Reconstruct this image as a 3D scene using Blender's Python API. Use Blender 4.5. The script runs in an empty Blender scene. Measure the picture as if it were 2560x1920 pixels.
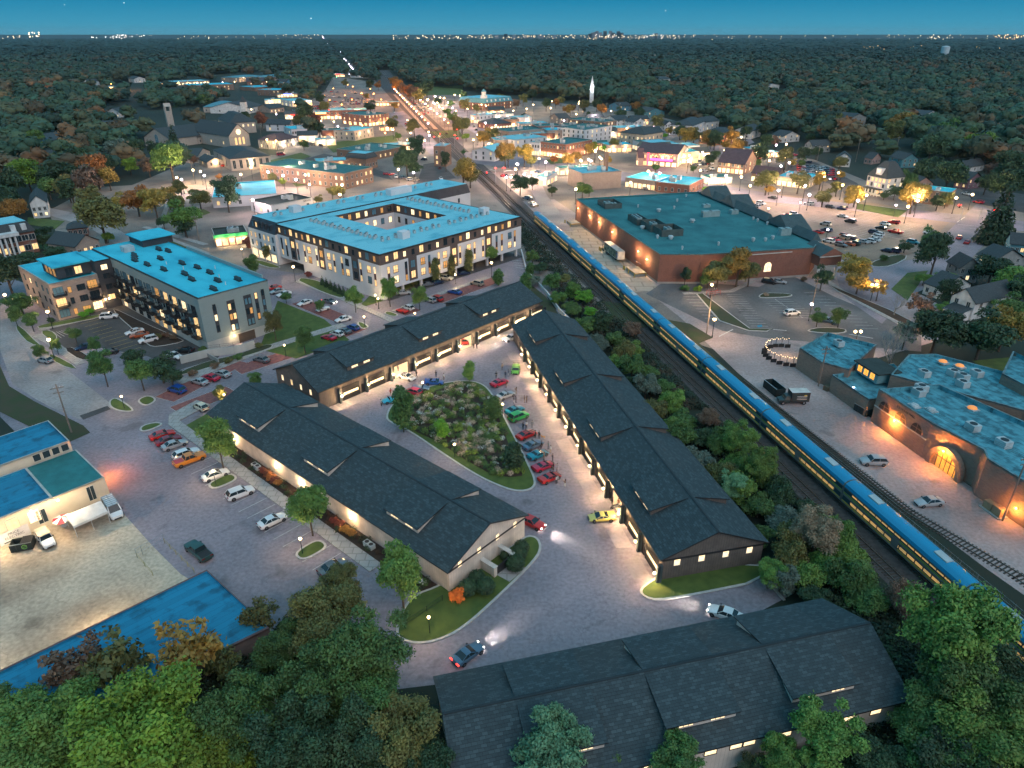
import bpy,math,random
import numpy as np
from mathutils import Vector,Matrix
RN=random.Random(11)
C=bpy.context.scene.collection
# ---- camera solution: everything below is placed on the ground plane / at true heights in metres
F=1735.;H=72.;TH=math.atan((960-84)/F);cT,sT=math.cos(TH),math.sin(TH)
K=860/2212;K2=430/2212;K3=430/1270
TL={0:(0,0,2560/2212),1:(0,0,K),2:(850,0,K),3:(1700,0,K),4:(0,480,K),5:(850,480,K),6:(1700,480,K),7:(0,960,K),8:(850,960,K),9:(1700,960,K),10:(0,1440,K),11:(850,1440,K),12:(1700,1440,K),
13:(560,640,K2),14:(900,560,K2),15:(900,780,K2),16:(1200,880,K2),17:(1200,1080,K2),18:(0,560,K2),19:(360,560,K2),20:(0,60,K2),21:(430,60,K2),22:(430,280,K3),23:(850,200,K3),24:(1250,240,K3),25:(1680,280,K3),26:(2130,280,K3),27:(2130,500,K3),28:(560,420,760/2212),29:(1400,440,760/2212),30:(1960,800,600/2212)}
def q(n,x,y,z=0.):
    ox,oy,k=TL[n];X=(ox+x*k-1280)/F;Y=(960-oy-y*k)/F
    t=(z-H)/(Y*cT-sT)
    return Vector((X*t,(cT+Y*sT)*t,z))
def D(x,y,z=0.):return q(0,x,y,z)
def proj(p):
    yc=p[1]*sT+(p[2]-H)*cT;zc=max(p[1]*cT-(p[2]-H)*sT,1)
    return 1280+F*p[0]/zc,960-F*yc/zc
class Fr:
    def __init__(s,o,deg):s.o=o;s.deg=deg;s.a=math.radians(deg)
    def w(s,x,y,z=0.):
        c,n=math.cos(s.a),math.sin(s.a);return Vector((s.o[0]+x*c-y*n,s.o[1]+x*n+y*c,z))
    def l(s,p):
        c,n=math.cos(s.a),math.sin(s.a);dx,dy=p[0]-s.o[0],p[1]-s.o[1];return (dx*c+dy*n,-dx*n+dy*c)
FA=Fr((4.756,181.77),48.6);FB=Fr((-9,75.8),138.5);FC=Fr((21.76,78.2),103.4);FD=Fr((-9.26,56.91),14.)
FE=Fr((-76.5,160.),138.5);FF=Fr((-38.8,198.3),138.5);FG=Fr((46.8,214.3),103.4)
# ---- materials
MT={}
def ndn(nt,t,x=0,y=0,**kw):
    n=nt.nodes.new(t);n.location=(x,y)
    for k,v in kw.items():setattr(n,k,v)
    return n
def M(name,col=(.5,.5,.5),rough=.8,c2=None,sc=.6,metal=0.,emit=None,es=0.,pat=None,ps=(1,1),c3=None,bump=0.,rnd=0.,attr=None,coat=0.,det=5.,st=None,thr=(.35,.65),em_only=False,worn=0.,mixn=.35):
    if name in MT:return MT[name]
    m=bpy.data.materials.new(name);MT[name]=m;m.use_nodes=True;nt=m.node_tree;b=nt.nodes['Principled BSDF'];L=nt.links.new
    b.inputs['Roughness'].default_value=rough;b.inputs['Metallic'].default_value=metal
    if coat:b.inputs['Coat Weight'].default_value=coat;b.inputs['Coat Roughness'].default_value=.08
    col=tuple(col)
    if c2 is None:c2=tuple(x*.72 for x in col)
    tc=ndn(nt,'ShaderNodeTexCoord')
    vec=tc.outputs['Object']
    if st:
        mp=ndn(nt,'ShaderNodeMapping');mp.inputs['Scale'].default_value=st;L(vec,mp.inputs[0]);nv=mp.outputs[0]
    else:nv=vec
    nz=ndn(nt,'ShaderNodeTexNoise');nz.inputs['Scale'].default_value=sc;nz.inputs['Detail'].default_value=det;L(nv,nz.inputs['Vector'])
    rp=ndn(nt,'ShaderNodeMapRange');rp.inputs[1].default_value=thr[0];rp.inputs[2].default_value=thr[1];L(nz.outputs[0],rp.inputs[0])
    mx=ndn(nt,'ShaderNodeMix',data_type='RGBA');mx.inputs[6].default_value=(*col,1);mx.inputs[7].default_value=(*c2,1);L(rp.outputs[0],mx.inputs[0])
    out=mx.outputs[2];hsrc=nz.outputs[0]
    if pat in('brick','shingle','wall'):
        sx=ndn(nt,'ShaderNodeSeparateXYZ');L(vec,sx.inputs[0]);cm=ndn(nt,'ShaderNodeCombineXYZ')
        if pat=='wall':
            ad=ndn(nt,'ShaderNodeMath',operation='ADD');L(sx.outputs[0],ad.inputs[0]);L(sx.outputs[1],ad.inputs[1]);L(ad.outputs[0],cm.inputs[0]);L(sx.outputs[2],cm.inputs[1])
        else:
            L(sx.outputs[0],cm.inputs[0]);L(sx.outputs[1],cm.inputs[1])
        br=ndn(nt,'ShaderNodeTexBrick');br.inputs['Scale'].default_value=1;br.inputs['Brick Width'].default_value=ps[0];br.inputs['Row Height'].default_value=ps[1];br.inputs['Mortar Size'].default_value=ps[1]*.06;br.inputs['Bias'].default_value=-.15 if pat!='shingle' else .45
        c3=c3 or tuple(x*.45 for x in col)
        br.inputs['Color1'].default_value=(*col,1);br.inputs['Color2'].default_value=(*c2,1);br.inputs['Mortar'].default_value=(*c3,1);L(cm.outputs[0],br.inputs[0])
        m2=ndn(nt,'ShaderNodeMix',data_type='RGBA');m2.inputs[0].default_value=mixn if pat!='shingle' else .12;L(br.outputs[0],m2.inputs[6]);L(out,m2.inputs[7]);out=m2.outputs[2];hsrc=br.outputs[1]
    if pat=='boards':
        sx=ndn(nt,'ShaderNodeSeparateXYZ');L(vec,sx.inputs[0]);ad=ndn(nt,'ShaderNodeMath',operation='ADD');L(sx.outputs[0],ad.inputs[0]);L(sx.outputs[1],ad.inputs[1])
        dv=ndn(nt,'ShaderNodeMath',operation='DIVIDE');L(ad.outputs[0],dv.inputs[0]);dv.inputs[1].default_value=ps[0]
        fr=ndn(nt,'ShaderNodeMath',operation='FRACT');L(dv.outputs[0],fr.inputs[0]);lt=ndn(nt,'ShaderNodeMath',operation='LESS_THAN');lt.inputs[1].default_value=ps[1];L(fr.outputs[0],lt.inputs[0])
        m2=ndn(nt,'ShaderNodeMix',data_type='RGBA');L(lt.outputs[0],m2.inputs[0]);L(out,m2.inputs[6]);m2.inputs[7].default_value=(*(c3 or tuple(x*.5 for x in col)),1);out=m2.outputs[2]
    if rnd:
        oi=ndn(nt,'ShaderNodeObjectInfo');hs=ndn(nt,'ShaderNodeHueSaturation')
        mr=ndn(nt,'ShaderNodeMapRange');mr.inputs[3].default_value=1-rnd;mr.inputs[4].default_value=1+rnd;L(oi.outputs['Random'],mr.inputs[0]);L(mr.outputs[0],hs.inputs['Value'])
        mr2=ndn(nt,'ShaderNodeMapRange');mr2.inputs[3].default_value=.5-rnd*.06;mr2.inputs[4].default_value=.5+rnd*.06
        ml=ndn(nt,'ShaderNodeMath',operation='MULTIPLY');ml.inputs[1].default_value=7.31;L(oi.outputs['Random'],ml.inputs[0]);fr=ndn(nt,'ShaderNodeMath',operation='FRACT');L(ml.outputs[0],fr.inputs[0]);L(fr.outputs[0],mr2.inputs[0]);L(mr2.outputs[0],hs.inputs['Hue'])
        L(out,hs.inputs['Color']);out=hs.outputs[0]
    if attr:
        at=ndn(nt,'ShaderNodeAttribute',attribute_name=attr);m2=ndn(nt,'ShaderNodeMix',data_type='RGBA',blend_type='MULTIPLY');m2.inputs[0].default_value=1;L(out,m2.inputs[6]);L(at.outputs[0],m2.inputs[7]);out=m2.outputs[2]
    if worn:
        # fine grain, patches and cracks
        n2=ndn(nt,'ShaderNodeTexNoise');n2.inputs['Scale'].default_value=1.7;n2.inputs['Detail'].default_value=8;L(vec,n2.inputs['Vector'])
        r2=ndn(nt,'ShaderNodeMapRange');r2.inputs[1].default_value=.3;r2.inputs[2].default_value=.7;r2.inputs[3].default_value=1-.2*worn;r2.inputs[4].default_value=1+.16*worn;L(n2.outputs[0],r2.inputs[0])
        n3=ndn(nt,'ShaderNodeTexNoise');n3.inputs['Scale'].default_value=.35;n3.inputs['Detail'].default_value=6;L(vec,n3.inputs['Vector'])
        va=ndn(nt,'ShaderNodeVectorMath',operation='MULTIPLY_ADD');va.inputs[1].default_value=(5,5,5);L(n3.outputs[1],va.inputs[0]);L(vec,va.inputs[2])
        vo=ndn(nt,'ShaderNodeTexVoronoi',feature='DISTANCE_TO_EDGE');vo.inputs['Scale'].default_value=.09;L(va.outputs[0],vo.inputs['Vector'])
        r3=ndn(nt,'ShaderNodeMapRange');r3.inputs[1].default_value=.0;r3.inputs[2].default_value=.008;r3.inputs[3].default_value=1-.2*worn;r3.inputs[4].default_value=1.;L(vo.outputs[0],r3.inputs[0])
        n4=ndn(nt,'ShaderNodeTexNoise');n4.inputs['Scale'].default_value=.16;n4.inputs['Detail'].default_value=3;L(vec,n4.inputs['Vector'])
        r4=ndn(nt,'ShaderNodeMapRange');r4.inputs[1].default_value=.62;r4.inputs[2].default_value=.7;r4.inputs[3].default_value=1.;r4.inputs[4].default_value=1-.3*worn;L(n4.outputs[0],r4.inputs[0])
        m1=ndn(nt,'ShaderNodeMath',operation='MULTIPLY');L(r2.outputs[0],m1.inputs[0]);L(r3.outputs[0],m1.inputs[1]);m3=ndn(nt,'ShaderNodeMath',operation='MULTIPLY');L(m1.outputs[0],m3.inputs[0]);L(r4.outputs[0],m3.inputs[1])
        mv=ndn(nt,'ShaderNodeVectorMath',operation='SCALE');L(out,mv.inputs[0]);L(m3.outputs[0],mv.inputs['Scale']);out=mv.outputs[0]
    L(out,b.inputs['Base Color'])
    if bump:
        bp=ndn(nt,'ShaderNodeBump');bp.inputs['Strength'].default_value=bump;bp.inputs['Distance'].default_value=.05;L(hsrc,bp.inputs['Height']);L(bp.outputs[0],b.inputs['Normal'])
    if emit:
        b.inputs['Emission Color'].default_value=(*emit,1);b.inputs['Emission Strength'].default_value=es
        if pat is None and not em_only:
            # interior of a lit room: uneven brightness
            mm=ndn(nt,'ShaderNodeMath',operation='MULTIPLY');mr=ndn(nt,'ShaderNodeMapRange');mr.inputs[1].default_value=.3;mr.inputs[2].default_value=.7;mr.inputs[3].default_value=.45;mr.inputs[4].default_value=1.35
            L(nz.outputs[0],mr.inputs[0]);L(mr.outputs[0],mm.inputs[0]);mm.inputs[1].default_value=es;L(mm.outputs[0],b.inputs['Emission Strength'])
    return m
# ---- mesh builder
class MB:
    def __init__(s):s.v=[];s.f=[];s.m=[]
    def add(s,vs,fs,mi=0):
        o=len(s.v);s.v.extend([tuple(v) for v in vs])
        for f in fs:s.f.append([i+o for i in f]);s.m.append(mi)
        return s
    def box(s,x0,x1,y0,y1,z0,z1,mi=0,mtop=None):
        v=[(x0,y0,z0),(x1,y0,z0),(x1,y1,z0),(x0,y1,z0),(x0,y0,z1),(x1,y0,z1),(x1,y1,z1),(x0,y1,z1)]
        s.add(v,[(0,1,5,4),(1,2,6,5),(2,3,7,6),(3,0,4,7),(0,3,2,1)],mi);s.add(v,[(4,5,6,7)],mi if mtop is None else mtop);return s
    def prism(s,pts,z0,z1,mi=0,mtop=None,bottom=False):
        n=len(pts);a=sum(pts[i][0]*pts[(i+1)%n][1]-pts[(i+1)%n][0]*pts[i][1] for i in range(n))
        if a<0:pts=pts[::-1]
        v=[(p[0],p[1],z0) for p in pts]+[(p[0],p[1],z1) for p in pts]
        s.add(v,[(i,(i+1)%n,n+(i+1)%n,n+i) for i in range(n)],mi);s.add(v,[tuple(range(n,2*n))],mi if mtop is None else mtop)
        if bottom:s.add(v,[tuple(range(n-1,-1,-1))],mi)
        return s
    def quad(s,a,b,c,d,mi=0):return s.add([a,b,c,d],[(0,1,2,3)],mi)
    def tube(s,p,r,r0,r1=None,n=6,mi=0,cap=True):
        p,r=Vector(p),Vector(r);r1=r0 if r1 is None else r1;d=(r-p).normalized();u=d.orthogonal().normalized();w=d.cross(u)
        v=[];
        for c,rad in((p,r0),(r,r1)):
            for i in range(n):
                a=2*math.pi*i/n;v.append(c+u*math.cos(a)*rad+w*math.sin(a)*rad)
        f=[(i,(i+1)%n,n+(i+1)%n,n+i) for i in range(n)]
        if cap:f+=[tuple(range(n-1,-1,-1)),tuple(range(n,2*n))]
        return s.add(v,f,mi)
    def ball(s,c,r,mi=0,n=8,m=5,sz=1.):
        v=[(c[0],c[1],c[2]-r*sz)]
        for j in range(1,m):
            t=math.pi*j/m
            for i in range(n):
                a=2*math.pi*i/n;v.append((c[0]+r*math.sin(t)*math.cos(a),c[1]+r*math.sin(t)*math.sin(a),c[2]-r*sz*math.cos(t)))
        v.append((c[0],c[1],c[2]+r*sz));f=[]
        for i in range(n):
            k=(i+1)%n;f.append((0,1+k,1+i))
            for j in range(m-2):
                a=1+j*n;f.append((a+i,a+k,a+n+k,a+n+i))
            a=1+(m-2)*n;f.append((a+i,a+k,len(v)-1))
        return s.add(v,f,mi)
    def mesh(s,name,mats,smooth=0):
        me=bpy.data.meshes.new(name);me.from_pydata(s.v,[],s.f)
        for m in(mats if isinstance(mats,(list,tuple)) else[mats]):me.materials.append(m)
        me.polygons.foreach_set('material_index',s.m)
        if smooth:
            me.polygons.foreach_set('use_smooth',[True]*len(s.f));me.set_sharp_from_angle(angle=math.radians(smooth))
        me.update();return me
    def ob(s,name,mats,parent=None,smooth=0,loc=None):return ob(name,s.mesh(name,mats,smooth),parent,loc)
def ob(name,data,parent=None,loc=None,rz=0.):
    o=bpy.data.objects.new(name,data);C.objects.link(o)
    if parent is not None:o.parent=parent
    if loc is not None:o.location=loc
    if rz:o.rotation_euler[2]=rz
    return o
AUTO=[]
def tag(o,label,cat,group=None):
    o['label']=label;o['category']=cat
    if group:o['group']=group
    return o
def auto(o,adj,cat,group=None):
    o['category']=cat
    if group:o['group']=group
    AUTO.append((o,adj));return o
def thing(name,loc,rz=0.,label=None,cat=None,group=None):
    o=bpy.data.objects.new(name,None);C.objects.link(o);o.location=loc;o.rotation_euler[2]=rz;o.empty_display_size=.5
    if label:tag(o,label,cat,group)
    return o
def frame_thing(name,fr,label,cat,group=None):return thing(name,(fr.o[0],fr.o[1],0),fr.a,label,cat,group)
KID={}
def copy_tree(o,loc,rz):
    c=o.copy();C.objects.link(c);c.location=loc;c.rotation_euler[2]=rz
    for ch in o.children:
        d=ch.copy();C.objects.link(d);d.parent=c
        for g in ch.children:
            e=g.copy();C.objects.link(e);e.parent=d
    return c
def setmat(o,slot,m):
    o.material_slots[slot].link='OBJECT';o.material_slots[slot].material=m
def light(name,kind,loc,power,col,parent=None,r=.25,**kw):
    l=bpy.data.lights.new(name,kind);l.energy=power;l.color=col
    if kind!='SUN':l.shadow_soft_size=r
    for k,v in kw.items():setattr(l,k,v)
    o=ob(name,l,parent,loc);return o
WARM=(1.,.64,.32);WHITE=(1.,.8,.62);ORANGE=(1.,.33,.06)
# ---- common materials
m_white=M('white_paint',(.75,.75,.73),.6);m_black=M('black_metal',(.02,.02,.022),.45);m_steel=M('galvanised_steel',(.45,.47,.48),.45,metal=.6)
m_glass=M('dark_glass',(.03,.05,.06),.08,c2=(.02,.03,.04));m_glassb=M('blue_glass',(.16,.3,.36),.15,c2=(.09,.2,.26))
m_lit=M('lit_window',(.6,.45,.25),.4,emit=(1,.62,.25),es=1.25,sc=1.6);m_lit2=M('lit_window_bright',(.7,.6,.4),.4,emit=(1,.74,.42),es=1.7,sc=1.6);m_litd=M('lit_window_dim',(.4,.25,.1),.4,emit=(1,.45,.12),es=.65,sc=1.6)
m_bulb=M('warm_bulb',(1,.9,.7),.4,emit=(1,.66,.3),es=16,em_only=True);m_bulbw=M('white_bulb',(1,1,1),.4,emit=(.9,.76,1.),es=16,em_only=True);m_bulbo=M('sodium_bulb',(1,.6,.2),.4,emit=(1,.38,.08),es=14,em_only=True)
m_red=M('red_lamp',(.6,.02,.02),.4,emit=(1,.03,.02),es=8,em_only=True);m_tail=M('tail_lamp_glass',(.3,.01,.01),.25);m_head=M('headlamp_glass',(.7,.75,.8),.1);m_headon=M('headlamp_lit',(1,1,1),.2,emit=(1,.95,.85),es=40,em_only=True)
m_trim=M('pale_trim',(.55,.54,.5),.6);m_dark=M('dark_trim',(.025,.025,.028),.5);m_rubber=M('rubber',(.015,.015,.016),.8);m_rim=M('alloy_rim',(.4,.4,.42),.3,metal=.8)
m_hvac=M('hvac_paint',(.5,.55,.55),.5);m_conc=M('concrete',(.36,.35,.33),.85,c2=(.27,.265,.25),sc=.35)
# ================= GROUND
SHN=[0]
def sheet(name,pts,z,mat,kind='structure',thick=0.):
    SHN[0]+=1;b=MB();b.prism([(p[0],p[1]) for p in pts],0,max(thick,.001))
    o=b.ob(name,mat,loc=(0,0,z+SHN[0]*.0003));o['kind']=kind;return o
def DP(*xy,n=0):return [q(n,xy[i],xy[i+1]) for i in range(0,len(xy),2)]
def smoothp(pts,it=2):
    for _ in range(it):
        o=[]
        for i in range(len(pts)):
            a,b=Vector(pts[i]),Vector(pts[(i+1)%len(pts)]);o+=[a*.75+b*.25,a*.25+b*.75]
        pts=o
    return pts
def offset(pts,d):
    n=len(pts);P=[Vector((p[0],p[1])) for p in pts]
    if sum(P[i][0]*P[(i+1)%n][1]-P[(i+1)%n][0]*P[i][1] for i in range(n))<0:P=P[::-1]
    o=[]
    for i in range(n):
        e=(P[(i+1)%n]-P[i-1]).normalized();o.append(P[i]+Vector((-e[1],e[0]))*d)
    return o
def kerbed(name,pts,mat,sm=2,kw=.38):
    pts=smoothp(pts,sm) if sm else pts
    k=sheet(name+'_kerb',pts,.06,m_kerb,thick=.13)
    g=sheet(name,offset(pts,kw),.068,mat,thick=.15);return g
m_soil=M('woodland_floor',(.022,.034,.022),.95,c2=(.012,.02,.014),sc=.02)
m_grass=M('lawn',(.09,.13,.025),.9,c2=(.055,.09,.016),sc=.5,bump=.4);m_grassd=M('rough_grass',(.04,.06,.02),.95,c2=(.06,.055,.03),sc=.3,bump=.4)
m_asph=M('asphalt',(.34,.28,.31),.85,c2=(.185,.17,.195),sc=.05,det=12,bump=.15,worn=1.);m_asphd=M('dark_asphalt',(.1,.092,.09),.85,c2=(.065,.06,.06),sc=.15,det=8,worn=.8)
m_conr=M('worn_concrete',(.42,.36,.34),.88,c2=(.25,.215,.21),sc=.055,det=9,bump=.15,worn=1.);m_yard=M('yard_concrete',(.55,.45,.34),.9,c2=(.3,.235,.175),sc=.09,det=12,thr=(.42,.7),worn=1.2)
m_kerb=M('kerb_concrete',(.52,.5,.47),.8,c2=(.4,.39,.37),sc=1.5);m_walk=M('pavement_slabs',(.4,.38,.36),.85,c2=(.3,.29,.28),pat='brick',ps=(1.5,1.5),c3=(.2,.19,.18))
m_paver=M('brick_pavers',(.3,.11,.09),.85,c2=(.2,.07,.07),sc=1.2);m_line=M('road_paint',(.66,.65,.62),.7,c2=(.42,.41,.4),sc=1.3);m_yline=M('yellow_road_paint',(.6,.42,.1),.7,sc=1.3)
m_ball=M('track_ballast',(.095,.082,.078),.95,c2=(.05,.045,.045),sc=1.2,bump=.5);m_mulch=M('mulch',(.05,.03,.02),.95,sc=.8,bump=.5);m_town=M('town_paving',(.3,.25,.21),.88,c2=(.17,.14,.125),sc=.045,det=9,worn=1.)
o=MB().quad((-40000,-3000,0),(40000,-3000,0),(40000,60000,0),(-40000,60000,0)).ob('ground',m_soil);o['kind']='structure'
# town paving (streets and parking round the shops)
sheet('town_pavement',DP(105,455,200,405,285,400,440,335,610,335,640,260,655,225,700,200,720,165,790,175,812,172,850,200,1000,205,1200,222,1330,235,1420,250,1560,290,1640,325,1760,345,1870,390,1960,420,2130,400,2212,440,2212,600,2000,560,1900,650,1800,900,1560,760,1180,640,560,680,420,560,140,560),.01,m_town)
# development paving: court, lane, left lot, street
sheet('court_pavement',DP(0,590,120,640,430,560,640,590,1120,545,1180,640,1215,700,1700,1290,1570,1360,1100,1460,850,1490,800,1420,560,1380,400,1250,200,1090,60,960,0,900,0,690),.02,m_asph)
sheet('west_road',DP(0,655,45,665,95,760,250,880,172,906,110,880,77,862,27,830,0,755),.03,m_conr)
sheet('road_joint_strip',DP(172,898,232,877,240,884,180,907),.04,m_asphd)
sheet('yard_pavement',DP(0,1090,200,1010,240,1080,330,1180,390,1240,440,1270,590,1360,300,1500,0,1560),.03,m_yard)
sheet('apartment_lot_pavement',DP(100,700,265,655,330,690,480,760,470,775,385,800,320,770,180,745,140,765),.035,m_asphd)
sheet('rail_ballast',[FG.w(x,y) for x,y in((-230,24),(-230,10),(-60,11.5),(120,11),(330,9),(700,4),(1500,-30),(1500,-40+60),(700,26),(330,24),(60,23))],.03,m_ball)
sheet('alley_pavement',[FG.w(x,y) for x,y in((-235,1.5),(-180,1.5),(-135,7),(-115,8.2),(-66,8.6),(-30,6),(10,6),(30,12.5),(92,13),(130,12),(130,-4),(0,-8),(-4,-70),(-30,-75),(-56,-70),(-66,-30),(-66,-7),(-235,-10))],.035,M('alley_concrete',(.46,.36,.34),.88,c2=(.27,.215,.21),sc=.06,det=9,bump=.15,worn=1.))
sheet('dock_pavement',[FG.w(x,y) for x,y in((-6,1),(-6,11.2),(84,11.2),(84,0))],.045,M('dock_concrete',(.45,.4,.33),.88,c2=(.34,.3,.25),pat='brick',ps=(6,4.5),c3=(.2,.18,.15)))
sheet('store_side_lot',DP(1395,635,1440,605,1640,620,1700,590,1800,640,1990,720,1990,760,1650,730,1560,715),.048,M('lot_asphalt',(.16,.155,.155),.85,c2=(.11,.105,.105),sc=.1,det=8,worn=.9))
sheet('store_front_lot',DP(1530,430,1600,412,1900,440,2060,470,1990,545,1900,560,1860,565,1790,540,1760,510),.045,M('front_lot_asphalt',(.3,.22,.16),.85,c2=(.22,.16,.12),sc=.08,det=8,worn=.9))
sheet('cross_road',DP(1440,395,1560,400,1700,425,2212,478,2212,500,1900,462,1700,440,1530,425),.05,m_asph)
sheet('house_road',DP(1790,545,1880,570,1985,560,2110,440,2180,470,2060,600,1960,640,1905,700,1820,640),.05,m_asph)
# grass areas
sheet('apartment_lawn',DP(585,690,600,650,700,690,755,735,640,775,560,755),.07,m_grass,thick=.05)
for n,p in(('side_lawn',DP(1150,618,1178,640,1215,690,1170,690,1140,650)),('rear_lawn',DP(1400,705,1360,660,1300,650,1350,720)),('siding_verge',DP(1435,690,1490,700,1540,730,1510,742,1640,860,1600,860,1520,770)),('north_verge',DP(880,560,925,552,1000,525,1050,530,1040,545,830,650,770,668)),('house_lawn',DP(1925,625,1960,590,2005,585,1960,650)),('corner_verge',DP(0,790,20,835,75,868,180,920,195,935,140,960,0,890)),('church_lawn',DP(560,352,650,330,672,338,600,362)),('green_square',DP(700,310,850,292,860,305,720,330)),('mall_verge',DP(2100,780,2212,770,2212,800,2140,815)),('lamp_verge',DP(700,500,720,470,755,510,720,520)),('station_green',DP(880,190,1000,185,1000,205,890,206))):
    sheet(n,p,.075,m_grassd if n in('corner_verge','siding_verge','side_lawn','rear_lawn') else m_grass,thick=.05)
kerbed('planted_island',DP(833,900,843,877,872,858,905,842,960,827,1010,822,1042,829,1062,847,1087,895,1112,942,1142,1002,1160,1042,1152,1057,1132,1063,1108,1062,1078,1052,1030,1030,960,985,880,930,838,912),m_grass,2)
kerbed('gable_lawn',DP(1118,1172,1138,1157,1162,1161,1172,1183,1160,1210,1080,1290,1000,1362,945,1388,900,1394,868,1386,850,1368,880,1290,960,1262),m_grass,2)
kerbed('east_gable_lawn',DP(1430,1240,1388,1266,1380,1280,1392,1293,1420,1300,1482,1291,1656,1256,1645,1212),m_grass,1)
for a,b in((DP(1656,1254),DP(1692,1298)),):
    pass
kp=[D(1656,1254),D(1694,1298)];v=(kp[1]-kp[0]).normalized();nn=Vector((-v.y,v.x,0))*.2
sheet('lane_kerb',[kp[0]+nn,kp[1]+nn,kp[1]-nn,kp[0]-nn],.06,m_kerb,thick=.13)
kerbed('lot_end_island',[q(7,x,y) for x,y in((893,300),(915,270),(1000,248),(1060,258),(985,295),(920,312))],m_grass,2)
for i,(x,y) in enumerate(((50.6,7.5),(22.8,7.7))):
    kerbed('tree_island' ,[FB.w(x+a,y+b) for a,b in((-1.5,-2.2),(1.5,-2.2),(1.6,1.2),(.9,2.7),(-.9,2.7),(-1.6,1.2))],m_grass,2)
for n,p in(('corner_island',[(700,110),(745,90),(790,110),(875,172),(820,185),(750,175),(702,150)]),('walk_island',[(870,110),(960,72),(1020,105),(935,152)])):kerbed(n,[q(7,x,y) for x,y in p],m_grass,2)
kerbed('street_island',[q(13,x,y) for x,y in((1700,860),(1770,850),(1865,905),(1850,935),(1760,945))],m_grass,2)
kerbed('street_island',[q(14,x,y) for x,y in((300,1150),(360,1120),(515,1175),(440,1200),(350,1180))],m_grass,2)
kerbed('entry_island',[q(13,x,y) for x,y in((945,320),(1000,280),(1250,330),(1560,470),(1540,560),(1300,490),(990,345))],m_grass,1)
kerbed('front_island',[q(13,x,y) for x,y in((440,50),(740,140),(700,165),(540,150),(330,60))],m_grass,1)
kerbed('store_island',[q(6,x,y) for x,y in((500,670),(540,650),(700,655),(730,668),(680,680),(520,685))],m_grassd,1)
kerbed('store_island',[q(6,x,y) for x,y in((810,890),(900,872),(1060,880),(1075,905),(1000,915),(850,905))],m_grassd,1)
kerbed('store_wedge',[q(6,x,y) for x,y in((105,660),(150,655),(330,790),(450,880),(590,880),(560,900),(440,895),(250,830))],m_grassd,0)
kerbed('store_bed',[q(6,x,y) for x,y in((960,600),(1060,640),(1350,760),(1620,900),(1560,920),(1250,760),(1010,640))],M('bark_bed',(.09,.05,.03),.95,sc=.6),0)
kerbed('lot_island',[q(27,x,y) for x,y in((110,470),(330,400),(430,420),(300,490),(170,500))],m_grassd,1)
for n,p,m in(('street_verge',((100,860),(140,868),(250,980),(285,990),(190,985),(110,900)),m_grass),('street_verge',((310,1050),(350,1048),(510,1135),(440,1140),(330,1085)),m_grass),('front_lawn',((240,862),(420,830),(640,788),(650,808),(440,850),(250,885)),m_grass),('planting_bed',((400,1010),(480,1000),(590,1070),(520,1090)),m_mulch),('wall_planting',((1150,1160),(1340,1090),(1520,1050),(1700,985),(1760,985),(1740,1010),(1530,1075),(1160,1190)),m_grassd),('foundation_bed',((725,745),(940,850),(1160,945),(1190,965),(1010,1000),(950,990),(870,900),(745,790)),m_mulch),('lot_corner_lawn',((250,900),(330,890),(380,940),(330,965)),m_grass)):
    kerbed(n,[q(4,x,y) for x,y in p],m,1,.2)
# pavements (walkways)
sheet('lot_walk',[FB.w(x,y) for x,y in((12,2.7),(12,5),(78,5),(82,3),(84,-4),(80,-5),(78,2.7))],.05,m_walk,thick=.12)
sheet('lot_planting_bed',[FB.w(x,y) for x,y in((2,.2),(2,2.7),(62,2.7),(62,.2))],.06,m_mulch,thick=.1)
sheet('lot_grass_strip',[FB.w(x,y) for x,y in((62,.2),(62,2.7),(75,2.7),(78,-8),(69,-8),(69,.2))],.06,m_grass,thick=.1)
def strip(name,pts,w,z,mat,th=.1):
    P=[Vector((p[0],p[1])) for p in pts];a=[];b=[]
    for i,p in enumerate(P):
        e=(P[min(i+1,len(P)-1)]-P[max(i-1,0)]).normalized();n=Vector((-e.y,e.x))*w/2;a.append(p+n);b.append(p-n)
    return sheet(name,a+b[::-1],z,mat,thick=th)
strip('street_walk',[q(4,2212,855),q(4,1700,1010),q(4,1150,1225)],3,.05,m_walk)
strip('street_walk',[q(13,940,320),q(13,1500,540),q(13,2000,760),q(13,2212,860)],2.2,.05,m_walk)
strip('street_walk',[q(14,430,1130),q(14,960,920),q(14,1650,690)],1.8,.05,m_walk)
strip('apartment_walk',[q(4,250,890),q(4,640,800)],1.8,.05,m_walk);strip('corner_walk',[q(4,230,920),q(4,330,970),q(4,520,1110)],2.2,.05,m_walk)
strip('store_walk',[q(6,470,575),q(6,330,640),q(6,20,655)],1.8,.055,m_walk);strip('store_walk',[q(6,930,560),q(6,1100,680),q(6,1600,950)],1.8,.055,m_walk)
strip('town_walk',[q(22,0,600),q(4,1010,270),q(4,1340,400)],2,.05,m_walk);strip('town_walk',[q(19,0,40),q(19,800,270)],2.4,.05,m_walk)
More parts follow.
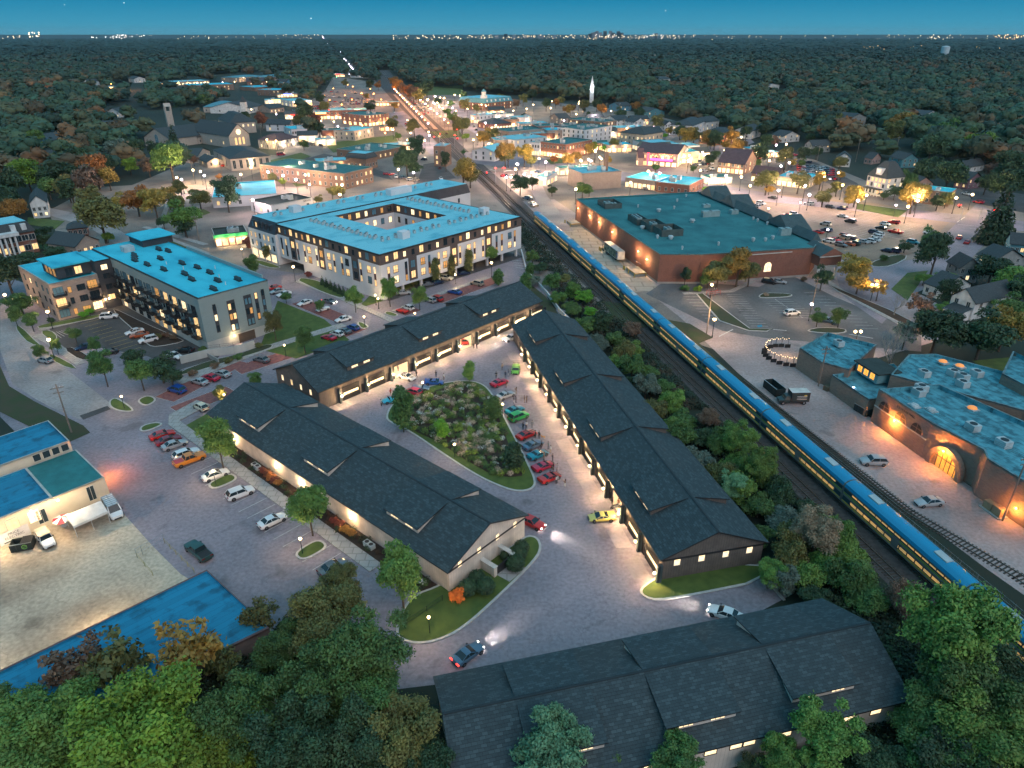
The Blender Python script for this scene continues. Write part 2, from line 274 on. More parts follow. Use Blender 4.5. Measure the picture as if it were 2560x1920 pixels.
# brick-paved bays along the street
def bays(p0,p1,depth,n,side):
    p0,p1=Vector(p0[:2]),Vector(p1[:2]);u=(p1-p0).normalized();v=Vector((-u.y,u.x))*side
    sheet('parking_bay_pavers',[p0,p1,p1+v*depth,p0+v*depth],.045,m_paver,thick=.03)
    b=MB();L=(p1-p0).length
    for i in range(n+1):
        c=p0+u*(L*i/n);b.prism([c-u*.08,c+u*.08,c+u*.08+v*depth,c-u*.08+v*depth],0,.004)
    for d in(0,depth):b.prism([p0+v*(d-.1),p1+v*(d-.1),p1+v*(d+.1),p0+v*(d+.1)],0,.004)
    o=b.ob('bay_lines',m_line,loc=(0,0,.079));o['kind']='structure'
st0=q(4,1160,1240);
bays(q(7,1000,85),q(4,1480,1075),5.6,6,-1);bays(q(4,1490,1130),q(4,1870,1010),5.2,5,-1)
bays(q(7,1170,200),q(7,1530,60),5.2,5,1);bays(q(13,870,620),q(13,1450,860),5.2,8,1);bays(q(14,900,970),q(14,1700,690),5.2,10,-1);bays(q(14,440,1130),q(14,640,1060),5,3,-1);bays(q(13,1190,1070),q(13,1690,880),5.2,6,-1)
# streets and lots between the shops
for n,p,m in(('street',DP(100,448,210,470,330,540,560,640,530,665,300,560,190,490,95,462),m_conr),('street',DP(560,372,700,332,730,338,830,372,850,390,700,352,600,385,520,400,505,392),m_asphd),('church_lot',DP(565,350,660,338,690,345,600,368,555,366),m_asphd),('tower_lot',DP(915,355,950,350,985,385,900,398),m_asphd),('station_road',DP(840,245,870,240,935,300,960,330,930,335,900,300),m_asph),('station_lot',DP(950,225,985,222,1060,262,1090,300,1060,305,1010,280),m_asph),('street',DP(1000,330,1060,325,1200,345,1300,365,1440,385,1440,400,1280,385,1100,365,1010,350),m_asph),('street',DP(1120,355,1150,350,1180,420,1240,500,1190,500),m_conr),('shop_lot',DP(1640,330,1760,350,1850,395,1800,400,1700,370,1620,350),m_asphd),('cafe_lot',DP(1760,350,1850,395,1880,420,1830,425),m_asphd),('street',DP(1440,330,1530,320,1620,300,1630,308,1540,340,1470,352),m_asph),('junction_lot',DP(2060,395,2212,420,2212,460,2110,440),m_asphd)):sheet(n,p,.052,m)
for n,p in(('green_verge',DP(385,470,440,452,455,460,400,480)),('green_verge',DP(480,585,500,578,560,612,545,618)),('green_verge',DP(330,515,345,510,460,560,440,565)),('green_verge',DP(930,285,990,280,1000,295,950,300)),('green_verge',DP(1180,345,1230,340,1240,350,1190,355)),('green_verge',DP(1850,440,1960,455,1940,470,1850,452)),('green_verge',DP(630,395,660,390,665,398,640,403)),('green_verge',DP(1150,275,1210,280,1180,290)),('corner_grass',DP(0,520,60,500,110,530,40,560)),('corner_grass',DP(60,470,140,478,120,495,60,485))):sheet(n,p,.06,m_grass,thick=.05)
# painted lines
def lines(name,segs,mat=None,w=.11,z=.062):
    b=MB()
    for a,c in segs:
        a,c=Vector(a[:2]),Vector(c[:2]);u=(c-a).normalized();v=Vector((-u.y,u.x))*w/2;b.prism([a+v,c+v,c-v,a-v],0,.004)
    o=b.ob(name,mat or m_line,loc=(0,0,z));o['kind']='structure'
lines('stall_lines',[(FB.w(x,5.2),FB.w(x,10.4)) for x in[16.1,18.8,21.5]+[26.8+2.69*i for i in range(8)]+[51.8+2.69*i for i in range(10)]])
u1=(q(6,600,680)-q(6,700,760)).normalized()
for a,b,n in(((300,660),(470,880),14),((610,690),(790,810),8),):
    A,B=q(6,*a),q(6,*b);d=(B-A)
    lines('stall_lines',[(A+d*i/n,A+d*i/n+Vector((4.6,-.3,0))) for i in range(n+1)]+([(A,B)] if n==8 else[]))
    if n==8:lines('stall_lines',[(A+d*i/n,A+d*i/n-Vector((4.6,-.3,0))) for i in range(n+1)])
lines('stall_lines',[(q(6,900+i*34,650+i*21),q(6,900+i*34,650+i*21)+Vector((-4.8,.3,0))) for i in range(12)]);lines('stall_lines',[(q(6,20+i*20,672+i*20),q(6,20+i*20,672+i*20)+Vector((4.6,-.3,0))) for i in range(8)])
for r0,r1,n in(((660,130),(1010,20),0),):
    pass
lotdir=(q(6,1435,268)-q(6,1340,250)).normalized()
lotn=Vector((-lotdir.y,lotdir.x,0))
for (x,y),n in(((930,330),16),((1190,300),15),((860,190),12),((1130,180),14),((700,90),10),((1350,290),12)):
    A=q(6,x,y)
    lines('stall_lines',[(A+lotn*2.7*i-lotdir*5,A+lotn*2.7*i+lotdir*5) for i in range(n)],m_line,.14)
lines('stall_lines',[(q(4,640+i*27,818+i*18),q(4,640+i*27,818+i*18)+FE.w(0,5)-FE.w(0,0)) for i in range(12)],m_yline);lines('hatching',[(q(4,330+i*16,905-i*3),q(4,375+i*20,950-i*10)) for i in range(8)])
lines('road_edge_line',[(q(6,250,930),q(6,340,885)),(q(6,600,885),q(6,685,892)),(q(6,1085,915),q(6,1240,942))],w=.35)
lines('crossing_lines',[(q(27,775,165),q(27,835,125)),(q(27,780,180),q(27,930,195)),(q(27,870,210),q(27,950,220)),(q(23,1030,690),q(23,1120,660)),(q(5,1110,440),q(5,1190,445)),(q(5,1115,455),q(5,1195,462)),(q(5,1120,470),q(5,1195,478)),(q(5,1130,485),q(5,1195,495))],w=.3)
sheet('handicap_mark',[q(6,495,860),q(6,525,855),q(6,530,868),q(6,500,872)],.066,M('blue_paint',(.02,.25,.4),.7))
# door light pools: lamplight painted as paler paving in front of every door
b=MB()
for k in range(-2,10):b.prism([FA.w(-5.6-7.17*k+a,c)[:2] for a,c in((-.3,-3.2),(4.5,-3.2),(4.7,-.1),(-.5,-.1))],0,.004)
for k in range(12):b.prism([FC.w(.9+7.2*k+a,c)[:2] for a,c in((-.2,.9),(5.0,.9),(4.5,3.6),(.3,3.6))],0,.004)
o=b.ob('door_light_pools',M('light_pool_paving',(.36,.31,.32),.85,c2=(.25,.225,.235),sc=.15,det=9,worn=.6),loc=(0,0,.03));o['kind']='structure'
# rails and sleepers
b=MB();s=MB()
def track(c):
    pts=[FG.w(x,y) for x,y in c]
    for i in range(len(pts)-1):
        a,d=pts[i],pts[i+1];u=(d-a).normalized();v=Vector((-u.y,u.x,0))
        for sd in(-.72,.72):
            p0=a+v*sd;p1=d+v*sd;w=v*.04
            b.add([p0-w,p0+w,p1+w,p1-w]+[p+Vector((0,0,.17)) for p in(p0-w,p0+w,p1+w,p1-w)],[(4,5,6,7),(0,4,7,3),(1,2,6,5),(0,1,5,4),(3,7,6,2)])
        L=(d-a).length;k=0.
        while k<L and (a+u*k).y<420:
            c0=a+u*k
            s.prism([(c0+u*e*.12+v*f*1.3)[:2] for e,f in((-1,-1),(1,-1),(1,1),(-1,1))],.0,.07);k+=.62
track([(-230,17.3),(-60,17),(100,16.6),(330,15),(700,9),(1500,-15)]);track([(-230,21.8),(-60,21.4),(100,20.8),(330,19.2),(700,13),(1500,-11)]);track([(-190,-1),(-138,3.8),(-121,8.2),(-70,10.2)])
o=b.ob('rails',M('rail_steel',(.3,.25,.22),.35,metal=.7),loc=(0,0,.1));o['kind']='structure'
o=s.ob('sleepers',M('sleeper_wood',(.07,.055,.045),.9),loc=(0,0,.035));o['kind']='structure'
sheet('station_platform',[FG.w(x,y) for x,y in((420,15.6),(800,10.2),(800,7),(420,12.4))],.05,M('platform_concrete',(.45,.36,.28),.85),thick=.3)
sheet('station_platform',[FG.w(x,y) for x,y in((420,20.7),(800,15.2),(800,18.2),(420,23.7))],.05,MT['platform_concrete'],thick=.3)
far=[q(2,110,500),q(2,20,380),q(1,2140,330),q(1,2092,268),q(1,2072,232)]
strip('highway',far,22,.06,M('highway_concrete',(.32,.27,.25),.85))
# ================= GARAGES
m_shin=M('asphalt_shingles',(.085,.125,.135),.85,c2=(.032,.05,.057),pat='shingle',ps=(.62,.33),c3=(.016,.024,.03),sc=1.6,bump=.6)
m_sidd=M('dark_board_siding',(.15,.125,.11),.75,pat='boards',ps=(.42,.12),c3=(.085,.07,.065),sc=.8);m_sidb=M('beige_board_siding',(.74,.64,.55),.75,pat='boards',ps=(.5,.1),c3=(.55,.47,.4),sc=.5)
m_panel=M('garage_door_panel',(.035,.03,.028),.5,sc=2);m_cream=M('cream_trim',(.66,.6,.54),.7)
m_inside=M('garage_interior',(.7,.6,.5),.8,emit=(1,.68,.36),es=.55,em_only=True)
def window(name,parent,fr_w,fr_h,mat,frame=m_dark,depth=.06,bars=1):
    b=MB();w,h=fr_w/2,fr_h;t=.06 if fr_w>.6 else .04
    b.box(-w,w,-.02,depth,0,t);b.box(-w,w,-.02,depth,h-t,h);b.box(-w,-w+t,-.02,depth,t,h-t);b.box(w-t,w,-.02,depth,t,h-t)
    for i in range(bars):
        x=-w+fr_w*(i+1)/(bars+1);b.box(x-.025,x+.025,-.01,depth-.01,t,h-t)
    b.quad((-w+t,.0,t),(w-t,.0,t),(w-t,.0,h-t),(-w+t,.0,h-t),1)
    return b.mesh(name,[frame,mat])
WIN={}
def put_win(parent,x,y,z,rot,w,h,mat,frame=None,bars=1,name='window'):
    # rot: angle of outward normal minus 90 deg handled: local +y of the window points outwards
    key=(round(w,2),round(h,2),mat.name,(frame or m_dark).name,bars)
    if key not in WIN:WIN[key]=window(name,None,w,h,mat,frame or m_dark,bars=bars)
    return ob(name,WIN[key],parent,(x,y,z),rot)
PI=math.pi
def garage(name,fr,x0,x1,dep,side,ze,rise,wall,dorm,label,cheek,trim,dsides=(1,-1),glow=None):
    """frame x along ridge; building fills y from 0 to side*dep"""
    t=frame_thing(name,fr,label,'garage building')
    yc=side*dep/2;hw=dep/2;zr=ze+rise;ov=.55;sl=rise/(hw+ov)
    w=MB();y0,y1=sorted((0,side*dep));zw=ze+ov*sl-.12
    w.add([(x0,y0,0),(x1,y0,0),(x1,y0,zw),(x0,y0,zw)],[(0,1,2,3)]);w.add([(x1,y1,0),(x0,y1,0),(x0,y1,zw),(x1,y1,zw)],[(0,1,2,3)])
    for x,s in((x0,-1),(x1,1)):
        v=[(x,y0,0),(x,y1,0),(x,y1,zw),(x,yc,zr-.14),(x,y0,zw)];w.add(v,[(0,1,2,3,4) if s>0 else(4,3,2,1,0)])
    w.ob('wall',wall,t)
    # one mesh per roof: two slopes with thickness
    me=MB()
    for s in(1,-1):
        a=Vector((x0-.45,yc,zr));b_=Vector((x1+.45,yc,zr));c=Vector((x1+.45,yc+s*(hw+ov),ze));d=Vector((x0-.45,yc+s*(hw+ov),ze));th=Vector((0,0,.22))
        f=[(0,1,2,3),(7,6,5,4),(3,2,6,7),(0,3,7,4),(2,1,5,6)]
        if s>0:f=[g[::-1] for g in f]
        v=[a,b_,c,d,a-th,b_-th,c-th,d-th]
        me.add(v,f[:1],0);me.add(v,f[1:],1)
    rf=me.ob('roof',[m_shin,m_dark],t)
    rc=MB();rc.box(x0-.4,x1+.4,yc-.14,yc+.14,zr-.03,zr+.05);rc.ob('ridge_cap',m_dark,rf)
    if trim:
        tb=MB()
        for x,s in((x0,-1),(x1,1)):tb.box(x+min(0,s*.1),x+max(0,s*.1),y0,y1,zw-.75,zw-.5)
        tb.ob('trim_band',m_dark,t)
    # shed dormers
    for xa,xb in dorm:
        for s in dsides:
            fy=yc+s*(hw-1.75);zf0=zr-sl*(hw-1.75);ftop=zf0+1.12;run=hw-1.75
            ay=yc+s*.35;az=zr-sl*.35+.03;dsl=(az-ftop)/(run-.35)
            dm=MB();o2=.35
            def zz(y):return az-dsl*(abs(y-yc)-.35)
            ye=fy+s*o2
            v=[(xa-.3,ay,az),(xb+.3,ay,az),(xb+.3,ye,zz(ye)+.05),(xa-.3,ye,zz(ye)+.05)];v+=[(p[0],p[1],p[2]-.16) for p in v]
            ff=[(3,2,1,0),(4,5,6,7),(2,3,7,6),(3,0,4,7),(1,2,6,5)] if s>0 else[(0,1,2,3),(7,6,5,4),(6,7,3,2),(7,4,0,3),(5,6,2,1)]
            dm.add(v,ff[:1],0);dm.add(v,ff[1:],2)
            # face and cheeks
            zt=zz(fy)-.1
            for xx,sg in((xa,-1),(xb,1)):
                dm.add([(xx,fy,zf0-.2),(xx,fy,zt),(xx,ay,az-.1)],[(0,1,2)],1)
            dm.add([(xa,fy,zf0-.2),(xb,fy,zf0-.2),(xb,fy,zt),(xa,fy,zt)],[(0,1,2,3)],1)
            do=dm.ob('dormer',[m_shin,cheek,m_dark],t)
            wd=xb-xa
            for fx in(.27,.73):put_win(do,xa+wd*fx,fy+s*.015,zf0+.22,0 if s>0 else PI,1.75,.72,m_lit2,m_cream,bars=2)
    # down pipes
    for x in(x0+.2,x1-.2):
        for y,s in((y0,-1),(y1,1)):
            MB().tube((x,y+s*.08,0),(x,y+s*.08,zw),.05,n=5).ob('downpipe',wall,t)
    return t
BAYD={}
def bay(t,x,y,s,opened=False,h=3.1,w=4.1,zlamp=1.9,lamp_dx=-.75,lp=True):
    """garage door from x to x+w on wall plane y, facing s (-1 => -y)"""
    rot=0 if s>0 else PI
    key=('closed',w,h)
    if key not in BAYD:
        b=MB();n=5
        for i in range(n):
            if i!=2:b.box(0,w,-.03,.06,i*h/n+.015,(i+1)*h/n-.015)
        for i in range(2,8):
            pass
        BAYD[key]=b.mesh('garage_door',m_panel)
        g=MB()
        for i in range(4):g.box(.12+i*(w-.1)/4,(i+1)*(w-.1)/4,-.03,.05,2*h/n+.04,3*h/n-.04)
        BAYD['strip']=g.mesh('door_window_strip',m_lit2)
        f=MB();f.box(-.18,0,0,.14,0,h+.18);f.box(w,w+.18,0,.14,0,h+.18);f.box(0,w,0,.14,h,h+.18);BAYD['frame']=f.mesh('door_frame',m_dark)
        d=MB();d.box(0,1.05,0,.09,.05,2.2);d.box(.85,.92,.09,.14,1.05,1.15);BAYD['man']=d.mesh('side_door',m_dark)
        p=MB();p.box(0,.4,0,.8,0,h+.3);BAYD['pil']=p.mesh('pilaster',t.children[0].data.materials[0])
        l=MB();l.box(-.1,.1,0,.16,-.2,.2,0);l.ball((0,.22,0),.2,1,8,6);BAYD['lamp']=l.mesh('wall_lamp',[m_dark,m_bulb])
    xx=x if s>0 else x+w
    sg=1 if s>0 else -1
    if not opened:
        d=ob('garage_door',BAYD[key],t,(xx,y+s*.03,0),rot);ob('window_strip',BAYD['strip'],d,(0,.012,0))
    ob('door_frame',BAYD['frame'],t,(xx,y,0),rot)
    ob('side_door',BAYD['man'],t,(x+w+.75+(0 if s>0 else 1.05),y,0),rot)
    ob('pilaster',BAYD['pil'],t,(x-.55+(0 if s>0 else .38)-.9,y,0),rot)
    if lp:
        L=ob('wall_lamp',BAYD['lamp'],t,(x-.9-.55+.39 if s<0 else x-.9-.55+.39,y+s*.8,zlamp),rot);light('lamp_glow','POINT',(0,.6,.1),800,WARM,L,.12)
# A: dark garage along the street; C: by the railway; B: beige in front; D: nearest
dA=[(-17.8-21.1*i,-10.6-21.1*i) for i in range(3)]
gA=garage('shingled_garage',FA,-69.,5.,16.4,1,4.6,3.9,m_sidd,dA,'long dark shingled garage row with lit doors along the far side of the court',m_sidd,False)
for k in range(-1,9):
    op=k in(3,6);bay(gA,-5.6-7.17*k,0,-1,op)
gC=garage('shingled_garage',FC,0,92,16.4,-1,4.3,3.6,m_sidd,[(8.6,15.6),(31,38),(53.6,60.8),(76.2,83.4)],'long dark shingled garage row beside the railway with a row of wall lamps',m_sidd,True)
for k in range(12):bay(gC,.9+7.2*k,0.02,1,k==2)
gB=garage('shingled_garage',FB,0,68.6,16.6,-1,4.3,3.6,m_sidb,[(8.3,15.6),(30.9,38.1),(53,60.2)],'beige sided shingled garage between the left parking lot and the planted island',m_cream,True)
gD=garage('shingled_garage',Fr(FD.w(0,-.5),14.),.5,51.6,15.2,-1,5.,3.7,m_sidb,[(8.2,15.9),(22.9,31),(37.9,45.8)],'big dark roofed garage at the bottom edge with pale walls and stepped roof',m_cream,False)
# openings in A and C: lit garage boxes let into the wall
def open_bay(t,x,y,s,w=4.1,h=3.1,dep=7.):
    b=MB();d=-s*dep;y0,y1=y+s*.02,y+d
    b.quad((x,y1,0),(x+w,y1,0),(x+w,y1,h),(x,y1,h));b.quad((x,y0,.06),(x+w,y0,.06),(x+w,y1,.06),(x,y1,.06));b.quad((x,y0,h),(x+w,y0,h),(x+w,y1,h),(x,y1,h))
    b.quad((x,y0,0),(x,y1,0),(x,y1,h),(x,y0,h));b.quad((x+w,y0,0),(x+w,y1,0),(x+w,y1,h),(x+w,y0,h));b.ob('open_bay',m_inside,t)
def cut_wall(t,y,spans,h=3.1):
    # rebuild the wall mesh with door openings
    w=next(c for c in t.children if c.name.startswith('wall'));me=w.data
    P=[tuple(v.co) for v in me.vertices];fs=[list(p.vertices) for p in me.polygons];b=MB()
    for f in fs:
        vs=[P[i] for i in f]
        if len(vs)==4 and all(abs(v[1]-y)<.01 for v in vs):
            xs=sorted({v[0] for v in vs});zt=max(v[2] for v in vs);fl=vs[0][0]>vs[1][0];cur=xs[0]
            def seg(a,c,z0,z1):
                v=[(a,y,z0),(c,y,z0),(c,y,z1),(a,y,z1)];b.add(v,[(0,1,2,3)] if not fl else[(3,2,1,0)])
            for a,c in sorted(spans):
                seg(cur,a,0,zt);seg(a,c,h,zt);cur=c
            seg(cur,xs[-1],0,zt)
        else:b.add(vs,[tuple(range(len(vs)))])
    w.data=b.mesh('wall',me.materials[0])
sA=[(-5.6-7.17*k,-5.6-7.17*k+4.1) for k in(3,6)];cut_wall(gA,0,sA);sC=[(15.3,19.4)];cut_wall(gC,0,sC)
for a,c in sA:open_bay(gA,a,0,-1);light('bay_light','POINT',((a+c)/2,2.2,2.7),160,WHITE,gA,.3)
for a,c in sC:open_bay(gC,a,0,1);light('bay_light','POINT',((a+c)/2,-2.2,2.7),200,WHITE,gC,.3)
# gable windows
for i in range(4):
    put_win(gB,-.02,-2.2-i*4.0,3.35,PI/2,.85,1.15,m_lit2,m_cream,0);put_win(gC,-.02,-2.4-i*3.9,1.7 if 0 else 2.5,PI/2,1.05,1.2,m_lit2,m_cream,0)
    put_win(gA,-69.02,3.0+i*3.6,2.7,PI/2,.8,1.35,m_lit2 if i!=2 else m_lit,m_cream,0)
for x in(3.,6.,12.,20,27,30,31.6,36,44,47.5):put_win(gD,x+.4,-15.24,3.3,PI,1.5,1.0,m_lit2,m_dark,0)
for x,z in((59.4,2.1),(44.6,2.1),(37,2.1),(22.5,2.1)):
    L=ob('wall_lamp',BAYD['lamp'],gB,(x,.02,z));light('lamp_glow','POINT',(0,.7,.1),460,WARM,L,.12)
MB().box(-.25,.25,-.25,.25,0,.35).ob('roof_vent',m_hvac,gB,loc=(38.5,-4.6,6.1))
# bin enclosure at the gable of B
t=frame_thing('bin_enclosure',FB,'low walled bin enclosure with dark gate on the beige garage gable','enclosure')
b=MB();b.box(-2.3,0,-6.9,-6.5,0,1.9);b.box(-2.3,0,-10.9,-10.5,0,1.9);b.box(-2.9,-2.3,-7.,-6.4,0,1.95);b.box(-2.9,-2.3,-11,-10.4,0,1.95);b.ob('side_wall',m_sidb,t)
b=MB();b.box(-2.75,-2.6,-10.4,-7.,.1,1.7);b.ob('gate',m_dark,t);b=MB();b.box(-3,0.,-7.1,-6.3,1.96,2.05);b.box(-3,0.,-11.1,-10.3,1.96,2.05);b.ob('coping',m_cream,t)
sheet('enclosure_slab',[FB.w(x,y) for x,y in((-5.2,-7.2),(-2.3,-7),(-2.3,-10.6),(-5,-11))],.22,m_walk)
# air-conditioning unit by B
def ac_unit(p,rz,label):
    t=thing('condenser_unit',p,rz,label,'air conditioner');MB().box(-1,1,-.45,.45,0,.9).ob('casing',m_hvac,t)
    b=MB()
    for x in(-.5,.5):b.tube((x,0,.9),(x,0,.93),.36,n=12)
    b.ob('fan_grille',m_dark,t)
ac_unit(FB.w(49.8,1.5,.1),FB.a,'white twin fan condenser beside the beige wall in the left planting strip')
ac_unit(FB.w(16.5,1.5,.1),FB.a,'white twin fan condenser near the gable end of the beige garage')
# ================= PEOPLE
def build_person(pose):
    J={'pel':(0,0,.95,.13),'chest':(0,.0,1.28,.155),'neck':(0,.01,1.47,.055),'head':(0,.02,1.62,.1),'top':(0,.01,1.74,.07)}
    E_=[('pel','chest'),('chest','neck'),('neck','head'),('head','top')]
    st={'stand':0,'lean':.06,'walk':.28,'photo':.03}[pose]
    for s,n in((1,'l'),(-1,'r')):
        J['hip'+n]=(s*.1,0,.88,.1);J['kn'+n]=(s*.11,s*st*.5+.02,.48,.065);J['an'+n]=(s*.11,s*st-.03,.08,.045);J['toe'+n]=(s*.13,s*st+.17,.045,.04)
        J['sh'+n]=(s*.2,0,1.4,.065)
        if pose=='photo':J['el'+n]=(s*.24,.12,1.18,.048);J['wr'+n]=(s*.1,.36,1.32,.034);J['ha'+n]=(s*.06,.43,1.36,.036)
        elif pose=='walk':J['el'+n]=(s*.27,-s*.08,1.13,.048);J['wr'+n]=(s*.26,-s*.16+.1,.9,.034);J['ha'+n]=(s*.26,-s*.16+.14,.8,.036)
        elif pose=='lean':J['el'+n]=(s*.3,-.06,1.14,.048);J['wr'+n]=(s*.16,.1,1.0,.034);J['ha'+n]=(s*.12,.15,.97,.036)
        else:J['el'+n]=(s*.26,-.02,1.12,.048);J['wr'+n]=(s*.27,.05,.88,.034);J['ha'+n]=(s*.26,.07,.78,.036)
        E_+=[('pel','hip'+n),('hip'+n,'kn'+n),('kn'+n,'an'+n),('an'+n,'toe'+n),('chest','sh'+n),('sh'+n,'el'+n),('el'+n,'wr'+n),('wr'+n,'ha'+n)]
        hx,hy,hz,_=J['ha'+n];d=(Vector(J['ha'+n][:3])-Vector(J['wr'+n][:3])).normalized();sd=d.cross(Vector((s,0,.3))).normalized()
        for k in range(4):
            o=sd*(k-1.5)*.02;ln=(.07,.085,.08,.06)[k];J[f'f{n}{k}']=(*(Vector((hx,hy,hz))+d*.05+o),.0095);J[f'g{n}{k}']=(*(Vector((hx,hy,hz))+d*(.05+ln)+o+Vector((-s*.02,0,0))),.0075)
            E_+=[('ha'+n,f'f{n}{k}'),(f'f{n}{k}',f'g{n}{k}')]
        J['th'+n]=(*(Vector((hx,hy,hz))+sd*.05+d*.02),.01);E_.append(('ha'+n,'th'+n))
    ks=list(J);me=bpy.data.meshes.new('skel');me.from_pydata([J[k][:3] for k in ks],[(ks.index(a),ks.index(b)) for a,b in E_],[])
    o=bpy.data.objects.new('skel',me);C.objects.link(o);md=o.modifiers.new('s','SKIN');o.modifiers.new('u','SUBSURF').levels=1
    for i,k in enumerate(ks):
        me.skin_vertices[0].data[i].radius=(J[k][3],J[k][3]*(.72 if k in('pel','chest') else 1));me.skin_vertices[0].data[i].use_root=(k=='pel')
    dg=bpy.context.evaluated_depsgraph_get();m2=bpy.data.meshes.new_from_object(o.evaluated_get(dg));bpy.data.objects.remove(o)
    for n in('skin','shirt','trousers','shoes'):m2.materials.append(M('person_'+n,{'skin':(.45,.28,.2),'shirt':(.3,.3,.32),'trousers':(.04,.045,.06),'shoes':(.03,.03,.03)}[n],.8))
    ids=[]
    for p in m2.polygons:
        c=p.center;ids.append(0 if c.z>1.47 else 3 if c.z<.1 else 2 if c.z<.93 and abs(c.x)<.2 else 1)
        hd=min((c-Vector(J['ha'+n][:3])).length for n in 'lr')
        if hd<.13:ids[-1]=0
    m2.polygons.foreach_set('material_index',ids);m2.polygons.foreach_set('use_smooth',[True]*len(ids));m2.name='person_body';return m2
PP={}
for ps in('stand','lean','walk','photo'):PP[ps]=build_person(ps)
hb=MB();hb.ball((0,-.005,1.685),.112,0,10,6,.92)
h2=MB();h2.ball((0,-.005,1.685),.114,0,10,6,.92);h2.tube((0,-.07,1.68),(0,-.1,1.38),.1,.06,8)
HAIR=[hb.mesh('hair',M('hair_dark',(.03,.022,.018),.7),60),h2.mesh('long_hair',MT['hair_dark'],60)]
# face features: nose and eyes as one small child
fb=MB();fb.box(-.014,.014,.108,.14,1.585,1.625);
for s in(-1,1):fb.ball((s*.036,.107,1.645),.013,1,5,4);fb.box(s*.1-.012 if s>0 else -.112,s*.1+.012 if s>0 else -.088,-.01,.03,1.6,1.66)
fb.box(-.025,.025,.1,.112,1.555,1.566,2);FACE=fb.mesh('face',[M('person_skin2',(.45,.28,.2),.7),m_black,M('lip',(.3,.1,.09),.7)])
SH={'black':(.018,.018,.02),'white':(.6,.6,.58),'grey':(.2,.2,.21),'brown':(.16,.08,.045),'navy':(.02,.03,.07),'green':(.03,.11,.07),'red':(.4,.05,.03),'tan':(.4,.27,.17),'orange':(.45,.16,.06)}
def person(n,x,y,shirt,trou,rz,pose,hair=0,adj=None,fr=None):
    p=q(n,x,y,.03);t=thing('person',(p.x,p.y,.045),math.radians(rz))
    b=ob('body',PP[pose],t);
    setmat(b,1,M('cloth_'+shirt,SH[shirt],.85));setmat(b,2,M('cloth_'+trou,SH[trou],.85));ob('hair',HAIR[hair],t);ob('face',FACE,t)
    auto(t,adj or f'person in {shirt} top, {trou} trousers, '+{'stand':'standing','lean':'arms folded','walk':'walking','photo':'raising phone'}[pose],'person','people looking at the parked cars')
for a in((15,1463,470,'black','black',30,'stand'),(15,1503,472,'black','navy',-40,'lean'),(15,730,836,'black','navy',60,'walk'),(15,980,840,'black','navy',160,'photo'),(15,1080,872,'white','black',120,'stand'),(15,400,1072,'red','brown',-140,'walk',1),(15,275,1212,'white','black',-60,'stand'),
 (15,1828,745,'tan','navy',200,'stand'),(15,1752,852,'black','black',180,'lean'),(15,1870,845,'navy','navy',160,'stand'),(15,1908,824,'navy','white',-90,'stand'),(16,338,458,'brown','brown',100,'stand'),(16,466,540,'brown','tan',90,'photo',1),(16,436,658,'black','white',100,'stand'),(16,462,652,'black','black',-100,'stand',1),
 (16,571,652,'brown','tan',-90,'stand'),(16,600,653,'brown','brown',90,'lean',1),(16,554,1000,'black','black',150,'stand'),(16,594,985,'white','black',190,'lean'),(16,670,976,'grey','grey',170,'stand'),(16,712,1105,'black','black',100,'lean'),(16,760,1112,'black','black',140,'stand'),
 (17,787,212,'black','black',100,'stand'),(17,876,222,'green','black',80,'lean'),(17,908,270,'white','tan',110,'stand'),(17,822,357,'tan','black',100,'stand',1),(17,934,380,'black','black',90,'photo'),(17,943,490,'black','black',100,'stand'),(17,990,506,'grey','black',80,'stand'),(17,980,668,'white','black',60,'lean'),(17,1000,655,'white','grey',100,'stand'),(17,1092,710,'brown','white',60,'photo',1),
 (17,1703,950,'black','tan',80,'photo'),(17,1776,960,'orange','tan',130,'stand'),(15,492,762,'grey','black',-30,'stand')):person(*a)
# dog
def dog(p,rz):
    V={'b0':(-.28,0,.42,.09),'b1':(0,0,.41,.11),'b2':(.25,0,.44,.13),'n':(.38,0,.56,.08),'h':(.46,0,.66,.085),'m':(.6,0,.63,.045),'t':(-.45,0,.55,.03)}
    E_=[('b0','b1'),('b1','b2'),('b2','n'),('n','h'),('h','m'),('b0','t')]
    for s,n in((1,'l'),(-1,'r')):
        V['fe'+n]=(.24,s*.09,.25,.045);V['ff'+n]=(.25,s*.09,.03,.032);V['hk'+n]=(-.2,s*.09,.3,.06);V['hh'+n]=(-.34,s*.09,.17,.034);V['hf'+n]=(-.29,s*.09,.03,.03);V['er'+n]=(.43,s*.07,.77,.022)
        E_+=[('b2','fe'+n),('fe'+n,'ff'+n),('b0','hk'+n),('hk'+n,'hh'+n),('hh'+n,'hf'+n),('h','er'+n)]
    ks=list(V);me=bpy.data.meshes.new('skel');me.from_pydata([V[k][:3] for k in ks],[(ks.index(a),ks.index(b)) for a,b in E_],[])
    o=bpy.data.objects.new('skel',me);C.objects.link(o);o.modifiers.new('s','SKIN');o.modifiers.new('u','SUBSURF').levels=1
    for i,k in enumerate(ks):me.skin_vertices[0].data[i].radius=(V[k][3],)*2;me.skin_vertices[0].data[i].use_root=(k=='b1')
    m2=bpy.data.meshes.new_from_object(o.evaluated_get(bpy.context.evaluated_depsgraph_get()));bpy.data.objects.remove(o);m2.materials.clear();m2.materials.append(M('dog_fur',(.5,.25,.07),.9,c2=(.36,.16,.04),sc=6))
    d=ob('dog',m2,None,(p.x,p.y,.04),rz);tag(d,'golden tan dog standing beside two people in black behind a parked coupe','dog')
dog(q(16,812,1112),2.9)
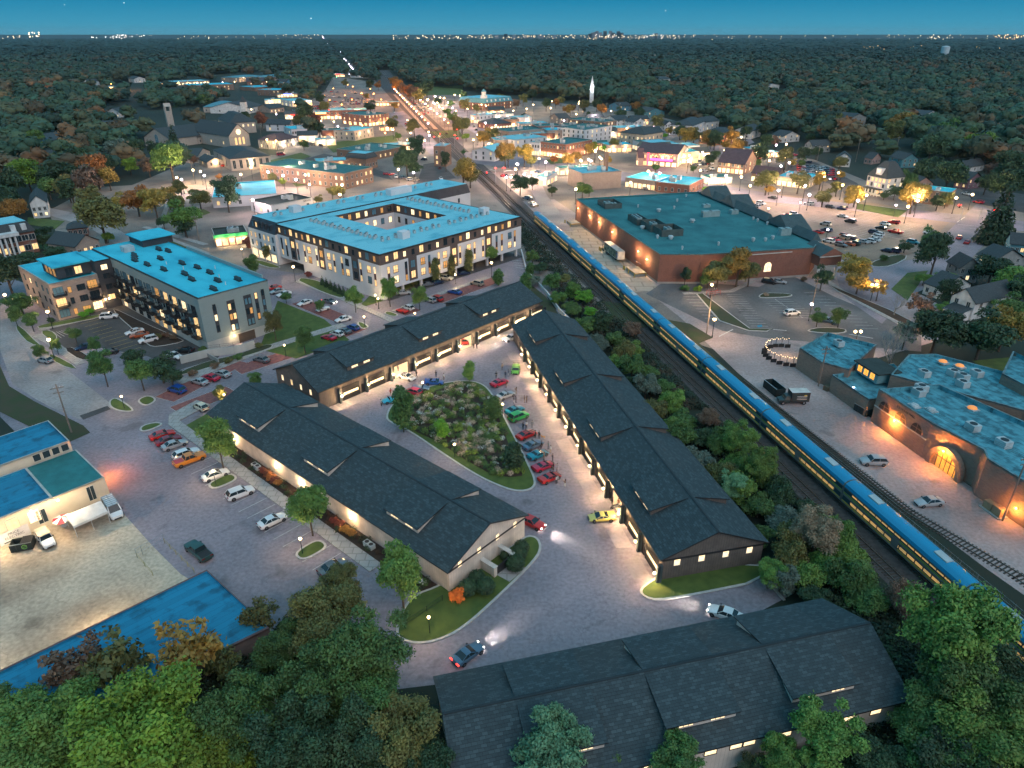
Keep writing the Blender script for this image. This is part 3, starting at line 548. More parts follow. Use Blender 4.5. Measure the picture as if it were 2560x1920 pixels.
# motorcycles
def motorcycle(n,x,y,rz,col,label):
    p=q(n,x,y,.05);t=thing('motorcycle',(p.x,p.y,.07),rz,label,'motorcycle')
    for xx in(-.7,.75):
        b=MB()
        for i in range(14):
            a,c=2*PI*i/14,2*PI*(i+1)/14;b.tube((xx+.28*math.cos(a),0,.32+.28*math.sin(a)),(xx+.28*math.cos(c),0,.32+.28*math.sin(c)),.055,n=5)
        b.tube((xx,-.07,.32),(xx,.07,.32),.14,n=8);b.ob('wheel',m_rubber,t)
    b=MB();b.tube((.75,0,.32),(.45,0,.95),.04);b.tube((.45,0,.85),(-.2,0,.6),.06);b.tube((-.7,0,.32),(-.1,0,.5),.05);b.box(-.15,.3,-.16,.16,.28,.62);b.ob('frame',m_steel,t)
    b=MB();b.ball((.22,0,.82),.2,0,8,6,.75);b.ball((-.62,0,.66),.13,0,8,5);b.ob('fuel_tank',M('paint_'+col,PAINT[col],.3,coat=1),t)
    b=MB();b.box(-.55,.05,-.13,.13,.72,.82);b.ob('seat',m_black,t);b=MB();b.tube((.42,-.36,1.02),(.42,.36,1.02),.02);b.ob('handlebar',m_black,t);MB().ball((.56,0,.85),.1,0,8,5).ob('headlight',m_head,t)
PAINT={'red':(.55,.02,.015),'crimson':(.5,.015,.05),'white':(.78,.78,.78),'silver':(.42,.43,.44),'grey':(.16,.17,.185),'black':(.015,.015,.018),'blue':(.012,.07,.3),'steel':(.09,.16,.24),'teal':(.01,.22,.3),'cyan':(.03,.42,.55),'green':(.02,.3,.06),'lime':(.12,.42,.04),'yellow':(.75,.62,.14),'orange':(.75,.24,.02),'tan':(.45,.37,.28),'navy':(.015,.03,.08),'maroon':(.22,.012,.025),'cream':(.66,.62,.48),'darkgreen':(.02,.06,.05),'copper':(.4,.09,.03)}
motorcycle(15,520,690,.9,'red','red motorcycle in the left open lit garage bay, further from the door');motorcycle(15,590,720,1.1,'copper','copper red motorcycle nearest the door of the left open garage bay');motorcycle(17,1745,985,.3,'black','black motorcycle in the open lit bay of the railway side garage')
# ================= VEHICLES
CK={ # L, W, height, bonnet height, boot height, cabin(x front base, x roof front, x roof rear, x rear base)
'sedan':(4.8,1.85,1.45,.92,1.0,(.95,.25,-1.0,-1.75)),'coupe':(4.6,1.9,1.33,.86,.98,(.8,.05,-.75,-1.8)),'sports':(4.5,1.98,1.18,.72,.95,(1.1,.35,-.45,-1.55)),'suv':(4.75,1.95,1.72,1.08,1.12,(1.0,.45,-1.75,-2.25)),
'hatch':(4.2,1.8,1.5,.95,1.0,(1.05,.4,-1.35,-1.95)),'wagon':(4.95,1.9,1.55,.95,1.0,(1.0,.3,-1.7,-2.3)),'pickup':(5.7,2.,1.85,1.15,1.2,(1.15,.55,-.75,-1.0)),'van':(5.5,2.05,2.25,1.2,1.3,(1.9,1.2,-2.6,-2.72)),'roadster':(4.1,1.8,1.12,.82,.88,(.6,.35,.1,-.1)),'jeep':(4.2,1.85,1.85,1.12,1.15,(.75,.5,-1.85,-2.0))}
CM={}
def loft(b,st,mi=0):
    o=[]
    for x,prof in st:
        o.append([(x,y,z) for y,z in prof])
    n=len(o[0])
    vs=[p for r in o for p in r];fs=[]
    for i in range(len(o)-1):
        for j in range(n-1):fs.append((i*n+j,(i+1)*n+j,(i+1)*n+j+1,i*n+j+1))
    fs.append(tuple(range(n)));k=(len(o)-1)*n;fs.append(tuple(range(k+n-1,k-1,-1)))
    b.add(vs,fs,mi)
def car_meshes(kind):
    if kind in CM:return CM[kind]
    L,W,hh,hb,ht_,(fb,rf,rr,rb)=CK[kind];h=L/2;w=W/2
    def prof(wd,top,bot,cr=.03):
        pr=[(wd*.9,bot),(wd,bot+.18),(wd,(bot+top)*.5+.06),(wd*.95,top-.07),(wd*.8,top),(0,top+cr)]
        return pr+[(-y,z) for y,z in pr[-2::-1]]
    b=MB();
    bl=(hb+ht_)/2+.02
    if kind=='pickup':
        st=[(-h,prof(w*.97,1.12,.5,0)),(-h+.1,prof(w,1.14,.42,0)),(rb,prof(w,1.16,.34,0)),(fb-.3,prof(w,1.14,.3)),(fb+.1,prof(w,hb,.3)),(h-.5,prof(w*.98,hb-.06,.32)),(h-.08,prof(w*.93,hb-.15,.36)),(h,prof(w*.86,hb-.42,.42))]
    else:
        tail=.62 if kind in('suv','hatch','wagon','van','jeep') else .8
        st=[(-h,prof(w*.86,ht_-.28,.42)),(-h+.12,prof(w*.95,ht_-.05,.32)),(-h+.55,prof(w*.99,ht_,.26)),(rb+.2,prof(w,ht_+.02,.24)),(0,prof(w*(.97 if kind=='sports' else 1),bl,.22)),(fb,prof(w,hb+.02,.24)),(h-.75,prof(w*.97,hb-.06,.26)),(h-.2,prof(w*.9,hb-.2,.28)),(h,prof(w*.74,hb-.36,.34))]
    loft(b,st)
    # roof panel
    zb=bl-.02;gw=w*.9;rw=w*.7
    if kind in('pickup','van','jeep','suv'):rw=w*.78
    rf_=MB()
    if kind!='roadster':
        rw2=rw
        v=[(rf,rw2,hh-.05),(rf,0,hh),(rf,-rw2,hh-.05),((rf+rr)/2,rw2,hh-.02),((rf+rr)/2,0,hh+.03),((rf+rr)/2,-rw2,hh-.02),(rr,rw2,hh-.06),(rr,0,hh-.01),(rr,-rw2,hh-.06)]
        f=[(0,1,4,3),(1,2,5,4),(3,4,7,6),(4,5,8,7)]
        b.add(v,[g[::-1] for g in f])
        for s in(1,-1):  # pillars
            for (xa,za,ya),(xb,zb2,yb) in(((fb,zb,gw),(rf,hh-.05,rw)),((rb,zb,gw),(rr,hh-.06,rw)),(((rf+rr)/2,zb,gw),((rf+rr)/2-.03,hh-.03,rw))):
                b.tube((xa,s*ya,za),(xb,s*yb,zb2),.045 if kind!='van' else .1,n=4)
    if kind=='sports':
        b.box(-h+.05,-h+.45,-w*.75,w*.75,ht_+.0,ht_+.08)
    body=b.mesh('body_'+kind,[m_white],35)
    g=MB()
    if kind=='roadster':
        g.quad((fb,gw*.9,zb),(fb,-gw*.9,zb),(rf,-rw*.95,hh),(rf,rw*.95,hh))
    else:
        k=.985
        g.quad((fb,-gw*k,zb),(fb,gw*k,zb),(rf,rw*k,hh-.06),(rf,-rw*k,hh-.06));g.quad((rb,gw*k,zb),(rb,-gw*k,zb),(rr,-rw*k,hh-.07),(rr,rw*k,hh-.07))
        for s in(1,-1):
            q4=[(fb,s*gw,zb),(rb,s*gw,zb),(rr,s*rw,hh-.07),(rf,s*rw,hh-.06)]
            g.add(q4,[(0,1,2,3) if s<0 else(3,2,1,0)])
    glass=g.mesh('windows',[m_glassb if 0 else M('car_glass',(.02,.035,.045),.06,c2=(.015,.025,.03))])
    wr=.34 if kind not in('pickup','suv','jeep','van') else .39
    t=MB();t.tube((0,-.11,0),(0,.11,0),wr,n=14);tyre=t.mesh('tyre',m_rubber,40)
    t=MB();t.tube((0,-.118,0),(0,.118,0),wr*.64,n=10,cap=False)
    for s in(-1,1):
        for i in range(5):
            a=2*PI*i/5;t.tube((0,s*.112,0),(math.cos(a)*wr*.6,s*.112,math.sin(a)*wr*.6),.03,n=4)
    rim=t.mesh('rim',m_rim)
    hl=MB();hl.ball((0,0,0),.16,0,8,5,.55);tl=MB();tl.box(-.05,.05,-.24,.24,-.08,.08)
    x=MB()
    if kind=='pickup':x.box(-h+.15,rb-.15,-w*.8,w*.8,.95,1.185)
    dk=MB();dk.box(h-.12,h+.02,-w*.55,w*.55,.3,.5);dr=MB();dr.box(-h-.02,-h+.12,-w*.6,w*.6,.34,.5);mi=MB();mi.box(fb-.25,fb-.05,-.09,.09,bl+.02,bl+.16)
    CM[kind]=dict(body=body,glass=glass,tyre=tyre,rim=rim,wr=wr,hl=hl.mesh('headlight',m_head),hon=hl.mesh('headlight_on',m_headon),tl=tl.mesh('tail_light',m_tail),ton=tl.mesh('tail_on',m_red),dk=dk.mesh('front_bumper',m_dark),dr=dr.mesh('rear_bumper',m_dark),mi=mi.mesh('wing_mirror',m_dark),bed=x.mesh('cargo_bed',M('bed_liner',(.03,.03,.03),.8)) if x.v else None)
    return CM[kind]
def paint(c):return M('car_paint_'+c,PAINT[c],.28,c2=tuple(v*.92 for v in PAINT[c]),coat=.6,metal=.15 if c in('silver','grey','steel','tan','navy') else 0)
FARC={}
def car(p,deg,kind,col,adj=None,lod=0,lights=None,group='parked cars',z=.06,bedcol=None,nm=None,roofc=None):
    P=CM.get(kind) or car_meshes(kind);L,W,hh,hb,ht_,cb=CK[kind];h=L/2;w=W/2
    name=nm or {'pickup':'pickup_truck','van':'delivery_van','suv':'sport_utility_car','jeep':'off_road_car','sports':'sports_car'}.get(kind,'parked_car')
    rz=math.radians(deg)
    if lod==2:
        key=(kind,col)
        if key not in FARC:
            b=MB();
            for me,mi,off in((P['body'],0,(0,0,0)),(P['glass'],1,(0,0,0)),(P['dk'],2,(0,0,0))):
                b.add([v.co for v in me.vertices],[list(f.vertices) for f in me.polygons],mi)
            for sx in(.3*L,-.3*L):
                for sy in(1,-1):b.tube((sx,sy*(w-.2),P['wr']),(sx,sy*(w+.01),P['wr']),P['wr'],n=8,mi=2)
            for s in(1,-1):b.box(-h-.02,-h+.06,s*w*.65-.2,s*w*.65+.2,.75,.9,3);b.box(h-.2,h-.08,s*w*.6-.16,s*w*.6+.16,.55,.7,4)
            FARC[key]=b.mesh('small_car',[paint(col),MT['car_glass'],m_rubber,m_tail,m_head],35)
        o=ob(name,FARC[key],None,(p[0],p[1],z),rz);return auto(o,adj or f'{col} {"SUV" if kind=="suv" else kind} parked','car',group)
    t=thing(name,(p[0],p[1],z),rz)
    b=ob('body',P['body'],t);setmat(b,0,paint(col));ob('windows',P['glass'],t)
    ob('front_bumper',P['dk'],t);ob('rear_bumper',P['dr'],t)
    for s in(1,-1):ob('wing_mirror',P['mi'],t,(0,s*(w+.07),0))
    if P['bed']:
        bb=ob('cargo_bed',P['bed'],t)
        if bedcol:setmat(bb,0,paint(bedcol))
    for sx in(h-.85,-h+.9):
        for sy in(1,-1):
            y=ob('tyre',P['tyre'],t,(sx,sy*(w-.1),P['wr']));ob('rim',P['rim'],y)
    on=lights
    for s in(1,-1):
        o=ob('headlight',P['hon' if on else 'hl'],t,(h-.2,s*w*.62,hb-.3))
        if on:
            sp=light('headlight_beam','SPOT',(.25,0,0),2600,(1,.93,.82),o,.05,spot_size=.6,spot_blend=.6);sp.rotation_euler=(math.radians(78),0,-PI/2)
        ob('tail_light',P['ton' if on==2 else 'tl'],t,(-h+.02 if kind=='pickup' else -h+.05,s*w*.66,ht_-.2))
    return auto(t,adj or f'{col} {"SUV" if kind=="suv" else kind} parked','car',group)
def cars2(rows,z=.6,**k):
    for r in rows:
        n,x1,y1,x2,y2,kind,col=r[:7];e=r[7] if len(r)>7 else {}
        a,b=q(n,x1,y1,z),q(n,x2,y2,z);d=b-a;c=(a+b)/2;kk=dict(k);kk.update(e)
        car(c,math.degrees(math.atan2(d.y,d.x)),kind,col,**kk)
cars2([(15,490,1105,310,1145,'roadster','cyan'),(15,745,1040,632,1010,'hatch','crimson'),(15,668,965,895,975,'roadster','steel'),(15,850,895,1060,900,'sports','blue'),(15,520,805,690,860,'coupe','white',dict(adj='white coupe with black bonnet stripes half out of the open bay')),(15,1350,335,1352,415,'sports','red',dict(adj='bright red sports car nose out in the open lit bay',z=.12)),
 (15,1985,318,1890,352,'sedan','white',dict(lights=1,adj='white sedan with headlights on turning by the garage corner')),(16,468,170,450,280,'sports','lime',dict(adj='lime green racing coupe with a big rear wing')),(16,140,435,358,350,'coupe','crimson'),(16,228,592,432,515,'coupe','silver'),(16,332,790,562,702,'coupe','teal'),(16,378,878,612,785,'suv','green'),
 (16,482,1112,714,1012,'coupe','red',dict(adj='red coupe with black stripes over its roof')),(17,570,215,793,115,'coupe','steel'),(17,628,335,857,237,'sports','teal',dict(adj='dark teal wedge shaped sports car')),(17,692,482,932,390,'sports','crimson'),(17,772,632,1015,532,'sports','red'),(17,1738,1078,1392,1100,'sports','yellow',dict(adj='pale yellow supercar outside the open railway side bay')),
 (17,545,1105,790,1215,'sedan','red',dict(lights=2,adj='moving red sedan with headlights and tail lamps lit')),(11,745,555,900,445,'coupe','steel',dict(lights=2,adj='moving blue grey coupe with headlights and red tail lamps lit')),(12,345,262,232,222,'sedan','white',dict(lights=1,adj='pale car with headlights on half hidden behind the near roof'))],group='cars gathered in the court')
w_=CM['sports']
wg=next(o for o,a in AUTO if a.startswith('lime green'));b=MB();b.box(-2.3,-1.95,-.85,.85,1.3,1.34);b.box(-2.2,-2.05,-.5,-.45,.9,1.3);b.box(-2.2,-2.05,.45,.5,.9,1.3);b.ob('rear_wing',m_black,wg)
for o,a in AUTO:
    if a.startswith(('white coupe with','red coupe with black')):
        b=MB()
        for y in(-.25,.25):b.box(-.6,.0,y-.12,y+.12,1.345,1.365);b.box(.95,2.0,y-.12,y+.12,.87,.9)
        b.ob('stripe',m_black,o)
cars2([(7,970,350,1115,305,'sedan','red'),(7,1003,388,1163,335,'sedan','maroon'),(7,1047,415,1195,365,'sedan','silver'),(7,1118,475,1272,420,'wagon','white'),(7,1137,518,1300,458,'pickup','orange',dict(bedcol='red',adj='orange pickup with a red lined bed')),(7,1297,615,1470,552,'sedan','white'),(7,1457,735,1630,670,'suv','white',dict(adj='white SUV with a black roof')),(7,1652,925,1848,833,'sedan','white',dict(adj='white sedan with a blue glass roof')),(7,2062,1220,2225,1135,'sedan','grey')],group='cars in the left parking lot')
cars2([(13,1122,575,952,630,'sedan','white'),(13,1340,660,1200,700,'roadster','white'),(13,1640,785,1425,840,'sedan','white'),(13,1290,565,1425,598,'sedan','grey',dict(lights=2,adj='moving grey sedan with red tail lamps and headlights on')),(13,1435,1070,1258,1022,'coupe','crimson'),(13,1535,1025,1370,975,'hatch','white'),(13,1635,985,1462,937,'coupe','grey'),(13,1752,952,1567,890,'hatch','blue'),(13,860,465,680,515,'sedan','white'),(13,735,440,630,465,'sedan','silver'),(13,690,400,590,420,'sedan','red'),
 (14,605,1130,478,1095,'roadster','red'),(14,680,1095,560,1055,'hatch','white'),(14,965,995,850,960,'hatch','silver'),(14,1045,980,925,940,'suv','red'),(14,1300,890,1137,858,'sedan','blue'),(14,1582,782,1428,748,'suv','tan'),(7,1187,52,1087,22,'suv','blue'),(4,1330,1232,1238,1205,'sedan','silver'),(4,1400,1205,1313,1180,'sedan','crimson'),(4,1477,1182,1378,1155,'sedan','silver'),(4,1728,1088,1635,1065,'sedan','grey'),(7,1340,172,1243,122,'hatch','cream')],group='cars in the brick bays along the street')
cars2([(14,520,885,600,880,'sedan','silver'),(14,835,780,930,765,'sedan','grey'),(14,960,760,1040,740,'hatch','navy'),(14,1070,690,1150,700,'suv','cream'),(14,1290,640,1370,625,'sedan','navy')],group='cars under the white apartment block')
cars2([(4,645,805,755,795,'suv','white'),(4,920,885,808,912,'sedan','white'),(4,952,912,842,928,'sedan','copper'),(4,1000,940,905,962,'suv','white'),(4,1080,1040,1165,1065,'sedan','white'),(4,1222,1018,1150,1015,'sedan','black'),(4,580,985,508,1005,'sedan','navy'),(4,728,1025,660,1040,'sedan','black'),(4,330,1090,250,1072,'hatch','silver',dict(adj='silver hatchback driving down the pale side road'))],group='cars in the apartment lot')
cars2([(7,1340,1130,1215,1025,'pickup','darkgreen',dict(adj='dark green pickup beside the yellow railings')),(7,690,755,765,868,'van','white',dict(adj='white work van with a roof rack by the pale tent')),(7,258,955,335,1055,'jeep','white',dict(adj='pale blue white off road car with soft top in the yard')),(9,1318,500,1172,497,'suv','silver',dict(adj='silver SUV on the alley across from the arched entrance')),(9,1675,752,1527,765,'sedan','silver',dict(adj='silver sedan on the alley near the utility pole')),
 (6,665,785,775,772,'suv','white',dict(adj='white SUV alone in the store side lot')),(6,535,570,612,582,'suv','black'),(6,605,570,672,580,'sedan','silver'),(6,930,820,975,832,'sedan','steel')],group='single vehicles')
rk=next(o for o,a in AUTO if a.startswith('white work van'));b=MB()
for i in range(7):b.box(-2.3+i*.6,-2.22+i*.6,-.85,.85,2.28,2.34)
for y in(-.85,.85,0):b.box(-2.4,1.3,y-.03,y+.03,2.34,2.39)
b.ob('roof_rack',m_steel,rk)
jt=next(o for o,a in AUTO if a.startswith('pale blue white'));b=MB();b.box(-2.0,.5,-.82,.82,1.86,1.93)
for i in range(6):b.box(-1.8+i*.38,-1.75+i*.38,-.83,.83,1.93,1.95)
b.ob('soft_top',M('beige_canvas',(.5,.42,.33),.9),jt)
# big supermarket lot and town cars: far, one mesh each
lh=math.degrees(math.atan2(lotdir.y,lotdir.x))
LC=[(300,30,'grey'),(342,50,'white'),(490,92,'silver'),(520,75,'white'),(595,38,'black'),(828,77,'white'),(965,96,'black'),(1042,106,'navy'),(690,150,'red'),(735,145,'white'),(757,172,'navy'),(935,207,'silver'),(1045,158,'silver'),(1095,190,'black'),(760,238,'red'),(800,238,'white'),(887,258,'red'),(940,248,'navy'),(1322,207,'white'),(1375,197,'red'),(1293,232,'black'),(1250,262,'navy'),(1265,288,'white'),(955,317,'white'),(997,308,'red'),(1050,295,'tan'),(1100,298,'navy'),(1035,342,'grey'),(1085,335,'copper'),(1120,333,'darkgreen'),(1180,322,'silver'),(1217,318,'white'),(1250,308,'white'),(1500,325,'teal'),(1330,378,'navy'),(1375,380,'navy'),(1605,265,'white'),(1918,66,'crimson'),(1278,272,'white'),(1065,285,'copper')]
for i,(x,y,c) in enumerate(LC):car(q(6,x,y,.5),lh+(180 if i%3 else 0),('sedan','suv','hatch','suv')[i%4],c,lod=2,group='cars in the supermarket lot')
car(q(6,1385,258,.5),lh+180,'pickup','red',adj='red pickup parked',lod=2,group='cars in the supermarket lot')
for x,y in((1795,295),(1845,325)):car(q(6,x,y,.4),math.degrees((q(6,1860,300)-q(6,1790,380)).to_track_quat('X','Z').to_euler()[2]),'sedan','red',adj='red sedan moving on the side road',lod=2,group='cars waiting on the side road')
TC=[(22,270,385),(22,310,380),(22,390,396),(22,655,338),(22,805,312),(22,985,195),(22,1020,192),(22,1040,240),(22,1075,235),(22,1105,232),(2,120,1070,),(2,300,1118),(2,330,1120),(2,360,1138),(2,395,1140),(2,425,1145),(2,455,1155),(2,490,1158),(2,650,1150),(2,540,1025),(2,640,1080),(23,605,240),(23,620,252),(23,570,148),(23,610,175),(23,575,213),(23,650,200),(23,670,212),(23,685,220),(23,545,180),(23,785,395),(23,850,372),(23,485,325),(23,400,240),(23,100,165),(23,130,182),(23,70,160),(23,60,150),(23,170,120),(23,990,345),(23,1005,370),(23,1150,465),(24,30,590),(24,85,600),(24,280,560),(24,1070,685),(25,490,255),(25,725,320),(25,750,310),(25,785,302),(25,880,325),(25,905,318),(25,640,345),(25,180,350),(25,200,365),(25,215,378),(25,240,435),(25,265,430),(25,295,420),(25,1010,372),(25,1170,500),(25,1190,495),(26,930,665),(26,845,605),(5,1200,40),(5,1225,45),(5,1240,75),(5,1250,88),(2,470,1040),(2,1060,1130),(4,98,462),(4,430,18)]
TC+=[(25,940+(i%10)*26,395+(i//10)*14+(i%10)*3) for i in range(40)]+[(25,560+(i%8)*26,285+(i//8)*17+(i%8)*4) for i in range(16)]+[(23,20+(i%9)*20,150+(i//9)*14) for i in range(27)]+[(23,530+(i%6)*24,140+(i//6)*22+(i%6)*12) for i in range(18)]+[(21,1240+(i%12)*40,985+(i//12)*28) for i in range(24)]+[(21,1680+(i%9)*42,1060+(i//9)*26) for i in range(18)]+[(25,150+i*17,395-i*2) for i in range(9)]+[(22,1010+i*16,236+i*2) for i in range(7)]
TC+=[(25,950+i*24,410+(i%3)*9) for i in range(9)]+[(2,1000+(i%4)*14,905+i*3) for i in range(3)]+[(20,1100+i*55,835+i*3) for i in range(6)]
for i,(n,x,y) in enumerate(TC):car(q(n,x,y,.5),(103,13,48,283,138)[i%5] if n not in(23,) else (103,283)[i%2],('sedan','suv','hatch')[i%3],('black','white','silver','navy','red','grey','white','crimson','steel','tan')[(i*7)%10],lod=2,group='cars round the town centre',z=.04)
car(q(22,805,312,.8),20,'van','crimson',adj='long red van parked by the hall',lod=2,group='cars round the town centre')
# box truck, roll-off skip, dock trailer
def tyre4(t,xs,w,r=.45):
    for x in xs:
        for s in(1,-1):
            b=MB();b.tube((0,-.14,0),(0,.14,0),r,n=12);y=b.ob('tyre',m_rubber,t,40,(x,s*(w-.14),r));MB().tube((0,-.15,0),(0,.15,0),r*.55,n=8).ob('rim',m_rim,y)
def text(body,size,mat,parent,loc,rot,name='lettering',ext=.02,al='CENTER'):
    cu=bpy.data.curves.new(name,'FONT');cu.body=body;cu.size=size;cu.extrude=ext;cu.align_x=al;cu.align_y='CENTER'
    tmp=bpy.data.objects.new('tmp',cu);C.objects.link(tmp);me=bpy.data.meshes.new_from_object(tmp.evaluated_get(bpy.context.evaluated_depsgraph_get()));bpy.data.objects.remove(tmp)
    me.materials.clear();me.materials.append(mat);o=ob(name,me,parent,loc);o.rotation_euler=rot;return o
a,c_=q(9,640,115,.3),q(9,805,112,.3);dv=(a-c_).normalized();ctr=(a+c_)/2
t=thing('box_truck',(ctr.x,ctr.y,.05),math.atan2(dv.y,dv.x),'dark box truck with pale roof and a printed side panel parked facing the railway','truck')
b=MB();b.box(-3.1,.9,-1.15,1.15,.75,3.0,0,1);b.ob('cargo_box',[M('truck_box_dark',(.03,.035,.04),.5),M('truck_roof_white',(.7,.66,.6),.7)],t)
b=MB();loft(b,[(.95,[(1,.5),(1.05,1.2),(.85,2.1),(-.85,2.1),(-1.05,1.2),(-1,.5)]),(1.9,[(1,.5),(1.05,1.2),(.8,2.0),(-.8,2.0),(-1.05,1.2),(-1,.5)]),(2.3,[(1,.5),(1.05,1.2),(.9,1.3),(-.9,1.3),(-1.05,1.2),(-1,.5)]),(3.3,[(.9,.5),(.95,1.05),(.8,1.15),(-.8,1.15),(-.95,1.05),(-.9,.5)])]);b.ob('cab',M('truck_cab',(.03,.05,.05),.35),t)
MB().quad((2.25,-.78,1.36),(2.25,.78,1.36),(1.95,.7,1.96),(1.95,-.7,1.96)).ob('windscreen',MT['car_glass'],t)
for s in(1,-1):
    MB().ball((3.25,s*.7,.85),.13,0,8,5).ob('headlight',m_head,t)
    pn=MB();pn.box(-2.8,.6,s*1.16-.004,s*1.16+.004,.95,2.75);pn=pn.ob('side_panel',M('truck_print',(.02,.045,.05),.5),t)
    e=MB();
    for k in range(3):e.box(-2.5,-.3,s*1.17-.002,s*1.17+.002,1.35+k*.35,1.43+k*.35)
    e.ob('printed_lines',m_white,pn);e=MB();e.ball((0,0,0),.35,0,12,6);o=e.ob('printed_emblem',M('emblem_yellow',(.6,.5,.1),.6),pn,loc=(-.1 if s<0 else -2.1,s*1.165,2.25));o.scale=(1,.02,.55)
tyre4(t,(2.5,-2.1),1.1)
def skip(p,rz,L,W,Hh,label,rib=True,open_top=True,mat=None,emb=False):
    t=thing('skip_container',p,rz,label,'skip');b=MB();m=.08
    b.box(-L/2,L/2,-W/2,-W/2+m,.15,Hh);b.box(-L/2,L/2,W/2-m,W/2,.15,Hh);b.box(-L/2,-L/2+m,-W/2+m,W/2-m,.15,Hh);b.box(L/2-m,L/2,-W/2+m,W/2-m,.15,Hh);b.box(-L/2,L/2,-W/2,W/2,.1,.2)
    b.ob('shell',mat or M('skip_paint',(.025,.035,.035),.6),t);b=MB()
    for i in range(int(L/.7)+1):
        for s in(1,-1):b.box(-L/2+.1+i*.7,-L/2+.2+i*.7,s*W/2-.06 if s>0 else s*W/2-.0-.06,s*W/2+.06,.2,Hh-.1)
    b.ob('ribs',M('skip_paint2',(.035,.045,.045),.6),t);MB().box(-L/2-.05,L/2+.05,-W/2-.05,-W/2+.1,Hh,Hh+.08).box(-L/2-.05,L/2+.05,W/2-.1,W/2+.05,Hh,Hh+.08).ob('rim_rail',m_steel,t)
    return t
p=q(9,605,30,.8);skip((p.x,p.y,.05),FG.a,5.2,2.3,1.9,'long open black skip standing behind the box truck')
p=q(9,1180,165,.8);skip((p.x,p.y,.05),FG.a+.15,3.4,1.9,1.6,'small black skip against the end wall of the old brick mall')
p=q(7,148,1035,.6);t=skip((p.x,p.y,.05),math.radians(18),3.,1.9,1.4,'grey green bin skip with a round recycling emblem in the yard')
b=MB();b.box(.0,1.5,-.95,.95,1.42,1.5)
for i in range(6):b.box(.05+i*.25,.12+i*.25,-.95,.95,1.5,1.54)
b.ob('lid',m_dark,t)
e=MB()
for i in range(16):
    if i in(0,15):continue
    a,c_=2*PI*i/16,2*PI*(i+1)/16;e.tube((.5+.36*math.cos(a),-.99,.8+.36*math.sin(a)),(.5+.36*math.cos(c_),-.99,.8+.36*math.sin(c_)),.06,n=4)
e.box(.3,.85,-1.03,-.99,.76,.86);e.ob('emblem',M('emblem_green',(.25,.55,.12),.6),t)
t=thing('semi_trailer',FG.w(31.2,3.,.05),FG.a,'white semi trailer with printed sides backed along the loading dock','trailer')
b=MB();b.box(-7,7,-1.3,1.3,1.1,4.0);b.ob('cargo_box',M('trailer_white',(.62,.6,.56),.5),t)
o=MB().box(-6.2,6.6,1.305,1.312,1.3,3.85).ob('printed_panel',M('trailer_print',(.3,.28,.2),.6,c2=(.05,.08,.05),sc=.9,thr=(.42,.58)),t)
MB().box(-6.1,-5.3,1.31,1.33,2.7,3.4).box(-6.1,-5.3,1.31,1.33,1.6,2.3).ob('printed_mark',M('print_blue',(.04,.05,.25),.6),o)
b=MB();b.box(-7.03,-7.01,-1.15,1.15,1.25,3.85);b.ob('rear_door',m_white,t);tyre4(t,(4.6,3.4),1.25,.5);MB().box(-3.6,-3.3,-.9,.9,.05,1.1).ob('landing_leg',m_dark,t)
# ================= LARGE BUILDINGS
m_memb=M('roof_membrane',(.22,.6,.68),.75,c2=(.08,.4,.5),sc=.22,det=9,thr=(.52,.72),st=(1,.6,1));m_membE=M('roof_membrane_bright',(.05,.56,.7),.75,c2=(.015,.34,.48),sc=.2,det=9,thr=(.45,.75),st=(.5,1,1))
m_oldroof=M('weathered_roof',(.1,.36,.43),.8,c2=(.025,.11,.14),sc=.7,det=14,thr=(.44,.6),pat='brick',ps=(7,1.1),c3=(.02,.08,.1),mixn=.55);m_oldroof2=M('weathered_roof_blue',(.014,.24,.4),.8,c2=(.009,.1,.17),sc=.5,det=14,thr=(.5,.64),pat='brick',ps=(9,1.0),c3=(.01,.12,.2),mixn=.6)
m_gravel=M('gravel_roof',(.04,.21,.22),.9,c2=(.02,.125,.14),sc=.16,det=11,thr=(.35,.7))
m_brick=M('red_brick',(.25,.105,.075),.85,c2=(.17,.07,.05),pat='wall',ps=(.45,.16),c3=(.2,.15,.12),sc=.5);m_brickt=M('tan_brick',(.4,.31,.25),.85,c2=(.27,.2,.17),pat='wall',ps=(.5,.18),c3=(.4,.36,.32),sc=.5);m_brickb=M('brown_brick',(.27,.17,.12),.85,c2=(.19,.12,.09),pat='wall',ps=(.5,.18),sc=.5)
m_stucco=M('white_stucco',(.72,.7,.7),.8,c2=(.64,.62,.62),sc=.2);m_brown=M('brown_cladding',(.135,.095,.08),.75,c2=(.11,.08,.07),sc=.3);m_gclad=M('grey_cladding',(.27,.33,.32),.75,c2=(.24,.3,.29),sc=.3,pat='wall',ps=(1.2,.2),c3=(.2,.25,.24));m_dclad=M('charcoal_cladding',(.06,.06,.065),.7,sc=.3)
m_mans=M('mansard_roof',(.055,.062,.075),.55,sc=.6);m_slate=M('slate_roof',(.07,.085,.09),.8,c2=(.045,.055,.06),pat='shingle',ps=(.5,.3),sc=1);m_stone=M('limestone',(.48,.42,.36),.85,c2=(.36,.31,.27),pat='wall',ps=(.9,.4),c3=(.4,.35,.3),sc=.4)
def unit(parent,x,y,z,w,d,h,mat=None,name='roof_unit',fans=0):
    b=MB();b.box(x-w/2,x+w/2,y-d/2,y+d/2,z,z+h)
    for i in range(fans):
        xx=x-w/2+w*(i+.5)/fans;b.tube((xx,y,z+h),(xx,y,z+h+.05),min(w/fans,d)*.4,n=10,mi=1)
    return b.ob(name,[mat or m_hvac,m_dark],parent)
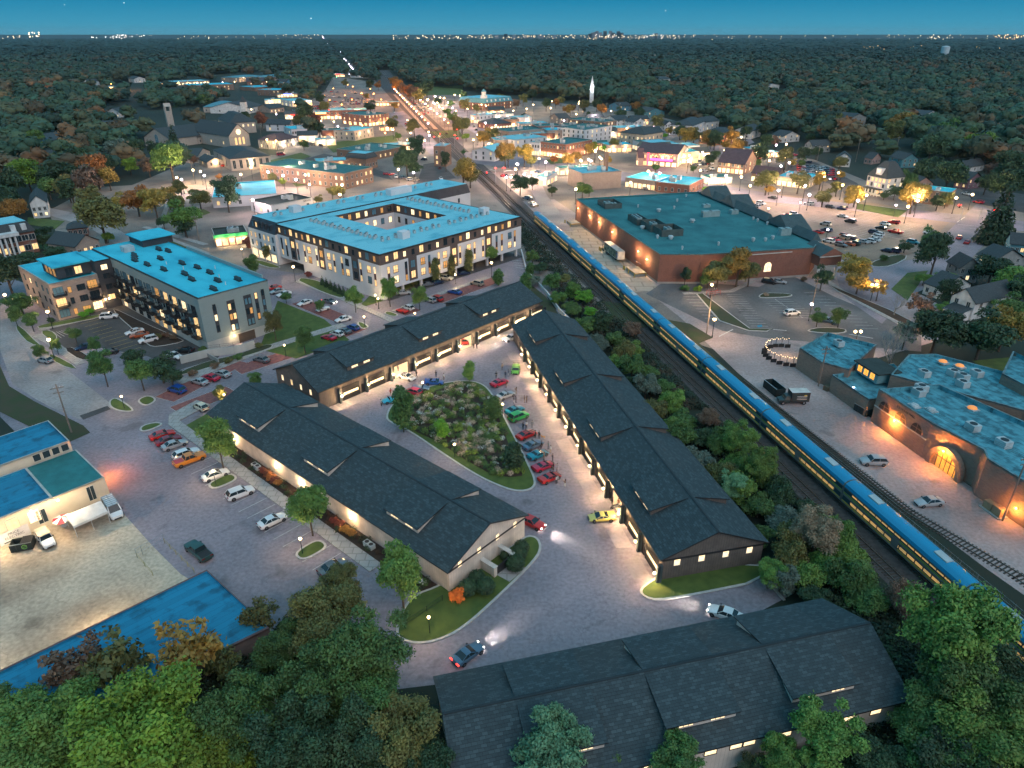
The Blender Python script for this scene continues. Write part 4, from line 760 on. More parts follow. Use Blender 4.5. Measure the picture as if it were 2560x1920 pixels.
def parapet_roof(t,pts,z,roofmat,capmat,pw=.3,ph=.5,name='roof'):
    """flat roof sheet with raised cap around"""
    b=MB();ins=offset(pts,pw);n=len(pts);P=[Vector((p[0],p[1])) for p in pts]
    if sum(P[i][0]*P[(i+1)%n][1]-P[(i+1)%n][0]*P[i][1] for i in range(n))<0:P=P[::-1]
    v=[(p[0],p[1],z-ph) for p in ins];b.add(v,[tuple(range(n))],0)
    for i in range(n):
        j=(i+1)%n;a,c,ci,ai=P[i],P[j],ins[j],ins[i]
        b.quad((a[0],a[1],z),(c[0],c[1],z),(ci[0],ci[1],z),(ai[0],ai[1],z),1);b.quad((ai[0],ai[1],z),(ci[0],ci[1],z),(ci[0],ci[1],z-ph),(ai[0],ai[1],z-ph),0)
        b.quad((a[0],a[1],z-.35),(c[0],c[1],z-.35),(c[0],c[1],z),(a[0],a[1],z),1)
    return b.ob(name,[roofmat,capmat],t)
def walls(t,pts,z0,z1,mat,name='wall',skip=()):
    b=MB();n=len(pts);P=[Vector((p[0],p[1])) for p in pts]
    if sum(P[i][0]*P[(i+1)%n][1]-P[(i+1)%n][0]*P[i][1] for i in range(n))<0:P=P[::-1]
    for i in range(n):
        if i in skip:continue
        a,c=P[i],P[(i+1)%n];b.quad((a[0],a[1],z0),(c[0],c[1],z0),(c[0],c[1],z1),(a[0],a[1],z1))
    return b.ob(name,mat,t)
def rect(x0,x1,y0,y1):return[(x0,y0),(x1,y0),(x1,y1),(x0,y1)]
def litpick(p=.6):
    r=RN.random();return (m_lit if r<p*.55 else m_lit2 if r<p*.8 else m_litd if r<p else m_glass if RN.random()<.6 else m_glassb)
# ---- F white and brown courtyard apartments
t=frame_thing('apartment_building',FF,'large white and brown apartment block with a courtyard cut in its pale blue roof','apartment building')
XF,YF,ZF=55.5,-63.5,14.2
b=MB()
def ringwalls(b,z0,z1):
    o=rect(0,XF,YF,0)[::-1];o=[(0,0),(XF,0),(XF,YF),(0,YF)]
    for i in range(4):
        a,c=o[i],o[(i+1)%4];b.quad((c[0],c[1],z0),(a[0],a[1],z0),(a[0],a[1],z1),(c[0],c[1],z1))
ringwalls(b,2.9,ZF-3.3);b.quad((0,YF,2.9),(0,0,2.9),(XF,0,2.9),(XF,YF,2.9));wl=b.ob('lower_wall',m_stucco,t)
b=MB();ringwalls(b,ZF-3.3,ZF);b.ob('upper_wall',m_brown,t)
# underside parking level: recessed wall and columns
walls(t,rect(6,50,YF+6,-8),0,2.9,m_dclad,'parking_wall');sheetp=MB();sheetp.box(-1.5,50,YF,-1,.03,.06).ob('parking_slab',m_asphd,t)
for x,y in [(1,-1-k*7.6) for k in range(9)]+[(XF*.5,-1),(10,-1),(20,-1),(8,YF+1)]:
    MB().box(x-.35,x+.35,y-.35,y+.35,0,2.9).ob('column',m_stucco,t)
b=MB();b.box(-.02,XF-14,-1.6,-.0,0,2.9);b.ob('ground_wall',m_stucco,t)
for i in range(3):light('carport_light','POINT',(3.5,-12-i*18,2.4),110,WARM,t,.2)
# roof ring with courtyard
CX0,CX1,CY0,CY1=21,50.5,-47.3,-20.2
b=MB();zr=ZF+.02
for r in((0,CX0,YF,0),(CX1,XF,YF,0),(CX0,CX1,YF,CY0),(CX0,CX1,CY1,0)):b.quad((r[0],r[2],zr),(r[1],r[2],zr),(r[1],r[3],zr),(r[0],r[3],zr))
rf=b.ob('roof',m_memb,t)
b=MB()
for x0,x1,y0,y1 in((-.15,XF,-.12,.15),(-.15,XF,YF-.15,YF+.12),(-.15,.12,YF+.12,-.12),(XF-.1,XF+.1,YF+.12,-.12)):b.box(x0,x1,y0,y1,ZF-.35,ZF+.12)
b.ob('roof_edge',m_dark,rf)
b=MB()
for (a,c) in(((CX0,CY0),(CX1,CY0)),((CX1,CY0),(CX1,CY1)),((CX1,CY1),(CX0,CY1)),((CX0,CY1),(CX0,CY0))):
    b.quad((a[0],a[1],ZF-3.3),(c[0],c[1],ZF-3.3),(c[0],c[1],ZF),(a[0],a[1],ZF),1);b.quad((a[0],a[1],3),(c[0],c[1],3),(c[0],c[1],ZF-3.3),(a[0],a[1],ZF-3.3),0)
b.quad((CX0,CY0,3.),(CX1,CY0,3.),(CX1,CY1,3.),(CX0,CY1,3.),2);cw=b.ob('courtyard_wall',[m_stucco,m_brown,m_paver],t)
# mansard wing along the far street
MX0,MX1,MY0,MY1=XF,73.,-94.,1.
wb=MB();wb.prism(rect(MX0,MX1,MY0,MY1),0,10.6);wb.ob('wing_wall',m_stucco,t)
b=MB();zt=ZF+.35;i_=1.6
A_=[(MX0,MY0),(MX1,MY0),(MX1,MY1),(MX0,MY1)];B_=[(MX0+.3,MY0+i_),(MX1-i_,MY0+i_),(MX1-i_,MY1-i_),(MX0+.3,MY1-i_)]
for k in range(4):
    a,c=A_[k],A_[(k+1)%4];d,e=B_[(k+1)%4],B_[k];b.quad((a[0],a[1],10.6),(c[0],c[1],10.6),(d[0],d[1],zt),(e[0],e[1],zt),1)
b.add([(p[0],p[1],zt) for p in B_],[(0,1,2,3)],0);wr=b.ob('mansard_roof',[m_memb,m_mans],t)
for k in range(5):
    y0=MY1;x=MX0+3+k*2.9 if k<4 else MX0+14
    d=MB();d.box(x-.75,x+.75,y0-1.6,y0-.25,11.2,13.5);d=d.ob('dormer',m_mans,wr);put_win(d,x,y0-.24,11.4,0,1.2,1.8,litpick(.4),bars=1)
b=MB();b.box(MX0+.5,MX1-.5,MY1+.01,MY1+.12,3.6,4.0);b.ob('shop_band',m_trim,t)
for k in range(4):put_win(t,MX0+2.5+k*4.1,MY1+.03,.4,0,3.2,2.9,m_lit2,m_dark,3,'shop_window')
for zz in(4.6,7.6):
    for k in range(6):put_win(t,MX0+1.6+k*2.8,MY1+.02,zz,0,1.0,1.9,litpick(.5),m_dark,1)
for k in range(4):put_win(t,MX0-.02,-66-k*7,7.4,PI/2,1.,1.8,litpick(.4),m_dark,1)
# windows, SW face (y=0, outward +y) and SE face (x=0, outward -x)
def apt_windows(face,L,skipz=False):
    k=0;x=2.6
    while x<L-1.5:
        def P(u,z,w,h,mat,bars=1,name='window'):
            if face=='sw':return put_win(t,u,.02,z,0,w,h,mat,m_dark,bars,name)
            return put_win(t,-.02,-u,z,PI/2,w,h,mat,m_dark,bars,name)
        P(x,ZF-2.6,1.15 if k%3!=1 else 1.7,1.75 if k%3!=1 else 2.2,litpick(.75))
        u=x+(-.4 if k%2 else .3)
        if k%5==3:
            b=MB();(b.box(u-1.7,u+1.7,.005,.05,3.6,ZF-3.3) if face=='sw' else b.box(-.05,-.005,-u-1.7,-u+1.7,3.6,ZF-3.3));b.ob('brown_bay',m_brown,t)
            for z in(4.3,7.6):P(u,z,1.8,2.3,litpick(.8)).location[1 if face=='sw' else 0]+=.05*(1 if face=='sw' else -1)
        elif k%3==1:
            for z in(4.2,7.5):
                o=P(u,z,1.8,2.3,litpick(.8));b=MB()
                if face=='sw':b.box(u-1,u+1,.05,.16,z+.05,z+.14);b.box(u-1,u+1,.13,.16,z+.85,z+.92);[b.box(u-1+i*.33-.015,u-1+i*.33+.015,.12,.15,z+.1,z+.88) for i in range(7)]
                else:b.box(-.16,-.05,-u-1,-u+1,z+.05,z+.14);b.box(-.16,-.13,-u-1,-u+1,z+.85,z+.92);[b.box(-.15,-.12,-u-1+i*.33-.015,-u-1+i*.33+.015,z+.1,z+.88) for i in range(7)]
                b.ob('balcony_rail',m_dark,t)
        else:
            P(u,7.8,.95,2.2,litpick(.7));P(u,4.0,.95,2.0,litpick(.7));b=MB()
            (b.box(u-.47,u+.47,.01,.06,6.02,7.78) if face=='sw' else b.box(-.06,-.01,-u-.47,-u+.47,6.02,7.78));b.ob('spandrel_panel',M('plum_panel',(.07,.03,.035),.6),t)
        k+=1;x+=3.4
apt_windows('sw',XF);apt_windows('se',-YF)
for i in range(7):
    x=CX0+2+i*4.1;put_win(t,x,CY0+.02,ZF-2.6,0,1.3 if i%2 else 1.9,2.,litpick(.85),m_dark,1);put_win(t,x,CY0+.02,7.4,0,1.3,2.2,litpick(.7),m_dark,1)
    y=CY0+2+i*3.7;put_win(t,CX1-.02,y,ZF-2.6,PI/2,1.3 if i%2 else 1.9,2.,litpick(.85),m_dark,1);put_win(t,CX1-.02,y,7.4,PI/2,1.5,2.2,litpick(.7),m_dark,1)
for x in[5+i*4.2 for i in range(10)]:
    pass
def cond(x,y,z,parent):
    b=MB();b.box(-.4,.4,-.4,.4,0,.95);b.tube((0,0,.95),(0,0,1.02),.33,n=8,mi=1);return b.mesh('roof_condenser',[m_hvac,m_dark])
CO=cond(0,0,0,None);zr+=0
for i in range(9):
    for j in range(3):ob('roof_condenser',CO,t,(11.+j%2*1.6,-10-i*5.4-j*1.2-(2 if i>4 else 0),ZF+.03))
for i in range(8):
    for j in range(3):ob('roof_condenser',CO,t,(15+i*4.6+j*1.1,-10.-(j%2)*1.5,ZF+.03));ob('roof_condenser',CO,t,(18+i*4.4+j*1.1,-55.-(j%2)*1.5,ZF+.03))
for i in range(9):
    for j in range(3):ob('roof_condenser',CO,t,(64.5+j%2*1.4,-5-i*9.-j*1.4,ZF+.37))
for x,y,z,w,d,h in((9,-17,ZF,2.6,3,2.3),(12.5,-57.5,ZF,2.6,3,2.3),(65,-14,ZF+.35,3,3.4,2.2),(62,-60,ZF+.35,3.2,11,2.4)):unit(t,x,y,z,w,d,h,m_stucco,'stair_hood')
# ---- E grey L-shaped apartments
t=frame_thing('apartment_building',FE,'grey apartment block with bright blue roof, balconies and a brick wing','apartment building')
ZE=14.3
walls(t,rect(0,66,-19,0),2.8,ZE+.3,m_gclad);b=MB();b.prism(rect(.15,66,-18.85,-.15),0,2.8);b.ob('plinth',M('raw_concrete',(.5,.5,.47),.85,c2=(.38,.4,.38),sc=.4,st=(1,1,.25)),t)
parapet_roof(t,rect(0,66,-19,0),ZE+.3,m_membE,m_dark,.3,.3)
b=MB();b.box(2,44,-19,-18.6,ZE+.3,ZE+1.2);b.ob('rear_parapet',m_gclad,t)
walls(t,rect(52.3,66,.02,4.5),0,ZE,m_dclad,'link_wall');parapet_roof(t,rect(52.3,66,0,4.5),ZE,m_membE,m_dark,.2,.2,'link_roof')
walls(t,rect(52.3,78,4.5,17),0,10.75,m_brickt,'brick_wall');parapet_roof(t,rect(52.3,78,4.5,17),10.75,m_membE,m_trim,.35,.7,'terrace_roof')
b=MB();b.prism(rect(55.5,67,4.5,13.5),10.6,13.9);b.ob('penthouse_wall',m_dclad,t)
b=MB();b.prism(rect(54.8,67.6,3.6,14.4),13.9,14.3);b.ob('penthouse_roof',[m_membE],t)
b=MB();b.prism(rect(56.5,66,-20.3,-11.2),ZE,ZE+2.2);b.ob('stair_wall',m_dclad,t);MB().prism(rect(55.6,66.8,-21,-10.6),ZE+2.2,ZE+2.5).ob('stair_roof',m_membE,t)
MB().box(54.5,57.5,-8,-5,ZE,ZE+1.6).ob('roof_hatch',m_hvac,t)
for x,y in((44,-3.5),(46.5,-4.5),(49,-5.5),(40,-9),(37,-4),(31,-11),(29,-5),(24,-12),(21,-7),(17,-12),(15,-6),(9,-10),(6,-14),(3.5,-6),(50,-13),(46,-14)):
    b=MB()
    for k in range(3):b.box(x-1.2+k*.9,x-.5+k*.9,y-.35,y+.35,ZE+.35,ZE+1.0,0);b.tube((x-.85+k*.9,y,ZE+1.),(x-.85+k*.9,y,ZE+1.05),.28,n=8,mi=1)
    b.box(x-1.4,x+1.5,y-.5,y+.5,ZE+.02,ZE+.3,1);b.ob('roof_condenser',[M('dark_condenser',(.06,.09,.1),.5),m_dark],t)
for x,y in((34,-8),(26,-9),(12,-12),(20,-15),(5,-10)):
    b=MB();b.tube((x,y,ZE),(x,y,ZE+.9),.12,n=6);b.ob('roof_vent',m_white,t)
# SE end windows: dark vertical strips with stacked panes
for y,w,z0,z1 in((-3.6,.95,4.5,11.4),(-8,2.1,3.6,11.9),(-12.6,2.1,3.8,12.1),(-15,.95,4.6,12.),(-17,.95,5.,12.1)):
    b=MB();b.box(-.05,-.01,y-w/2,y+w/2,z0,z1);b.ob('window_strip',m_dclad,t)
    for z in(z0+.25,z0+3.1,z0+5.8):
        if w>1.5:
            for s in(-.5,.5):put_win(t,-.06,y+s,z,PI/2,.85,1.7,litpick(.35),m_dark,0)
        else:put_win(t,-.06,y,z,PI/2,.8,1.7,litpick(.4),m_dark,0)
# SW face balconies
def balcony(x,y,z,w,d,rot=0):
    b=MB();b.box(-w/2,w/2,0,d,0,.16)
    for i in range(int(w/.16)+1):b.box(-w/2+i*.16-.012,-w/2+i*.16+.012,d-.05,d-.02,.16,1.1)
    for s in(-1,1):
        b.box(s*w/2-.03,s*w/2+.03,0,d,1.05,1.12)
        for i in range(8):b.box(s*w/2-.02,s*w/2+.02,i*d/8,i*d/8+.025,.16,1.05)
    b.box(-w/2,w/2,d-.06,d,1.05,1.12);return b
BAL=balcony(0,0,0,3.2,1.5).mesh('balcony',m_dark)
for k in range(10):
    x=3.5+k*5.1
    for z in(3.4,6.4,9.4):
        if k>3 or True:
            put_win(t,x,.02,z+.1,0,2.4,2.3,litpick(.45),m_dark,2);put_win(t,x+2.4,.02,z+.6,0,.8,1.7,litpick(.35),m_dark,0)
            ob('balcony',BAL,t,(x,.03,z-.1))
    if k>2:put_win(t,x,-.12,.3,0,2.4,2.2,litpick(.5),m_dark,2)
for k in range(4):
    x=1.0+k*.0
for y,kind in((15.2,0),(12.4,1),(9.4,2),(6.4,0)):
    for z in(.7,3.9,7.1):
        w=2.6 if kind==0 else 1. if kind==1 else 2.2
        put_win(t,52.28,y,z,PI/2,w,1.8 if kind else 2.3,litpick(.55),m_dark,2 if w>1.5 else 0)
        if kind==0 and z>1:
            o=ob('balcony',BAL,t,(52.25,y,z-.1),PI/2)
for x in(55,59,64,69,74):
    for z in(1,4.2,7.3):put_win(t,x,17.02,z,0,1.3,1.7,litpick(.3),m_dark,0)
for y in(6,8.4):put_win(t,55.48,y+2,11.0,PI/2,1.9,2.2,m_lit if y<7 else m_glass,m_dark,1)
for x in(57.5,60.5,63.5):put_win(t,x,13.52,10.9,0,2.2,2.4,m_litd,m_dark,2)
for z in(2.5,5.6,8.8,11.4):put_win(t,52.28,2.2,z,PI/2,1.8,1.6,litpick(.3),m_dark,1)
b=MB();b.box(-.06,-.01,-13,-8.4,0,2.5);b.ob('garage_door',M('brown_door',(.1,.07,.05),.7,pat='wall',ps=(6,.45)),t)
L=ob('wall_lamp',BAYD['lamp'],t,(-.05,-7.2,2.5),PI/2);light('lamp_glow','POINT',(0,.6,.1),300,WARM,L,.15)
for y,z in((3.2,3.),(4.2,3.)):
    L=ob('wall_lamp',BAYD['lamp'],t,(52.2,y,z),PI/2)
light('lamp_glow','POINT',(0,.8,.1),340,WARM,L,.15)
b=MB();b.box(-7.5,0,1.2,1.5,0,1.1);b.ob('ramp_wall',m_conc,t)
rw=thing('retaining_wall',(0,0,0),0,'pale concrete retaining wall with wire fence below the grey apartments','wall')
def wallpath(name,pts,h,w,mat,parent=None,z=0):
    b=MB();P=[Vector((p[0],p[1])) for p in pts]
    for i in range(len(P)-1):
        u=(P[i+1]-P[i]).normalized();v=Vector((-u.y,u.x))*w/2;b.prism([P[i]+v,P[i+1]+v,P[i+1]-v,P[i]-v],z,z+h)
    return b.ob(name,mat,parent)
rp=[q(4,1165,1105),q(4,1340,1060),q(4,1510,1040),q(4,1640,1000)]
wallpath('wall_face',rp,2.0,.3,MT['raw_concrete'],rw)
def mesh_fence(name,pts,h,label,parent=None,mat=m_dark,step=2.5,z=0,bars=.25,rails=2):
    t=parent or thing(name,(0,0,0),0,label,'fence')
    for i in range(len(pts)-1):
        a,c=Vector(pts[i]),Vector(pts[i+1]);a.z=c.z=z;L=(c-a).length;u=(c-a)/L;n=max(1,int(L/step));b=MB()
        for k in range(n+1):MB().tube(a+u*(L*k/n),a+u*(L*k/n)+Vector((0,0,h+.05)),.04,n=5).ob('post',mat,t)
        for k in range(rails):zz=Vector((0,0,h*(k+1)/rails));b.tube(a+zz,c+zz,.022,n=4,cap=False)
        m=int(L/bars)
        for k in range(m):
            p=a+u*(L*k/m);b.tube(p+Vector((0,0,.05)),p+Vector((0,0,h)),.008,n=3,cap=False)
        b.ob('infill',mat,t)
    return t
mesh_fence('x',[p+Vector((0,0,0)) for p in rp],1.0,'',rw,m_dark,2.5,2.0,.3)
# ---- G brick supermarket
t=frame_thing('supermarket_building',FG,'big brick supermarket with a flat dark teal roof and loading dock','shop building')
ZG=9.8
GP=[(0,0),(85,0),(86.5,-58.5),(2,-58.5),(-4.5,-52),(-3.2,-12.7)]
walls(t,GP,.7,ZG,m_brick);walls(t,[(p[0]+(.05 if p[0]<1 else -.05),p[1]) for p in GP],0,.7,m_conc,'plinth');parapet_roof(t,GP,ZG,m_gravel,M('coping_teal',(.16,.3,.3),.6),.35,.6)
b=MB()
b.prism([(2,-58.5),(86,-58.5),(86,-56.6),(2,-56.6)],ZG-.2,ZG+.02)
for x0,x1 in((3,16.5),(31,84)):
    v=[(x0,-56.2,ZG-.1),(x1,-56.2,ZG-.1),(x1,-60.2,ZG-.6),(x0,-60.2,ZG-.6),(x0+1,-58.6,ZG+2.3),(x1-1,-58.6,ZG+2.3)];b.add(v,[(0,4,5,1),(2,5,4,3),(0,3,4),(1,5,2)])
for xc,w in((24,7.5),(60,6),(78,6)):
    v=[(xc-w,-56.,ZG),(xc+w,-56,ZG),(xc+w,-66,ZG-.4),(xc-w,-66,ZG-.4),(xc,-57,ZG+4),(xc,-65.5,ZG+3.8)];b.add(v,[(0,4,1),(1,4,5,2),(3,5,4,0),(2,5,3)])
b.ob('mansard_roof',M('teal_shingle',(.065,.1,.105),.8,c2=(.05,.08,.085),sc=.7),t)
b=MB()
for xc,w in((24,7),(60,5.5),(78,5.5)):b.prism(rect(xc-w,xc+w,-65.5,-58.5),0,ZG-.5)
b.ob('entrance_wall',m_brick,t)
for x in(20,24,28,58,62,76,80):put_win(t,x,-65.52,.3,PI,2.6,3.,m_lit2,m_dark,1,'shop_window')
for x,y,w,d,h in((72,-9,3,2.4,1.6),(45,-41,2,7,2.2),(47,-52,2.4,3,1.6),(14,-53,2.4,4,2.4),(70,-11,2,2,1.5),(60,-47,2,3,1.2)):unit(t,x,y,ZG-.6,w,d,h,M('unit_teal',(.3,.42,.42),.5),'roof_unit',2)
def screen(x0,x1,y0,y1,h):
    b=MB()
    for a in(x0,x1):b.box(a-.08,a+.08,y0,y1,ZG-.6,ZG-.6+h)
    for a in(y0,y1):b.box(x0,x1,a-.08,a+.08,ZG-.6,ZG-.6+h)
    b.ob('plant_screen',M('wood_screen',(.1,.13,.12),.85,pat='boards',ps=(.35,.12)),t)
screen(66,75,-13,-6,2);screen(38,47,-12,-8,2.2);screen(28,37,-15,-9,2.4);screen(21,29,-18,-10,2.4)
for x,y in((42,-10),(33,-12),(25,-14),(45,-10)):unit(t,x,y,ZG-.6,3,2,2.2,M('unit_teal',(.3,.42,.42),.5),'roof_unit',2)
for x,y,r in((57,-25,1),(38,-30,1.1),(18,-12,1),(33,-8,1),(60,-33,.5),(20,-8,.6),(7,-24,.5),(9,-38,.7),(8,-42,.6),(10,-46,.7),(33,-54,.5),(36,-54,.5),(28,-55,.5),(72,-40,.5),(80,-48,.5),(5,-10,.4),(66,-20,.4)):
    b=MB();b.tube((x,y,ZG-.6),(x,y,ZG+.1),r*.7,n=10);b.tube((x,y,ZG+.1),(x,y,ZG+.6),r,r*.8,10);b.ob('roof_fan',m_hvac,t)
for x,z in((9,5.5),(16.5,6.1),(41,6.6),(55.5,6.8),(66.5,6.8),(81,6.6)):
    L=ob('wall_lamp',BAYD['lamp'],t,(x,.03,z));light('lamp_glow','POINT',(0,1.2,-.1),1500,(1,.55,.22),L,.2)
L=ob('wall_lamp',BAYD['lamp'],t,(-3.6,-17,5.5),PI/2);light('lamp_glow','POINT',(0,.9,0),380,(1,.55,.22),L,.2)
def arch(parent,x,y,z,rot,w,h,mat,n=10,name='arched_window',frame=None):
    b=MB();v=[(-w/2,.03,0),(w/2,.03,0),(w/2,.03,h-w/2)]+[(w/2*math.cos(PI*i/n),.03,h-w/2+w/2*math.sin(PI*i/n)) for i in range(1,n)]+[(-w/2,.03,h-w/2)]
    b.add(v,[tuple(range(len(v)))[::-1]],1)
    for i in range(len(v)):
        a,c=Vector(v[i]),Vector(v[(i+1)%len(v)]);b.tube(a,c,.07,n=4)
    b.box(-.03,.03,.02,.07,0,h);b.box(-w/2,w/2,.02,.07,h*.45,h*.45+.06)
    o=b.ob(name,[frame or m_trim,mat],parent,loc=(x,y,z));o.rotation_euler[2]=rot;return o
for y in(-36.5,-43.5):arch(t,-4.0,y,2.6,PI/2,2.6,3.2,m_lit2)
b=MB();b.box(-3.4,-3.3,-26,-14,3.4,3.6);b.box(-4.25,-4.12,-50,-30,8.6,8.9);b.ob('stone_band',m_trim,t)
# entrance portico at the corner
px,py=-4.,-56.
b=MB();b.box(px-4.6,px+3.4,py-4,py+4,4.6,8);b.ob('portico_wall',m_brick,t)
v=[(px-5.2,py-4.5,8),(px-5.2,py+4.5,8),(px-5.2,py,10.4),(px+6,py-4.5,8),(px+6,py+4.5,8),(px+6,py,10.4)]
MB().add(v,[(0,2,1),(0,3,5,2),(1,2,5,4),(3,4,5)]).ob('portico_roof',MT['teal_shingle'],t);MB().add([(px-5.25,py-4.4,7.9),(px-5.25,py+4.4,7.9),(px-5.25,py+4.4,8.2),(px-5.25,py,10.5),(px-5.25,py-4.4,8.2)],[(0,1,2,3,4)]).ob('pediment',m_brick,t)
b=MB();b.box(px-4.9,px-4.6,py-4.2,py+4.2,4.3,4.7);b.box(px-5.4,px-5.25,py-4.8,py+4.8,7.75,8.05);b.ob('stone_band',m_trim,t)
for y in(py-3.3,py+3.3):MB().tube((px-4,y,0),(px-4,y,4.6),.45,n=10).ob('column',m_white,t)
light('porch_light','POINT',(px-1.5,py,4.2),420,(1,.62,.3),t,.3)
# dock platforms, bollards
for x0,x1 in((77,83),(8,15.5)):
    t2=thing('dock_platform',FG.w(x0,0),FG.a,'raised concrete loading platform with yellow edge '+('at the far end' if x0>50 else 'at the near end')+' of the supermarket dock','platform');L=x1-x0
    MB().box(0,L,.3,4.4,0,1.2).ob('slab',m_conc,t2);b=MB();b.box(0,L,4.4,4.46,.95,1.2);b.box(-.06,0,.3,4.4,.95,1.2);b.ob('edge_strip',M('yellow_paint',(.62,.4,.05),.6),t2)
    if x0<50:b=MB();b.box(.2,2.6,2.,4.2,1.9,2.05);o=b.ob('dock_sign',M('sign_navy',(.03,.04,.12),.5,c2=(.2,.1,.08),sc=1.2,thr=(.48,.54)),t2,loc=(3.,0.2,0.4));o.rotation_euler[0]=.5
BOL=MB();BOL.tube((0,0,0),(0,0,1.25),.14,n=8);BOL.ball((0,0,1.25),.14,0,8,4);BOL=BOL.mesh('bollard',MT['yellow_paint'],40)
for x,y in((15.8,4.9),(16.4,4.9),(17,4.9),(7.4,4.9),(7.4,.8),(39,5),(40,5),(41,5),(84,5),(83.4,5),(76.4,5),(12.2,5)):
    auto(ob('bollard',BOL,None,FG.w(x,y,.05)),'yellow bollard','bollard','yellow bollards on the loading dock')
dk=thing('forklift',FG.w(40.5,3.2,.05),FG.a,'cream and brown forklift at the front of the semi trailer','forklift')
b=MB();b.box(-1.,1,-.6,.6,.35,1.1);b.ob('body',M('forklift_cream',(.6,.45,.25),.6),dk);b=MB()
for x,y in((-.8,-.5),(-.8,.5),(.6,-.5),(.6,.5)):b.tube((x,y,1.1),(x*.8,y,2.1),.04)
b.box(-.75,.55,-.5,.5,2.1,2.16);b.ob('cage',m_dark,dk);b=MB();b.box(1,1.15,-.45,-.35,.1,2.4);b.box(1,1.15,.35,.45,.1,2.4);b.box(1.1,2.1,-.3,-.2,.1,.16);b.box(1.1,2.1,.2,.3,.1,.16);b.ob('mast',m_steel,dk)
for x in(-.7,.7):
    for y in(-.55,.55):MB().tube((x,y-.1,.3),(x,y+.1,.3),.3,n=10).ob('tyre',m_rubber,dk)
# ---- H old brick mall
t=frame_thing('brick_mall_building',FG,'long old brick mall with arched openings and weathered blue roofs by the alley','shop building')
def lp(n,x,y,z):return FG.l(q(n,x,y,z))
m_old=M('old_brick',(.3,.2,.15),.88,c2=(.2,.13,.1),pat='wall',ps=(.6,.22),c3=(.3,.24,.2),sc=.25,thr=(.4,.7))
def block(pts,z,name='wall',mat=m_old,roof=m_oldroof,ph=.9):
    walls(t,pts,0,z,mat,name);parapet_roof(t,pts,z,roof,M('old_coping',(.16,.3,.33),.7,c2=(.1,.12,.12),sc=.8),.4,ph)
n1=[lp(30,145,255,5.4),lp(30,345,385,5.4),lp(30,605,455,5.4),lp(30,855,225,5.4),lp(30,400,112,5.4)]
block(n1,5.4)
y0=-6.4
block([(-79,y0),(-91,y0),(-91,-20),(-77,-24)],4.2)
block([(-92.9,y0),(-107,y0),(-117,-8.2),(-119.5,-6.4),(-131,-7),(-140,-16),(-140,-30),(-94,-20)],7.6)
block([lp(30,985,500,6.8),lp(30,1150,315,6.8),lp(30,1400,310,6.8),lp(30,2212,520,6.8),lp(30,2400,900,6.8),lp(30,2212,830,6.8)],6.8,ph=.6)
block([lp(30,2010,490,8.5),lp(30,2110,285,8.5),lp(30,2400,420,8.5),lp(30,2300,640,8.5)],8.5)
h0=FG.l(q(30,835,470,5));hb_=MB();hb_.box(h0[0]-4,h0[0]+3,h0[1]-2.5,h0[1]+2.5,4,6.2);hb_.ob('hut_wall',M('teal_board',(.2,.38,.4),.7),t);MB().box(h0[0]-4.5,h0[0]+3.5,h0[1]-3,h0[1]+3,6.2,6.5).ob('hut_roof',M('dark_felt',(.04,.055,.05),.9),t)
for k in range(3):put_win(t,h0[0]+1.6-k*2.,h0[1]+2.52,4.4,0,1.5,1.5,M('amber_window',(.6,.3,.05),.4,emit=(1,.42,.06),es=1.6,sc=1.6),M('teal_frame',(.2,.38,.4),.6),1)
for x in(-95.5,-100,-104.3):arch(t,x,y0+.02,4.0,0,2.9,1.9,M('dark_boarding',(.05,.04,.035),.8),12,'arched_opening',m_old)
b=MB();b.box(-107,-92.9,y0,y0+.12,3.75,3.95);b.ob('stone_band',m_trim,t)
text('ICE HOUSE MALL',.62,m_black,t,(-100.8,y0+.03,6.5),(PI/2,0,PI),'sign_lettering',.03)
# entrance arch
ex=-112.;eb=MB();n=14;R0,R1=3.9,2.9
c0=(-112,-7.2)
for i in range(n):
    a,c_=PI*i/n,PI*(i+1)/n
    P_=[(c0[0]+r*math.cos(g),yy,max(0,1.0+r*math.sin(g))) for yy in(c0[1]+.9,c0[1]-.2) for r,g in((R1,a),(R1,c_),(R0,c_),(R0,a))]
    eb.add(P_,[(0,1,2,3)[::-1],(4,5,1,0),(7,3,2,6)])
for s in(-1,1):eb.box(c0[0]+s*3.4-.5,c0[0]+s*3.4+.5,c0[1]-.2,c0[1]+.9,0,1.02)
eb.ob('brick_arch',m_old,t)
v=[(c0[0]+2.9*math.cos(PI*i/n),c0[1]+.3,1+2.9*math.sin(PI*i/n)) for i in range(n+1)]+[(c0[0]-2.9,c0[1]+.3,0),(c0[0]+2.9,c0[1]+.3,0)]
MB().add(v,[tuple(range(len(v)))[::-1]]).ob('entrance_glazing',M('amber_glazing',(.5,.25,.05),.4,emit=(1,.45,.08),es=.9,sc=1.2),t)
b=MB()
for x in(-2.1,-1.,0,1.,2.1):b.box(c0[0]+x-.05,c0[0]+x+.05,c0[1]+.32,c0[1]+.42,0,3.2 if abs(x)<2 else 2.6)
b.box(c0[0]-2.6,c0[0]+2.6,c0[1]+.32,c0[1]+.42,2.2,2.3);b.ob('door_frames',m_dark,t)
for x,y,z,p in((-99,y0+.05,3.6,2200),(-111.6,-6.2,4.2,2200),(-127,-6.7,2.6,900)):
    L=ob('wall_lamp',BAYD['lamp'],t,(x,y,z));setmat(L,1,m_bulbo);light('lamp_glow','POINT',(0,.9,-.2),p,ORANGE,L,.2)
for x,y in((-81,-9),(-84,-13)):pass
